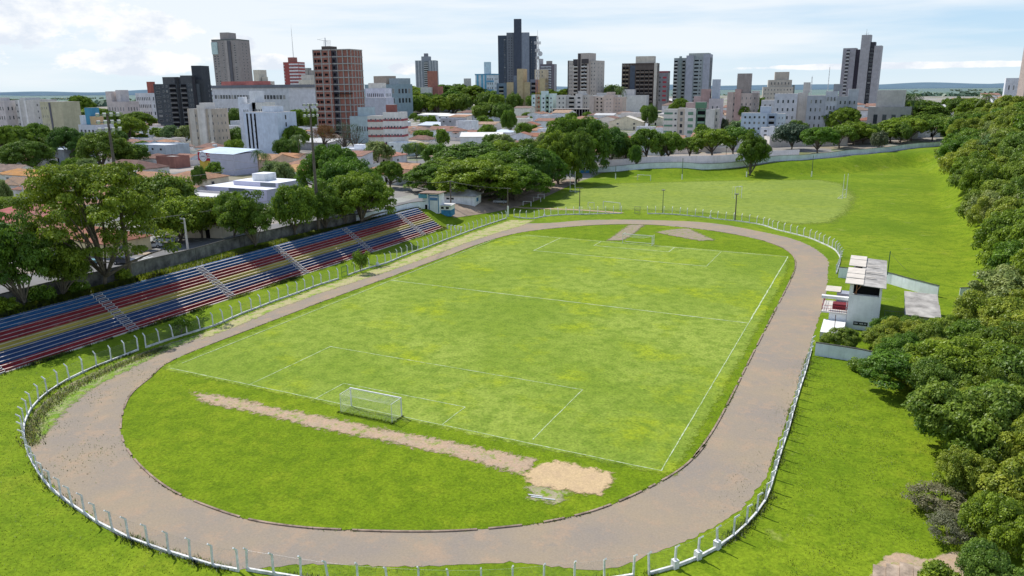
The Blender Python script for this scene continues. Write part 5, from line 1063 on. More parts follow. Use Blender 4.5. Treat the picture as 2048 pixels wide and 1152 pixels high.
R,W,D,Hh=B_(994,1097,138,800,'lower block of yellow and blue grey towers in front of the tall dark tower','the yellow and blue grey block',r=.4,g=12,col=(.42,.33,.18),blocks=[(-.5,-.28,-.5,.5,0,.68,(.13,.18,.23)),(-.28,-.14,-.55,.4,0,.7,(.46,.35,.2)),(-.14,-.06,-.5,.3,0,.85,(.14,.17,.22)),(-.06,.06,-.6,.4,0,1,(.46,.35,.2)),(.06,.2,-.5,.4,0,.7,(.46,.36,.21)),(.2,.36,-.45,.5,0,.76,(.17,.18,.22)),(.28,.5,-.3,.5,0,.98,(.5,.41,.28)),(.36,.5,-.5,.5,0,.78,(.48,.38,.22))],win=[('f',-.46,-.34,.08,.62,1,6,.8,.75,'b',(.4,.37,.3)),('f',.22,.32,.08,.7,1,6,.8,.75,'b',(.25,.2,.18)),('r',-.4,.4,.1,.7,4,7,.2,.45,'w'),('f',.3,.48,.8,.96,3,2,.3,.5,'w')])
R,W,D,Hh=B_(1080,1113,122,900,'grey and violet tower with white stripes behind the lattice mast','the striped violet tower',name='residential_tower',r=.9,g=0,col=(.13,.11,.13),blocks=[(-.5,.5,-.5,.5,0,.93,(.13,.11,.13)),(-.1,.25,-.2,.2,.93,1,(.25,.22,.2)),(.5,.53,.0,.08,0,.92,(.6,.6,.6)),(.5,.53,.22,.28,0,.92,(.55,.55,.55)),(-.6,-.5,-.5,.2,0,1.05,(.42,.4,.4))],win=[('f',-.45,.45,.1,.9,1,14,.95,.5,'p',(.45,.45,.46)),('f',-.2,.4,.1,.88,2,14,.4,.3,'w',None,.53)])
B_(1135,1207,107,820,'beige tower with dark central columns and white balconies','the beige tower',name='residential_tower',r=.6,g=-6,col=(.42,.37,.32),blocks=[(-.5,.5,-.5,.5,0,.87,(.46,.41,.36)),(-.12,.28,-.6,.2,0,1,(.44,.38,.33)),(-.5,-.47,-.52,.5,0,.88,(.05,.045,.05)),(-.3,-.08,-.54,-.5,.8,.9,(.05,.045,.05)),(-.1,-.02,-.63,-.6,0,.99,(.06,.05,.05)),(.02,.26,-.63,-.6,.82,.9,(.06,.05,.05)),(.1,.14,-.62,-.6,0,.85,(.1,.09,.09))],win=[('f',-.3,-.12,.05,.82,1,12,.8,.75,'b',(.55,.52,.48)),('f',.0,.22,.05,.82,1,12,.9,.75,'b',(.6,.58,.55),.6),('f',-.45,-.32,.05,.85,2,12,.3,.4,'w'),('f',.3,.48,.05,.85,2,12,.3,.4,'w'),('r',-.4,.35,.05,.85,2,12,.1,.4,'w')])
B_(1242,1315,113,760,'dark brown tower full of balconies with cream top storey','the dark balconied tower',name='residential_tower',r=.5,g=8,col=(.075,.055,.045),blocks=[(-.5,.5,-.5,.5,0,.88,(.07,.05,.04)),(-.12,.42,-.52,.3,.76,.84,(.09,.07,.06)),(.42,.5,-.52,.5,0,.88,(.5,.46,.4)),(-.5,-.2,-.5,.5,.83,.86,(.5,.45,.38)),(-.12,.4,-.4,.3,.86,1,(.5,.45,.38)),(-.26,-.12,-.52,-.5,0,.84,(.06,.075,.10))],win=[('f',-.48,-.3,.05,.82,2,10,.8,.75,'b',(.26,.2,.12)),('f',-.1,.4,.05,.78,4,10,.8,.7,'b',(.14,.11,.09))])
B_(1313,1337,143,790,'small grey block with red balcony accents beside the dark balconied tower','the grey block with red balconies',r=.8,g=0,col=(.25,.25,.26),blocks=[(-.5,.5,-.5,.5,0,1,(.25,.25,.26)),(-.5,.5,-.52,.5,.97,1.01,(.3,.05,.06))],win=[('f',0,.4,.2,.9,1,6,.9,.4,'p',(.42,.05,.07)),('f',-.42,-.1,.2,.9,1,6,.5,.4,'w'),('r',-.3,.3,.2,.9,2,6,.3,.4,'w')])
B_(1345,1419,107,780,'grey green tower with balconies and a satellite dish on top','the grey green tower',name='residential_tower',r=.55,g=4,col=(.30,.32,.33),blocks=[(-.5,.5,-.5,.5,0,.92,(.28,.31,.31)),(-.1,.45,-.4,.4,.92,1,(.34,.36,.34)),(-.15,.05,-.58,.3,0,.96,(.34,.35,.39)),(.32,.5,-.56,.5,0,.98,(.33,.34,.38)),(-.35,-.28,-.55,-.5,0,.95,(.2,.24,.23))],win=[('f',-.5,-.38,.05,.88,1,13,.8,.75,'b',(.5,.52,.5)),('f',-.27,-.17,.05,.88,1,13,.8,.75,'b',(.2,.23,.22)),('f',.07,.2,.05,.9,1,13,.9,.4,'hole'),('f',.2,.3,.05,.9,1,13,.5,.4,'w')])
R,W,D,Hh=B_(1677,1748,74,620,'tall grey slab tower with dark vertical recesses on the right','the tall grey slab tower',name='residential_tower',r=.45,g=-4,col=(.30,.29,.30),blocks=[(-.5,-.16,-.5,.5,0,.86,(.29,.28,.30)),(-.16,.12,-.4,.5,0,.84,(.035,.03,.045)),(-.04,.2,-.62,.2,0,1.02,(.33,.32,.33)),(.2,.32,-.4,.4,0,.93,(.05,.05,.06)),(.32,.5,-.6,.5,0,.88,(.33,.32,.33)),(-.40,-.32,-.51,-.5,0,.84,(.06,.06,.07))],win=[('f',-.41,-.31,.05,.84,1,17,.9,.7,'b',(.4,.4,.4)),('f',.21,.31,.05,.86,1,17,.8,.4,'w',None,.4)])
sa=MB(); sa.tube((.05*W,0,Hh),(.05*W,0,Hh*1.1),.25,.1,STEEL,5).tube((-.0*W,0,Hh*1.04),(.1*W,0,Hh*1.04),.08,.08,STEEL,4).tube((.1*W,0,Hh),(.1*W,0,Hh*1.06),.08,.08,STEEL,4); sa.put('antenna',R)
B_(2031,2075,88,500,'pinkish tower cut by the right edge of the photo','the right edge tower',name='residential_tower',r=.7,g=20,col=(.36,.30,.27),blocks=[(-.5,.5,-.5,.5,0,1,(.36,.30,.27))],win=[('f',-.35,.3,.1,.9,3,13,.5,.45,'w')])
B_(2002,2034,156,540,'low white block left of the right edge tower',None,r=.7,col=(.55,.56,.58),blocks=[(-.5,.5,-.5,.5,0,1,(.55,.57,.6))],win=[('f',-.4,.4,.6,.85,3,1,.3,.5,'w')])
B_(1453,1514,147,560,'grey beige stepped block with a high square roof tower','the stepped beige block',r=.6,g=2,col=(.36,.32,.29),blocks=[(-.5,.5,-.5,.5,0,.62,(.42,.36,.32)),(-.22,.22,-.4,.3,0,1,(.27,.24,.22)),(-.5,-.3,-.55,.3,0,.64,(.4,.33,.29)),(.3,.5,-.5,.4,0,.66,(.5,.46,.43)),(-.25,-.05,-.55,-.4,0,.7,(.38,.27,.24))],win=[('f',-.48,.48,.1,.58,7,4,.28,.4,'w'),('r',-.4,.4,.1,.58,3,4,.28,.4,'w')])
B_(1522,1583,144,640,'cream many windowed block with stepped top floors','the cream stepped block',r=.6,g=10,col=(.44,.40,.34),blocks=[(-.5,.45,-.5,.5,0,.66,(.45,.41,.35)),(-.35,.4,-.4,.4,.66,.82,(.43,.39,.33)),(-.15,.3,-.3,.3,.82,1,(.42,.38,.32)),(.45,.5,-.4,.3,0,.7,(.2,.22,.2))],win=[('f',-.48,.42,.1,.64,9,6,.3,.4,'w'),('f',-.3,.35,.68,.8,6,1,.3,.5,'w')])
B_(1522,1645,176,470,'long whitish apartment row with small windows','the long whitish row',r=.35,g=3,col=(.46,.45,.47),blocks=[(-.5,-.3,-.5,.5,0,.74,(.5,.48,.48)),(-.3,.05,-.5,.5,0,.88,(.48,.48,.5)),(.05,.2,-.4,.4,0,.9,(.46,.42,.38)),(.2,.35,-.5,.5,0,.72,(.5,.48,.48)),(.35,.5,-.5,.5,0,.8,(.46,.45,.46)),(.12,.22,-.2,.2,.9,1.12,(.5,.46,.42))],win=[('f',-.28,.03,.1,.8,4,4,.35,.4,'w'),('f',.22,.34,.1,.7,2,4,.4,.4,'w'),('f',-.48,-.32,.2,.7,2,3,.3,.4,'w'),('f',.37,.48,.1,.75,2,4,.35,.4,'w')])
B_(1612,1704,168,450,'grey and light grey apartment row with white window frames','the grey apartment row',r=.4,g=3,col=(.32,.33,.36),blocks=[(-.5,-.14,-.5,.5,0,.78,(.33,.34,.37)),(-.14,.1,-.45,.5,0,.86,(.42,.43,.46)),(.1,.3,-.5,.5,0,.76,(.3,.31,.33)),(.3,.5,-.4,.5,0,.9,(.36,.37,.4)),(.0,.16,-.2,.2,.86,1,(.26,.26,.28))],win=[('f',-.46,-.18,.1,.74,3,4,.35,.45,'w'),('f',-.12,.08,.1,.8,3,4,.4,.45,'w'),('f',.12,.48,.1,.72,4,4,.35,.45,'w')])
B_(1370,1442,178,480,'pink apartment block with red window accents','the pink block',r=.5,g=4,col=(.42,.29,.27),blocks=[(-.5,.15,-.5,.5,0,.72,(.46,.33,.3)),(-.1,.15,-.3,.3,.72,1,(.36,.24,.22)),(.15,.5,-.5,.5,0,.8,(.48,.42,.42)),(.2,.4,-.3,.3,.8,1.2,(.4,.42,.47)),(-.3,-.1,-.3,.3,.72,.85,(.42,.3,.28))],win=[('f',-.45,.1,.15,.65,4,3,.25,.4,'w'),('f',-.3,-.2,.15,.65,1,3,.7,.4,'p',(.45,.08,.1)),('f',.2,.45,.15,.7,2,3,.3,.4,'w')])
R,W,D,Hh=B_(1063,1114,182,500,'pale green and white four storey apartment block','the pale green block',r=.5,g=2,base=233,col=(.42,.52,.45),blocks=[(-.5,-.3,-.5,.5,0,.86,(.48,.6,.58)),(-.3,-.05,-.45,.5,0,.84,(.33,.46,.36)),(-.05,.15,-.5,.3,0,1,(.5,.6,.58)),(.15,.32,-.45,.5,0,.84,(.34,.47,.37)),(.32,.5,-.5,.5,0,.9,(.5,.6,.56))],win=[('f',-.46,-.34,.1,.8,1,4,.6,.4,'w'),('f',.0,.12,.1,.8,1,4,.6,.4,'w'),('f',-.25,-.1,.1,.8,1,4,.8,.7,'b',(.3,.42,.34),.45),('f',.17,.3,.1,.8,1,4,.8,.7,'b',(.3,.42,.34),.45),('f',.35,.47,.1,.8,1,4,.5,.4,'w')])
B_(1112,1186,182,505,'whitish grey four storey apartment block in the centre','the whitish centre block',r=.45,g=2,base=233,col=(.5,.49,.46),blocks=[(-.5,-.2,-.5,.5,0,.84,(.5,.49,.45)),(-.2,.1,-.4,.5,0,.8,(.44,.43,.4)),(.1,.32,-.5,.5,0,.9,(.52,.5,.47)),(.15,.32,-.3,.3,.9,1,(.5,.48,.45)),(.32,.5,-.4,.5,0,.84,(.46,.43,.38))],win=[('f',-.46,-.22,.1,.8,2,4,.35,.4,'w'),('f',-.15,.08,.1,.78,1,4,.7,.7,'b',(.4,.4,.38),.4),('f',.12,.3,.1,.82,1,4,.5,.4,'w'),('f',.35,.48,.1,.8,2,4,.4,.4,'w')])
B_(1178,1252,186,495,'peach coloured four storey apartment block','the peach block',r=.5,g=2,base=236,col=(.5,.41,.34),blocks=[(-.5,-.36,-.5,.5,0,.88,(.45,.38,.33)),(-.36,-.05,-.4,.5,0,.86,(.5,.42,.35)),(-.05,.25,-.5,.4,0,.92,(.53,.43,.36)),(.0,.2,-.3,.2,.92,1.04,(.5,.4,.34)),(.25,.5,-.45,.5,0,.84,(.5,.40,.33))],win=[('f',-.33,-.08,.08,.82,2,5,.4,.7,'b',(.5,.4,.35),.4),('f',.0,.2,.1,.82,2,5,.25,.35,'w'),('f',.28,.47,.1,.8,2,5,.25,.35,'w')])
B_(1166,1300,181,760,'long white building with stair blocks behind the centre apartments','the long white rear building',r=.3,g=2,col=(.52,.5,.48),blocks=[(-.5,.5,-.5,.5,0,.8,(.54,.52,.5)),(.1,.3,-.3,.3,.8,1.05,(.55,.52,.5)),(-.3,-.1,-.3,.3,.8,.9,(.5,.48,.46))])
pg=MB(); xq,yq,zq=at(1145,236); rq=thing('concrete_shell','open grey concrete frame standing before the centre apartments','structure',(xq,yq,zq),.03)
for k in range(16): pg.box(-20+k*2.6,-19.6+k*2.6,0,.4,-.4,7.4,CONC)
pg.put('column_row',rq); MB().box(-20.6,20,-.4,7,7.4,8.,CONC).put('slab',rq); MB().box(-20,19.4,4,4.3,-.4,7.39,DARK).put('back_wall',rq)
R,W,D,Hh=B_(1326,1436,206,380,'cream apartment block with green panels and a green water tower','the cream and green block',r=.32,g=5,base=277,col=(.52,.49,.44),blocks=[(-.5,-.24,-.5,.5,0,.83,(.53,.50,.45)),(-.24,-.1,-.45,.5,0,.86,(.46,.40,.33)),(-.1,.1,-.56,.4,0,.85,(.55,.52,.48)),(.1,.28,-.45,.4,0,.83,(.1,.19,.13)),(.08,.26,-.5,.3,.85,1.03,(.10,.2,.12)),(.28,.44,-.56,.4,0,.83,(.55,.52,.48)),(.44,.5,-.4,.5,0,.84,(.46,.42,.37))],win=[('f',-.49,-.33,.1,.8,1,4,1.,.3,'p',(.11,.21,.14)),('f',-.22,-.12,.1,.8,1,4,.5,.6,'w',None,.45),('f',-.05,.06,.1,.8,1,4,.85,.5,'p',(.12,.22,.15),.56),('f',.12,.27,.06,.8,1,4,.9,.8,'b',(.14,.24,.16),.45),('f',-.3,-.25,.1,.8,1,4,.8,.3,'w'),('f',.45,.49,.1,.8,1,4,.6,.5,'w',None,.4)])
B_(1481,1566,215,395,'pale blue grey apartment block with many paired windows','the pale blue apartment block',r=.4,g=4,base=282,col=(.40,.46,.52),blocks=[(-.5,.3,-.5,.5,0,.84,(.40,.46,.53)),(-.08,.16,-.3,.3,.84,1.04,(.42,.47,.54)),(.1,.3,-.54,-.5,0,.82,(.26,.31,.38)),(.3,.5,-.4,.5,0,.82,(.42,.47,.5))],win=[('f',-.46,.08,.12,.8,5,4,.45,.4,'w'),('f',.12,.28,.1,.78,1,4,.8,.75,'b',(.3,.34,.4),.54),('f',.33,.48,.12,.78,2,4,.3,.35,'w',None,.4)])
B_(1520,1563,252,360,'small white three storey house with grey shutters before the pale blue block','the small white block',r=.6,g=4,base=287,col=(.60,.60,.62),blocks=[(-.5,.5,-.5,.5,0,.92,(.6,.6,.62)),(-.1,.12,-.54,.2,0,1,(.64,.64,.66))],win=[('f',-.42,-.12,.12,.85,1,3,.45,.4,'w'),('f',.14,.44,.12,.85,1,3,.45,.4,'w')])
B_(1432,1484,266,385,'grey blank walled low building between the two apartment blocks',None,r=.5,g=4,base=290,col=(.42,.42,.46),blocks=[(-.5,.5,-.5,.5,0,.8,(.42,.42,.46)),(-.3,.5,-.3,.5,.8,1,(.52,.52,.55))])
B_(1738,1868,180,470,'low grey building behind the spreading trees right of the slab tower',None,r=.3,g=0,col=(.34,.33,.31),blocks=[(-.5,.1,-.5,.5,0,.6,(.3,.29,.27)),(-.4,.0,-.3,.5,.6,1,(.45,.42,.38))],win=[('f',-.45,.05,.1,.5,4,1,.5,.6,'w')])
# lattice telecom mast
def lattice(px,pyt,d,label,w,red=True,dish=False):
    x,y,z=atd(px,d); h=ztop(x,y,pyt)-z; r=thing('telecom_mast',label,'antenna mast',(x,y,z)); b=MB(); n=int(h/4)
    mr=plain('mast_red',(.42,.16,.08),.7,.2); mw=plain('mast_white',(.6,.6,.6),.6,.2)
    for i in range(n):
        z0_,z1_=h*.93*i/n,h*.93*(i+1)/n; k0=w*(1-.6*i/n);k1=w*(1-.6*(i+1)/n); m_=mr if (red and i<n*.45) else mw
        c0=[(k0*a,k0*c,z0_) for a,c in ((-1,-1),(1,-1),(1,1),(-1,1))]; c1=[(k1*a,k1*c,z1_) for a,c in ((-1,-1),(1,-1),(1,1),(-1,1))]
        for q in range(4): b.tube(c0[q],c1[q],.16,.16,m_,3,False); b.tube(c0[q],c1[(q+1)%4],.08,.08,m_,3,False); b.tube(c1[q],c1[(q+1)%4],.08,.08,m_,3,False)
    b.tube((0,0,h*.9),(0,0,h),.18,.08,mw,4); b.put('lattice',r)
    if dish:
        for zz,rr in ((h*.86,2.6),(h*.78,1.8),(h*.7,1.4)):
            q=MB()
            for k in range(10): a=k*.628; q.tube((rr*math.cos(a),rr*math.sin(a),zz),(rr*math.cos(a+.628),rr*math.sin(a+.628),zz),.12,.12,mw,4); q.box(rr*math.cos(a)-.15,rr*math.cos(a)+.15,rr*math.sin(a)-.15,rr*math.sin(a)+.15,zz-1,zz+1.4,mw)
            q.put('antenna_ring',r)
        q=MB(); q.tube((3.2,-1.2,h*.745),(3.2,-1.7,h*.745),1.9,2.0,mw,14); q.put('dish',r)
    return r
lattice(1075,60,640,'tall red and white lattice telecom mast with round dish in the centre',1.5,True,True)
lattice(1620,150,900,'thin lattice mast with small platform right of the cream stepped block',1.,False); lattice(1654,130,1000,'thin needle mast left of the tall grey slab tower',.5,False)
B_(1142,1150,164,1000,'tiny red box on the horizon left of the beige tower',None,r=1,col=(.4,.08,.08),blocks=[(-.5,.5,-.5,.5,0,1,(.4,.08,.08))],name='rooftop_box')
# ---- low buildings with known places
def roofgeo(kind,w,d,h,rh,ov,mat,along='x'):
    b=MB(); x,y=w/2+ov,d/2+ov; zt=h-.05
    if kind=='gable':
        if along=='x': P=[(-x,-y,zt),(x,-y,zt),(x,y,zt),(-x,y,zt),(-x,0,zt+rh),(x,0,zt+rh)]; F=[(0,1,5,4),(2,3,4,5)]
        else: P=[(-x,-y,zt),(x,-y,zt),(x,y,zt),(-x,y,zt),(0,-y,zt+rh),(0,y,zt+rh)]; F=[(0,4,5,3),(1,2,5,4)]
    elif kind=='hip':
        k=min(x,y)*.9
        if x>=y: P=[(-x,-y,zt),(x,-y,zt),(x,y,zt),(-x,y,zt),(-x+k,0,zt+rh),(x-k,0,zt+rh)]; F=[(0,1,5,4),(1,2,5),(2,3,4,5),(3,0,4)]
        else: P=[(-x,-y,zt),(x,-y,zt),(x,y,zt),(-x,y,zt),(0,-y+k,zt+rh),(0,y-k,zt+rh)]; F=[(0,1,4),(1,2,5,4),(2,3,5),(3,0,4,5)]
    elif kind=='shed': P=[(-x,-y,zt),(x,-y,zt),(x,y,zt+rh),(-x,y,zt+rh)]; F=[(0,1,2,3)]
    b.v=P; b.f=F; b.m=[b.mi(mat)]*len(F)
    b.v=b.v+[(p[0],p[1],p[2]-.16) for p in P]; n=len(P)
    for i in range(4 if kind!='shed' else 4):
        j=(i+1)%4; 
        if kind=='gable' and along=='x' and i in (1,3): continue
        if kind=='gable' and along!='x' and i in (0,2): continue
        b.f.append((i,i+n,j+n,j)); b.m.append(0)
    return b
TC=[(.47,.27,.19),(.40,.22,.165),(.52,.30,.19),(.31,.18,.145),(.54,.37,.26),(.32,.23,.19)]
def house(px,base=None,d=None,w=12,dep=11,h=3.4,kind='hip',wall=(.6,.57,.52),roof=TC[0],label=None,short=None,g=None,rh=1.9,along=None,name='house',tank=False,xyz=None,wn=2,group=None,cat='house'):
    x,y,z=xyz or (at(px,base) if base else atd(px,d)); g=math.radians(g if g is not None else random.choice((0,0,3,-3,2)))
    R=thing(name,label,cat,(x,y,z),g,group); OCC.append((x,y,max(w,dep)*.62+1)); q=prj(x,y,z+h)
    if short: LANDM.append((q[0],q[1],short))
    wm=paint(wall,.15,.3); b=MB(); b.box(-w/2,w/2,-dep/2,dep/2,-2,h,wm); al=along or ('x' if w>=dep else 'y')
    if kind=='gable':
        if al=='x': 
            for s in (-1,1): b.poly([(s*w/2,-dep/2,h),(s*w/2,dep/2,h),(s*w/2,0,h+rh-.12)],wm)
        else:
            for s in (-1,1): b.poly([(-w/2,s*dep/2,h),(w/2,s*dep/2,h),(0,s*dep/2,h+rh-.12)],wm)
    if kind=='shed': b.poly([(w/2,-dep/2,h),(w/2,dep/2,h),(w/2,dep/2,h+rh-.1)],wm); b.poly([(-w/2,-dep/2,h),(-w/2,dep/2,h),(-w/2,dep/2,h+rh-.1)],wm); b.poly([(-w/2,dep/2,h),(w/2,dep/2,h),(w/2,dep/2,h+rh-.1),(-w/2,dep/2,h+rh-.1)],wm)
    b.put('wall',R)
    if kind=='flat':
        t=.18; q=MB()
        for a in ((-w/2,w/2,-dep/2,-dep/2+t),(-w/2,w/2,dep/2-t,dep/2),(-w/2,-w/2+t,-dep/2+t+.003,dep/2-t-.003),(w/2-t,w/2,-dep/2+t+.003,dep/2-t-.003)): q.box(*a,h+.002,h+.7,wm)
        q.put('parapet',R); MB().box(-w/2+t,w/2-t,-dep/2+t,dep/2-t,h+.001,h+.12,sheet(roof)).put('roof',R)
    else:
        rmat=tiles(roof) if roof[0]>roof[2]*1.35 else sheet(roof)
        roofgeo(kind,w,dep,h,rh,.5,rmat,al).put('roof',R)
    if tank: MB().box(-w*.12,w*.14,-dep*.1,dep*.15,h+.1,h+2.4,wm).put('water_tank',R)
    if wn:
        for i in range(wn): 
            u=(-.5+(i+.5)/wn)*w
            if i==wn//2 and wn>1: link('door',winmesh(1.0,2.1,'hole'),R,(u,-dep/2-.004,1.05))
            else: link('window',winmesh(1.5,1.1,'w'),R,(u,-dep/2-.004,min(1.7,h*.5)))
        link('window',winmesh(1.4,1.1,'w'),R,(w/2+.004,-dep*.15,min(1.7,h*.5)),math.pi/2)
        if h>5: 
            for i in range(wn): link('window',winmesh(1.5,1.1,'w'),R,((-.5+(i+.5)/wn)*w,-dep/2-.004,h-1.4))
    return R
HS=house
HS(66,base=340,w=17,dep=12,h=4.8,kind='gable',wall=(.58,.57,.55),roof=(.44,.23,.16),rh=3,along='x',label='white gabled house with salmon tiled roof on the far left',short='the white gabled house',g=0)
HS(60,base=365,w=26,dep=8,h=3.2,kind='shed',roof=(.55,.28,.10),label='long low house with bright orange roof below the white gabled house',rh=1.2,short='the long orange roof')
HS(40,base=308,w=26,dep=12,h=7.5,kind='flat',wall=(.55,.42,.38),roof=(.45,.4,.36),tank=False,label='pink and cream building with tall pink roof tower on the far left',short='the pink tower building',wn=0)
x_,y_,z_=at(52,301); o=MB().box(-4,3,-3,3,0,12.5,paint((.48,.25,.26))).box(-7,-4,-2.8,3,0,10,paint((.48,.26,.27))).put('roof_tower',[q for q in COL.objects if q.get('label','').startswith('pink and cream')][0],(4,-2,0))
HS(100,base=300,w=22,dep=10,h=5,kind='flat',wall=(.55,.48,.38),roof=(.5,.45,.38),label='cream walled building behind the flat topped tree on the far left',wn=0)
HS(138,base=321,w=20,dep=16,h=5.4,kind='flat',wall=(.30,.33,.35),roof=(.30,.36,.42),label='blue grey workshop with dark garage openings on the left',short='the blue grey workshop')
HS(265,base=352,w=24,dep=16,h=3.6,kind='hip',roof=(.22,.13,.11),rh=3,label='large dark brown hipped roof house right of the left mast',short='the dark brown hipped roof')
HS(325,base=316,w=24,dep=14,h=6.4,kind='flat',wall=(.34,.39,.43),roof=(.6,.62,.65),label='two storey grey house with white flat roof left of the shop',short='the grey two storey house',wn=4)
HS(270,base=318,w=22,dep=9,h=3.,kind='gable',wall=(.5,.4,.25),roof=(.36,.44,.5),rh=1.2,label='long shed with pale blue metal roof right of the left mast')
HS(348,base=334,w=12,dep=8,h=4.4,kind='flat',wall=(.27,.12,.09),roof=(.3,.28,.27),label='unplastered red brick building left of the shop with red sign',wn=0)
HS(315,base=272,w=18,dep=12,h=6,kind='flat',wall=(.62,.61,.58),roof=(.42,.25,.18),label='white two storey house complex with stepped walls',short='the white stepped house',wn=3,tank=True)
HS(357,base=274,w=20,dep=12,h=5,kind='flat',wall=(.6,.6,.58),roof=(.55,.52,.48),label='white walled house right of the white stepped house',wn=2)
# shop with red and yellow sign
x_,y_,z_=at(447,350); SH=thing('shop_building','grey shop with blue metal roof, red sign band and yellow wall','shop',(x_,y_,z_),0.02); OCC.append((x_-2,y_+6,15)); LANDM.append((430,310,'the shop with red sign'))
sw_,sd_,sh_=12.5,13.,8.2
MB().box(-sw_/2,sw_/2,0,sd_,-2,sh_,paint((.40,.40,.47),.08,.15)).put('wall',SH)
q=MB(); q.v=[(-sw_/2-8,-1.0+3,sh_+.5),(-sw_/2+1,-.3,sh_+.2),(sw_/2+.3,-.3,sh_+.1),(sw_/2+.3,sd_+.3,sh_+1.2),(-sw_/2-8,sd_+.3,sh_+1.6)]; q.f=[(0,1,2,3,4)]; q.m=[q.mi(sheet((.46,.56,.66)))]; q.put('roof',SH)
MB().box(-sw_/2-8,-sw_/2-.004,2.4,sd_,-2,sh_,paint((.42,.44,.47))).put('side_wing',SH)
s=MB().box(-sw_/2-8,-sw_/2-.1,2.0,2.35,-1,5.2,plain('yellow_paint',(.60,.44,.07),.8,.12)).put('yellow_wall',SH)
s=MB().box(-sw_/2-8.2,-sw_/2+.2,1.6,1.99,5.2,sh_+.3,plain('sign_red',(.42,.015,.035),.6,.08)).put('sign_band',SH)
MB().tube((-sw_/2-5.3,1.59,6.9),(-sw_/2-5.3,1.45,6.9),2.05,2.05,plain('sign_white',(.75,.75,.77),.6,.05),20).put('sign_disc',s)
tq=MB()
for k in range(16):
    a=k*math.pi/8; tq.tube((-sw_/2-5.3+1.5*math.cos(a),1.44,6.9+1.5*math.sin(a)),(-sw_/2-5.3+1.5*math.cos(a+.39),1.44,6.9+1.5*math.sin(a+.39)),.07,.07,plain('sign_grey',(.25,.25,.35),.6),4)
for k in range(5): tq.box(-sw_/2-6.2+k*.42,-sw_/2-5.92+k*.42,1.40,1.445,6.6,7.2,plain('sign_grey',(.25,.25,.35),.6))
for row_,n_,z__ in ((0,7,7.2),(1,8,6.2)):
    for k in range(n_): tq.box(-sw_/2-2.95+k*.36,-sw_/2-2.7+k*.36,1.52,1.585,z__+(.12 if k%3==1 else 0),z__+.7,plain('sign_white',(.75,.75,.77),.6,.05))
tq.put('sign_lettering',s)
MB().box(-sw_/2+.8,-sw_/2+5.2,-.08,-.003,-1,5.2,plain('shop_shutter',(.22,.24,.25),.6)).put('shop_window',SH)
# violet-grey modern house near the stand
x_,y_,z_=at(485,407); VH=thing('modern_house','large lilac grey flat roofed house with white roof box near the stand','house',(x_,y_,z_),.0); OCC.append((x_,y_+5,20)); LANDM.append((480,365,'the lilac flat roofed house'))
lv=paint((.45,.44,.55),.06,.08); wr=plain('white_roof',(.74,.75,.78),.7,.08,.3,0)
MB().box(-15,10,0,14,-2,4.6,lv,wr).box(-8,10,5,15,4.603,6.0,lv,wr).put('wall',VH); MB().box(-2.,3,7,12,6.003,8.2,paint((.72,.74,.77),.05,.05),wr).put('roof_box',VH)
MB().box(-5,1.5,-.06,-.003,3.0,4.5,plain('slate_panel',(.14,.16,.19),.6)).put('recess',VH); MB().box(3,9,4.93,4.997,4.8,5.9,plain('slate_panel',(.14,.16,.19),.6)).put('recess',VH)
x_,y_,z_=at(415,418); HS(0,xyz=(x_,y_,z_),w=16,dep=9,h=3.8,kind='flat',wall=(.5,.46,.46),roof=(.6,.58,.55),label='white terraced house left of the lilac flat roofed house',g=0)
HS(365,base=400,w=16,dep=10,h=3.3,kind='gable',wall=(.55,.53,.5),roof=(.40,.19,.12),rh=1.6,label='gabled house with worn red tiles between the mast tree and lilac house',g=0)
HS(300,base=372,w=18,dep=12,h=3.4,kind='hip',wall=(.5,.4,.25),roof=(.5,.28,.17),label='ochre walled house with orange brown roof in front of the dark brown roof')
HS(395,base=372,w=18,dep=12,h=3.4,kind='hip',wall=(.6,.52,.4),roof=(.46,.26,.16),label='beige house with orange tiled roof in front of the shop')
HS(530,base=340,w=20,dep=13,h=5,kind='gable',wall=(.55,.42,.30),roof=(.50,.30,.18),rh=2,label='tan two storey house behind the pair of palms',short='the tan house',g=0)
HS(610,base=358,w=20,dep=12,h=3.6,kind='hip',wall=(.7,.66,.6),roof=(.62,.36,.17),label='white house with bright orange roof left of the domed trees',short='the bright orange roof',g=0)
HS(590,base=328,w=14,dep=10,h=3.6,kind='gable',wall=(.6,.5,.4),roof=(.58,.30,.16),rh=1.5,label='orange roofed house behind the bright orange roof one',g=0)
HS(720,base=322,w=20,dep=10,h=5.5,kind='flat',wall=(.62,.64,.70),roof=(.7,.7,.72),tank=True,label='white modern house behind the domed trees',short='the white modern house',g=0)
HS(765,base=325,w=20,dep=12,h=3.8,kind='hip',wall=(.62,.58,.56),roof=(.62,.30,.22),label='house with salmon pink roof right of the white modern house',short='the salmon pink roof',g=0)
HS(805,base=310,w=12,dep=9,h=6,kind='flat',wall=(.66,.68,.72),roof=(.6,.6,.6),label='white two storey house right of the salmon pink roof',g=0)
HS(745,base=280,w=14,dep=10,h=4.4,kind='hip',wall=(.6,.52,.38),roof=(.42,.22,.15),label='cream house with brown roof left of the round pale tree',g=0)
HS(635,base=298,w=24,dep=10,h=4,kind='shed',wall=(.4,.4,.42),roof=(.5,.5,.5),rh=1.5,label='grey corrugated shed right of the left palm pair',wn=0,g=0)
HS(820,base=300,w=18,dep=11,h=3.6,kind='hip',wall=(.6,.55,.42),roof=(.6,.52,.38),label='cream roofed house behind the two leaning palms',g=0)
HS(965,base=289,w=24,dep=13,h=5,kind='gable',wall=(.68,.69,.73),roof=(.74,.72,.68),rh=2.2,label='large white house with pale gabled roof above the big trees',short='the pale gabled white house',g=20)
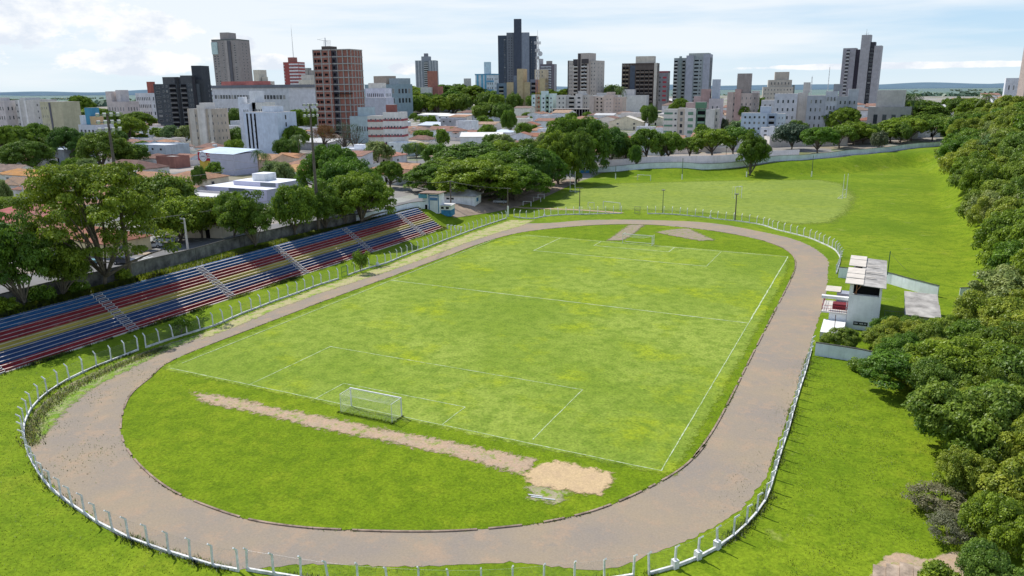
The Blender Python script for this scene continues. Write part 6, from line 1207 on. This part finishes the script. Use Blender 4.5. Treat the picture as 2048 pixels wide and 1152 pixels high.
HS(1060,base=262,w=13,dep=10,h=4.6,kind='gable',wall=(.6,.5,.42),roof=(.45,.2,.13),rh=2.2,along='y',label='house with steep red gable facing the field',short='the steep red gable',g=6)
HS(1075,base=285,w=18,dep=10,h=4,kind='hip',wall=(.68,.66,.62),roof=(.42,.2,.13),label='house with red roof left of the wall trees',g=5)
HS(1045,base=285,w=13,dep=9,h=4.4,kind='gable',wall=(.66,.66,.68),roof=(.46,.21,.14),along='y',label='white gabled house right of the pale gabled white house',g=10)
HS(935,base=270,w=12,dep=10,h=9,kind='flat',wall=(.66,.67,.70),roof=(.6,.6,.6),label='tall white blank walled house next to the open stairs',short='the tall white blank house',wn=0,g=0)
HS(908,base=264,w=16,dep=10,h=9,kind='flat',wall=(.36,.36,.38),roof=(.45,.52,.6),label='grey open stair building with bluish canopy roof',short='the open stair building',wn=3,g=0)
HS(870,base=262,w=22,dep=12,h=4.4,kind='shed',wall=(.35,.3,.28),roof=(.5,.55,.62),rh=2,label='shed with bluish solar roof left of the open stair building',wn=0,g=0)
HS(1002,base=225,w=22,dep=12,h=6,kind='flat',wall=(.42,.40,.34),roof=(.5,.48,.45),label='olive grey two storey house left of the pale green block',wn=5,g=0)
HS(910,base=246,w=26,dep=16,h=6,kind='shed',wall=(.6,.62,.66),roof=(.72,.71,.68),rh=1.2,label='white shop block below the arched warehouse',short='the white shop block',wn=4,g=0)
HS(868,base=240,w=26,dep=14,h=5,kind='shed',wall=(.62,.62,.66),roof=(.72,.7,.66),rh=1,label='pale roofed shop left of the white shop block',wn=3,g=0)
HS(955,base=222,w=24,dep=14,h=5,kind='hip',wall=(.6,.58,.55),roof=(.70,.64,.56),label='cream roofed building right of the arched warehouse',g=0)
HS(1035,base=226,w=20,dep=13,h=4.5,kind='hip',wall=(.6,.58,.55),roof=(.74,.72,.70),label='white hipped roof house left of the pale green block',g=0)
HS(1020,base=200,w=26,dep=12,h=5,kind='gable',wall=(.5,.4,.35),roof=(.5,.22,.15),label='terracotta roofed building below the yellow and blue grey block',g=0,wn=0)
# arched warehouse
x_,y_,z_=at(862,222); AW=thing('warehouse','large arched cream roof warehouse in the centre left','warehouse',(x_,y_,z_),.05); OCC.append((x_,y_+10,34)); LANDM.append((855,200,'the arched warehouse')); MB().box(-24,24,0,30,-2,7,paint((.5,.5,.53))).put('wall',AW)
q=MB(); n=14; 
for i in range(n+1):
    a=math.pi*i/n; q.v+=[(24,15-16*math.cos(a),7+4.5*math.sin(a)),(-24.5,15-16*math.cos(a),7+4.5*math.sin(a))]
for i in range(n): q.f.append((2*i,2*i+1,2*i+3,2*i+2)); q.m.append(q.mi(sheet((.66,.6,.52))))
q.poly([v for v in q.v[0:2*(n+1):2]],paint((.42,.43,.47))); q.put('roof',AW)
for k in range(9): link('window',winmesh(2.6,1.4,'w'),AW,(-21+5*k,-.004,5))
# behind the back street
HS(1255,base=258,w=24,dep=16,h=5.5,kind='gable',wall=(.66,.58,.42),roof=(.74,.68,.58),rh=4,along='y',label='cream gabled house with twin pale roofs behind the street trees',short='the cream gabled house',g=8)
HS(1300,base=250,w=20,dep=14,h=5.5,kind='gable',wall=(.66,.62,.5),roof=(.74,.68,.52),rh=3,along='y',label='cream house with yellowish gable left of the cream and green block',g=8)
HS(1345,base=238,w=22,dep=14,h=4,kind='hip',wall=(.5,.48,.45),roof=(.45,.43,.40),label='grey hipped roof house behind the cream gabled ones',g=3)
HS(1335,base=215,w=26,dep=14,h=6,kind='gable',wall=(.24,.15,.11),roof=(.68,.66,.64),rh=3,along='y',label='brown brick hall with white roof below the grey green tower',g=-10,wn=0)
HS(1262,base=218,w=18,dep=12,h=6,kind='flat',wall=(.32,.36,.37),roof=(.4,.4,.4),label='grey green two storey house right of the peach block',g=0)
HS(1275,base=203,w=24,dep=12,h=5,kind='hip',wall=(.62,.6,.55),roof=(.66,.6,.54),label='pale roofed house below the dark balconied tower',g=0)
HS(1560,base=240,w=26,dep=13,h=5,kind='hip',wall=(.58,.48,.42),roof=(.46,.18,.11),label='red tiled house right of the pale blue apartment block',short='the red tiled house',g=4)
HS(1550,base=226,w=18,dep=12,h=5,kind='gable',wall=(.6,.5,.45),roof=(.45,.19,.12),label='smaller red tiled house behind, next to the long whitish row',g=4)
HS(1625,base=252,w=20,dep=12,h=4,kind='hip',wall=(.62,.55,.42),roof=(.50,.22,.13),label='house with orange red roof behind the grey green street tree',g=4)
HS(1665,base=250,w=22,dep=14,h=4.6,kind='gable',wall=(.45,.42,.38),roof=(.42,.18,.12),rh=2.6,along='y',label='grey house with red gable trim below the grey apartment row',g=4)
HS(1658,base=232,w=26,dep=10,h=4,kind='shed',wall=(.5,.45,.42),roof=(.50,.20,.13),label='long low red roof below the grey apartment row',g=2)
HS(1755,base=252,w=26,dep=14,h=4,kind='hip',wall=(.5,.45,.4),roof=(.38,.17,.12),label='brown red roofed house left of the big dark tree crowns',g=2)
HS(1742,base=226,w=22,dep=14,h=6.5,kind='flat',wall=(.22,.20,.18),roof=(.3,.28,.26),label='dark unplastered building right of the slab tower foot',g=2)
HS(1840,base=272,w=17,dep=12,h=5,kind='gable',wall=(.68,.66,.62),roof=(.52,.24,.14),rh=2.2,label='white house with arched entrance at the right end of the street',short='the white arched house',g=12)
HS(1790,base=276,w=20,dep=11,h=4.5,kind='flat',wall=(.55,.55,.55),roof=(.5,.5,.5),label='grey garage house left of the white arched house',g=14)
HS(1715,base=284,w=24,dep=11,h=4,kind='flat',wall=(.22,.2,.2),roof=(.45,.42,.4),label='dark fronted house behind the bright street trees',g=25)
HS(1610,base=291,w=40,dep=9,h=4.2,kind='flat',wall=(.50,.46,.42),roof=(.45,.43,.4),label='long low beige building beside the small white block',g=25,wn=0)
HS(1895,base=262,w=14,dep=10,h=5,kind='flat',wall=(.52,.48,.48),roof=(.4,.4,.4),label='greyish pink house wall at the right end of the blue wall',g=10,wn=0)
HS(1120,base=306,w=14,dep=10,h=4,kind='flat',wall=(.6,.6,.58),roof=(.6,.6,.6),label='white house half hidden by trees at the back street corner',g=20)
HS(1250,base=291,w=14,dep=10,h=3.6,kind='hip',wall=(.4,.25,.2),roof=(.36,.15,.1),label='red roofed house just behind the dark street trees',g=15)
HS(118,base=398,w=22,dep=14,h=3.6,kind='shed',wall=(.45,.43,.4),roof=(.34,.17,.12),rh=2.4,label='broad worn red roof with grey wall at the far left street',short='the broad worn red roof',g=2)
HS(60,base=386,w=14,dep=10,h=3.4,kind='gable',wall=(.5,.46,.42),roof=(.36,.24,.16),label='weathered brown roof left of the broad worn red roof',g=2)
HS(152,base=377,w=18,dep=9,h=3.6,kind='shed',wall=(.55,.54,.56),roof=(.50,.30,.2),label='lilac grey house with salmon roof behind the broad worn red roof',g=2)
HS(225,base=375,w=14,dep=10,h=4,kind='shed',wall=(.62,.63,.65),roof=(.72,.72,.72),label='small house with white roof beside the left mast foot',g=0)
HS(60,base=462,w=24,dep=12,h=3.4,kind='shed',wall=(.32,.5,.2),roof=(.46,.16,.14),label='green walled house with red roof behind the left edge trees',short='the green walled house',g=-6)
HS(105,base=490,w=22,dep=12,h=3.4,kind='hip',wall=(.5,.45,.4),roof=(.36,.17,.12),label='red tiled roof seen through the branches of the feathery tree',g=-4)
HS(190,base=498,w=24,dep=10,h=3.2,kind='hip',wall=(.6,.5,.3),roof=(.40,.18,.12),label='red tiled roof right behind the trunk of the feathery tree',g=-4)
HS(415,base=468,w=15,dep=10,h=3.6,kind='hip',wall=(.6,.54,.42),roof=(.30,.15,.11),label='corner house with pale wall in dark shade behind the concrete pole',g=12)
HS(355,base=447,w=14,dep=9,h=3.2,kind='hip',wall=(.6,.58,.55),roof=(.35,.17,.12),label='house hidden in tree shade behind the parked white pickup',g=8)
HS(770,base=362,w=18,dep=11,h=3.4,kind='hip',wall=(.66,.64,.6),roof=(.5,.24,.15),label='house with orange roof right of the domed trees',g=0)
HS(810,base=352,w=14,dep=9,h=3.4,kind='gable',wall=(.6,.55,.5),roof=(.6,.34,.2),label='small orange roofed house left of the big flat topped trees',g=0)
# ------------------------------------------------------------------ the rest of the town between the known places
STREETS=[(-46,-60,-42,150),(-40,33,-260,70),(-95,40,-120,400),(-165,50,-185,300),(-60,225,-300,280),(-60,125,-330,175),(-42,150,-80,520),(-34,249,112,386)]
def nearstreet(x,y,m):
    for a,b,c,d in STREETS:
        t=max(0,min(1,((x-a)*(c-a)+(y-b)*(d-b))/((c-a)**2+(d-b)**2)))
        if math.hypot(x-a-t*(c-a),y-b-t*(d-b))<m: return True
    return False
FILL=[]; FTREE=[]; rr=random.Random(21)
WC=[(.78,.76,.73),(.72,.65,.56),(.75,.77,.82),(.56,.56,.57),(.72,.60,.54),(.62,.67,.74)]; WN=['white','beige','bluish white','grey','pinkish','pale blue']
RN=['terracotta','brown red','orange','dark brown','tan orange','greyish brown']; FC=[(.72,.71,.70),(.50,.49,.48),(.56,.62,.68)]; FN=['pale','grey','bluish']
cand=[]; Dp=150.
while Dp<1050:
    stp=14.5+max(0,(Dp-300))*.03; px=-60+rr.random()*30
    while px<2090:
        cand.append((px+rr.uniform(-6,6),Dp+rr.uniform(-3,3))); px+=stp*F_/Dp
    Dp+=stp*1.05*(1 if Dp<500 else 1.25)
for px,Dd in cand:
    x,y,z=atd(px,Dd)
    sdv=float(sdist(np.array([x]),np.array([y]))[0])
    if sdv<12: continue
    if x>-62 and y<245: continue
    if y<250+ (x+37)*.75+24 and x>-37 and x<113: continue
    if x>108 and y<520: continue
    if prj(x,y,z)[1]>620 or nearstreet(x,y,12): continue
    if any(math.hypot(x-a,y-b)<c+4.5 for a,b,c in OCC): 
        continue
    th=min([math.hypot(x-t[0].location.x,y-t[0].location.y)-t[0].scale[0] for t in TREES] or [99])
    if th<1.5 and Dd<700: continue
    if rr.random()<(.16 if Dd<600 else .4) and Dd>200:
        k=rr.choices(['round','umbrella','umbrellad','roundd','pale','greyg'],[.34,.2,.14,.14,.12,.06])[0]
        FTREE.append((k,x,y,rr.uniform(4.0,6.6),rr.uniform(6,10.5))); continue
    if len(FILL)>=222: 
        continue
    kd=rr.choices(['hip','gable','shed','flat'],[.44,.30,.12,.14])[0]; wi=rr.randrange(6); 
    if kd=='flat' or rr.random()<.08: fi=rr.randrange(3); rc,rn=FC[fi],FN[fi]
    else: ri=rr.randrange(6); rc,rn=TC[ri],RN[ri]
    big=Dd>520; w=rr.uniform(9.5,15)*(1.35 if big else 1); dp=rr.uniform(8,12)*(1.25 if big else 1); h=rr.choice((3.2,3.4,3.6,5.8)) if not big else rr.choice((4,6,7,9))
    rfn={'hip':'hipped','gable':'gabled','shed':'sloping','flat':'flat'}[kd]
    o=HS(0,xyz=(x,y,z),w=w,dep=dp,h=h,kind=kd,wall=WC[wi],roof=rc,rh=rr.uniform(1.3,2.2),wn=2 if Dd<520 else 0,group='houses of the town around the stadium',g=rr.choice((0,0,2,-3,4,90)))
    if Dd<560: # yard wall and lean-to
        hw,hd=w/2+1.6,dp/2+2.6; q=MB(); wm_=paint(WC[rr.randrange(6)]); g_=rr.uniform(1.8,2.4)
        for a in ((-hw,hw,-hd,-hd+.16),(-hw,-hw+.16,-hd+.163,hd),(hw-.16,hw,-hd+.163,hd)): q.box(*a,-1.5,g_,wm_)
        q.put('yard_wall',o)
        if rr.random()<.6:
            sx_=rr.choice((-1,1)); q=MB(); zz_=h-.4; q.v=[(sx_*w/2,-dp/2-2.2,zz_-.6),(sx_*(w/2-4.5),-dp/2-2.2,zz_-.6),(sx_*(w/2-4.5),-dp/2-.02,zz_),(sx_*w/2,-dp/2-.02,zz_)]; q.f=[(0,1,2,3)]; q.m=[q.mi(tiles(TC[rr.randrange(6)]) if rr.random()<.6 else sheet((.6,.6,.62)))]; q.put('lean_to_roof',o)
        if rr.random()<.35: MB().box(-.8,.8,.2,1.8,h,h+2.4,wm_).put('water_tank',o)
    FILL.append((o,'%s %s house, %s %s roof,'%('tall' if h>5 else 'low',WN[wi],rn,rfn)))
    # back garden tree
    if rr.random()<(.3 if Dd<450 else .6):
        FTREE.append((rr.choice(['round','pale','roundd','round','umbrella']),x+rr.choice((-1,1))*w*.7,y+dp*.85,rr.uniform(2.4,4.2),rr.uniform(4,7.5)))
for k,x,y,R,h_ in FTREE[:150]:
    if x>-58 and y<245 : continue
    tree_w(k,x,y,R,h_)
# far wood belt on the plain
def belt(y0_,n,d0,d1,nm,lab):
    P=[];T=[]
    a=RNG.uniform(-.72,.72,n); dd=RNG.uniform(d0,d1,n); x=CX+dd*np.sin(YAW+a); y=CY+dd*np.cos(YAW+a)
    msk=(np.sin(x/310.)+np.sin(y/270.+x/450.)+RNG.normal(0,.35,n))>y0_; x,y=x[msk],y[msk]; z=H(x,y)
    C=np.stack([x,y,z],1); k=12; idx=np.repeat(np.arange(len(C)),k); d=RNG.normal(0,1,(len(idx),3)); P=C[idx]+d*np.array([7,7,3.])+np.array([0,0,6.]); V,Fq=quads(P,d+np.array([0,0,1.]),np.full(len(idx),8.))
    o=link(nm,fastmesh(nm,V,Fq,[BELT],{'tint':('FACE',RNG.random(len(Fq)))})); tag(o,lab,'trees',None,'stuff')
BELT=leafmat('leaf_far',(.07,.12,.08),(.14,.21,.13),.1)
belt(.7,2600,1500,3600,'distant_woods','distant belts of trees on the plain beyond the town'); belt(.9,2600,3600,7000,'distant_woods','hazy farthest belts of trees below the horizon')
# only the trees that show largest stay separate; the small remainder is one mass
def _size(t):
    x,y,z=t[0].location; p=prj(x,y,z); inside_=-30<p[0]<2080 and p[1]<1300
    return (t[0].scale[0]*t[0].scale[2])/p[2]**2*(1 if inside_ else .02)
_tr=[t for t in TREES if t[0].name.startswith('tree')]; _tr.sort(key=lambda t:-_size(t)); _cut=[t for t in _tr[290:] if t[2] is None]
_V=[];_F=[];_T=[];_n=0
for r,k,l in _cut:
    for ch in [c for c in r.children]:
        if ch.name.startswith('crown'):
            me=ch.data; co_=np.empty(len(me.vertices)*3,np.float32); me.vertices.foreach_get('co',co_); co_=co_.reshape(-1,4,3)[::3]; ce=co_.mean(1,keepdims=True); co_=(ce+(co_-ce)*1.7).reshape(-1,3)
            a=r.rotation_euler.z; ca,sa=math.cos(a),math.sin(a); X=co_[:,0]*r.scale[0];Y=co_[:,1]*r.scale[1]
            _V.append(np.stack([X*ca-Y*sa+r.location.x,X*sa+Y*ca+r.location.y,co_[:,2]*r.scale[2]+r.location.z],1)); _F.append(np.arange(len(co_)).reshape(-1,4)+_n); _n+=len(co_); _T.append(RNG.random(len(co_)//4))
        bpy.data.objects.remove(ch)
    bpy.data.objects.remove(r)
_ids=set(id(t) for t in _cut); TREES=[t for t in TREES if id(t) not in _ids]
if _V: tag(link('distant_trees',fastmesh('distant_trees',np.concatenate(_V),np.concatenate(_F),[LF['green']],{'tint':('FACE',np.concatenate(_T))})),'mass of small far green trees among the houses','trees',None,'stuff')
# ------------------------------------------------------------------ vehicles
RUB=plain('tyre_rubber',(.02,.02,.02),.9,.05,1,0,.2,0,0); CG=plain('car_glass',(.02,.025,.03),.1,0,1,0,.6,0,0); CHR=plain('rim_metal',(.4,.4,.42),.4,.05,1,0,.5,.6,0)
def prism(b,prof,w,m,y0=None):
    n=len(prof); k=len(b.v)
    for s in (-1,1): b.v+=[(p[0],s*w/2,p[1]) for p in prof]
    mi=b.mi(m)
    for i in range(n): j=(i+1)%n; b.f.append((k+i,k+j,k+n+j,k+n+i)); b.m.append(mi)
    b.f.append(tuple(k+i for i in reversed(range(n)))); b.f.append(tuple(k+n+i for i in range(n))); b.m+=[mi,mi]
def car(px,py,rz,col,label,pickup=False,grp=None):
    x,y,z=at(px,py); r=thing('parked_car',label,'pickup truck' if pickup else 'car',(x,y,z+.06),rz,grp); pm_=plain('car_paint_'+hexm(col),col,.3,.03,1,0,.5,0,0)
    b=MB(); prism(b,[(-2.15,.35),(-2.15,.85),(-2.0,.98),(.75,1.0),(1.9,.85),(2.15,.7),(2.18,.35)] if not pickup else [(-2.6,.45),(-2.6,1.05),(.9,1.1),(2.2,1.0),(2.5,.85),(2.5,.45)],1.72,pm_); b.put('body',r)
    b=MB(); pr=[(-1.75,.97),(-1.25,1.42),(.25,1.44),(1.0,.99)] if not pickup else [(-.7,1.09),(-.5,1.62),(.6,1.64),(1.3,1.09)]
    prism(b,pr,1.5,CG); b.put('windows',r); b=MB(); rf_=[(pr[1][0]+.05,pr[1][1]),(pr[1][0]+.15,pr[1][1]+.06),(pr[2][0]-.1,pr[2][1]+.06),(pr[2][0]+.02,pr[2][1])]; prism(b,rf_,1.46,pm_); b.put('roof',r)
    if pickup: MB().box(-2.5,-.85,-.75,.75,1.085,1.1,DARK).put('cargo_bed',r)
    for sx in ((-1.35,1.35) if not pickup else (-1.6,1.55)):
        for s in (-1,1):
            wq=MB().tube((sx,s*.72,.33),(sx,s*.92,.33),.34,.34,RUB,14).put('wheel',r); MB().tube((sx,s*.915,.33),(sx,s*.935,.33),.2,.2,CHR,10).put('rim',wq)
    for s in (-1,1):
        hx=2.14 if not pickup else 2.47
        MB().box(hx,hx+.06,s*.62-.18,s*.62+.18,.62,.76,plain('headlight',(.7,.7,.68),.2)).put('headlight',r); MB().box(-hx-.06,-hx+.04,s*.66-.14,s*.66+.14,.66,.86,plain('tail_light',(.35,.01,.01),.3)).put('tail_light',r)
    return r
car(332,486,.25,(.60,.66,.72),'pale silver blue pickup parked in tree shade on the side street',True)
car(302,496,.9,(.7,.7,.7),'small white car at the crossing stripes left of the pale pickup')
car(250,528,.3,(.03,.04,.06),'dark car half hidden behind the left mast foot'); car(62,428,-.5,(.7,.7,.7),'white car parked beside the utility pole on the far left')
car(172,530,.9,(.12,.3,.35),'dark teal car behind the trees at the left'); car(1186,320,.3,(.04,.07,.13),'dark blue car in tree shade at the back street corner')
car(1000,407,.3,(.35,.36,.38),'grey car under the big flat topped trees'); car(870,385,.2,(.55,.56,.58),'silver car on the road behind the gatehouse')
car(1390,306,.5,(.62,.62,.6),'pale car on the back street between the leaning tree and its neighbour'); car(15,445,-.3,(.5,.5,.5),'grey car on the street at the left edge')
# ------------------------------------------------------------------ sky, sun
sun=bpy.data.lights.new('sun','SUN'); so=bpy.data.objects.new('sun',sun); COL.objects.link(so)
SD=Vector((-.93,.32,0)).normalized(); EL=math.radians(54); sd3=Vector((SD.x*math.cos(EL),SD.y*math.cos(EL),math.sin(EL)))
so.rotation_euler=sd3.to_track_quat('Z','Y').to_euler(); sun.energy=5.0; sun.angle=math.radians(.53); sun.color=(1,.965,.91)
W_=bpy.data.worlds.new('World'); SC.world=W_; W_.use_nodes=True; nt=W_.node_tree; nt.nodes.clear()
out=nt.nodes.new('ShaderNodeOutputWorld'); bg=nt.nodes.new('ShaderNodeBackground'); sky=nt.nodes.new('ShaderNodeTexSky'); sky.sky_type='NISHITA'; sky.sun_disc=False
sky.sun_elevation=EL; sky.sun_rotation=math.atan2(SD.x,SD.y); sky.air_density=1.0; sky.dust_density=1.2; sky.ozone_density=1.5
bg.inputs[1].default_value=.148
tc=nt.nodes.new('ShaderNodeTexCoord'); vr=nt.nodes.new('ShaderNodeVectorRotate'); vr.rotation_type='Z_AXIS'; vr.inputs['Angle'].default_value=YAW; nt.links.new(tc.outputs['Generated'],vr.inputs[0])  # x right, y ahead
sx=nt.nodes.new('ShaderNodeSeparateXYZ'); nt.links.new(vr.outputs[0],sx.inputs[0])
def MA(op,a,b=None,c=None):
    n=nt.nodes.new('ShaderNodeMath'); n.operation=op; n.use_clamp=False
    for i,v in enumerate((a,b,c)):
        if v is None: continue
        if isinstance(v,(int,float)): n.inputs[i].default_value=v
        else: nt.links.new(v,n.inputs[i])
    return n.outputs[0]
def mapn(sc,loc=(0,0,0)):
    m_=nt.nodes.new('ShaderNodeMapping'); m_.inputs['Scale'].default_value=sc; m_.inputs['Location'].default_value=loc; nt.links.new(vr.outputs[0],m_.inputs[0]); return m_.outputs[0]
def blob(x,z,wx,wz):
    a=MA('DIVIDE',MA('SUBTRACT',sx.outputs[0],x),wx); b=MA('DIVIDE',MA('SUBTRACT',sx.outputs[2],z),wz)
    return MA('SUBTRACT',1.,MA('ADD',MA('MULTIPLY',a,a),MA('MULTIPLY',b,b)))
bl=blob(-.545,.085,.15,.045)
for q in ((-.40,.065,.06,.022),(-.60,.05,.14,.03),(-.43,.03,.10,.018),(-.30,.028,.05,.012),(-.33,.05,.03,.012),(-.12,.022,.03,.01),(.45,.018,.2,.004),(.02,.02,.02,.006)): bl=MA('MAXIMUM',bl,blob(*q))
cn=noise(nt,mapn((15,15,27)),1.,10,.64); cum=MA('MULTIPLY',MA('ADD',MA('MULTIPLY',bl,.30),MA('SUBTRACT',cn,.5)),1.)
cumf=ramp(nt,cum,[(.07,0.),(.15,.95)]); front=MA('GREATER_THAN',sx.outputs[1],0.)
shd=ramp(nt,noise(nt,mapn((15,15,27),(0,0,.55)),1.,8,.62),[(.45,(.97,.98,.99)),(.60,(.74,.80,.89))])
cir=noise(nt,mapn((1.6,1.6,16),(.4,0,.1)),1.,6,.55); cirf=mix(nt,1.,ramp(nt,MA('ADD',cir,MA('MULTIPLY',sx.outputs[2],1.9)),[(.53,.0),(.74,.9)]),ramp(nt,sx.outputs[2],[(.18,1.),(.35,.15)]),'MULTIPLY')
mul=mix(nt,1.,sky.outputs[0],(1.,1.,1.),'MULTIPLY')
hz=ramp(nt,sx.outputs[2],[(0.,.95),(.15,.9),(.35,.8),(1.,.7)])
hc=ramp(nt,sx.outputs[2],[(0.,(.76,.885,.965)),(.05,(.56,.77,.95)),(.13,(.42,.65,.92)),(.3,(.30,.46,.76)),(1.,(.15,.27,.55))]); base=mix(nt,hz,mul,mix(nt,1.,hc,(6.9,6.9,6.9),'MULTIPLY')); base=mix(nt,MA('MULTIPLY',cirf,.85),base,(6.55,6.75,6.9))
cc_=mix(nt,1.,shd,(7.2,7.2,7.2),'MULTIPLY'); base=mix(nt,MA('MULTIPLY',cumf,front),base,cc_)
nt.links.new(base,bg.inputs[0]); nt.links.new(bg.outputs[0],out.inputs[0])
SC.view_settings.view_transform='Standard'; SC.view_settings.look='None'; SC.view_settings.exposure=0
SC.cycles.max_bounces=5; SC.cycles.transparent_max_bounces=16; SC.cycles.diffuse_bounces=2
# ------------------------------------------------------------------ labels that single each thing out
LANDM+=[(365,600,'the grandstand'),(860,405,'the gatehouse'),(1310,335,'the street wall'),(1725,590,'the judges tower'),(205,232,'the left mast'),(622,212,'the middle mast'),(1075,100,'the telecom mast'),(975,350,'the big tree cluster')]
def rel(px,py,big=80):
    best=min(LANDM,key=lambda l:abs(l[0]-px)+1.6*abs(l[1]-py)+0.0)
    dx,dy=px-best[0],py-best[1]
    if abs(dx)>abs(dy)*1.2: w_='right of' if dx>0 else 'left of'
    else: w_='in front of' if dy>0 else 'behind'
    return w_+' '+best[2],px,py
def assign(items):
    """items: (obj, descriptor); gives unique labels"""
    groups={}
    for o,desc in items:
        x,y,z=o.location; px,py,_=prj(x,y,z+(o.scale[2]*.6 if o.scale[2]>1.5 else 2.5))
        r,_,_=rel(px,py); groups.setdefault(desc+' '+r,[]).append((px,py,o))
    ordn=['first','second','third','fourth','fifth','sixth','seventh','eighth','ninth','tenth','eleventh','twelfth','thirteenth']
    for k,L_ in groups.items():
        if len(L_)==1: L_[0][2]['label']=k; continue
        L_.sort(key=lambda t:t[0]); n=len(L_)
        for i,(px,py,o) in enumerate(L_):
            pre=('left ' if i==0 else 'right ') if n==2 else ('leftmost ' if i==0 else 'rightmost ' if i==n-1 else '%s from left, '%ordn[min(i,12)])
            o['label']=' '.join((pre+k).split()[:16])
0 and print('FILL',len(FILL),'FTREE',len(FTREE),'TREES',len(TREES),'CUT',len(_cut)); assign(FILL)
def tdesc(r,k):
    px,py,w_=prj(*r.location)
    return ('small ' if r.scale[2]<5 else 'large ' if r.scale[2]>12 else '')+('palm tree' if k=='palm' else ADJ[k]+' tree')
# bank trees are told apart by their distance band
bank=[(r,k) for r,k,l in TREES if l is None and r.location.x>80 and r.location.y<500 and (r.location.x>edge(r.location.y)-6 or r.location.y<60)]
bset={id(r) for r,k in bank}
bands={}
for r,k in bank:
    y=r.location.y; nm='by the judges tower' if (y<70 and r.location.x<98.5 and y>40) else 'on the near right bank' if y<45 else 'on the bank beside the right mast' if y<130 else 'on the bank along the back field' if y<240 else 'on the far right bank'
    bands.setdefault((tdesc(r,k),nm),[]).append(r); r['group']='trees of the wooded bank on the right'
ordn=['nearest','second nearest','third nearest','fourth nearest','fifth nearest','sixth nearest','seventh nearest','eighth nearest','ninth nearest','tenth nearest']+['%dth nearest'%i for i in range(11,80)]
for (dsc,nm),L_ in bands.items():
    L_.sort(key=lambda r:prj(*r.location)[2])
    for i,r in enumerate(L_): r['label']=((ordn[i]+' ') if len(L_)>1 else '')+dsc+' '+nm
rest=[(r,tdesc(r,k)) for r,k,l in TREES if l is None and not any(r is b_[0] for b_ in bank)]
for r,_ in rest: r['group']='trees among the houses' if r.name.startswith('tree') else 'palm trees in the town'
assign(rest)
for o in COL.objects:
    if o.name.startswith(('grass_tufts','weeds','hedge_grass','rough_grass')) and o.get('kind')=='stuff':
        o['category']='grass'
        if not o.get('label'): o['label']='short rough grass and weeds standing up from the lawn'
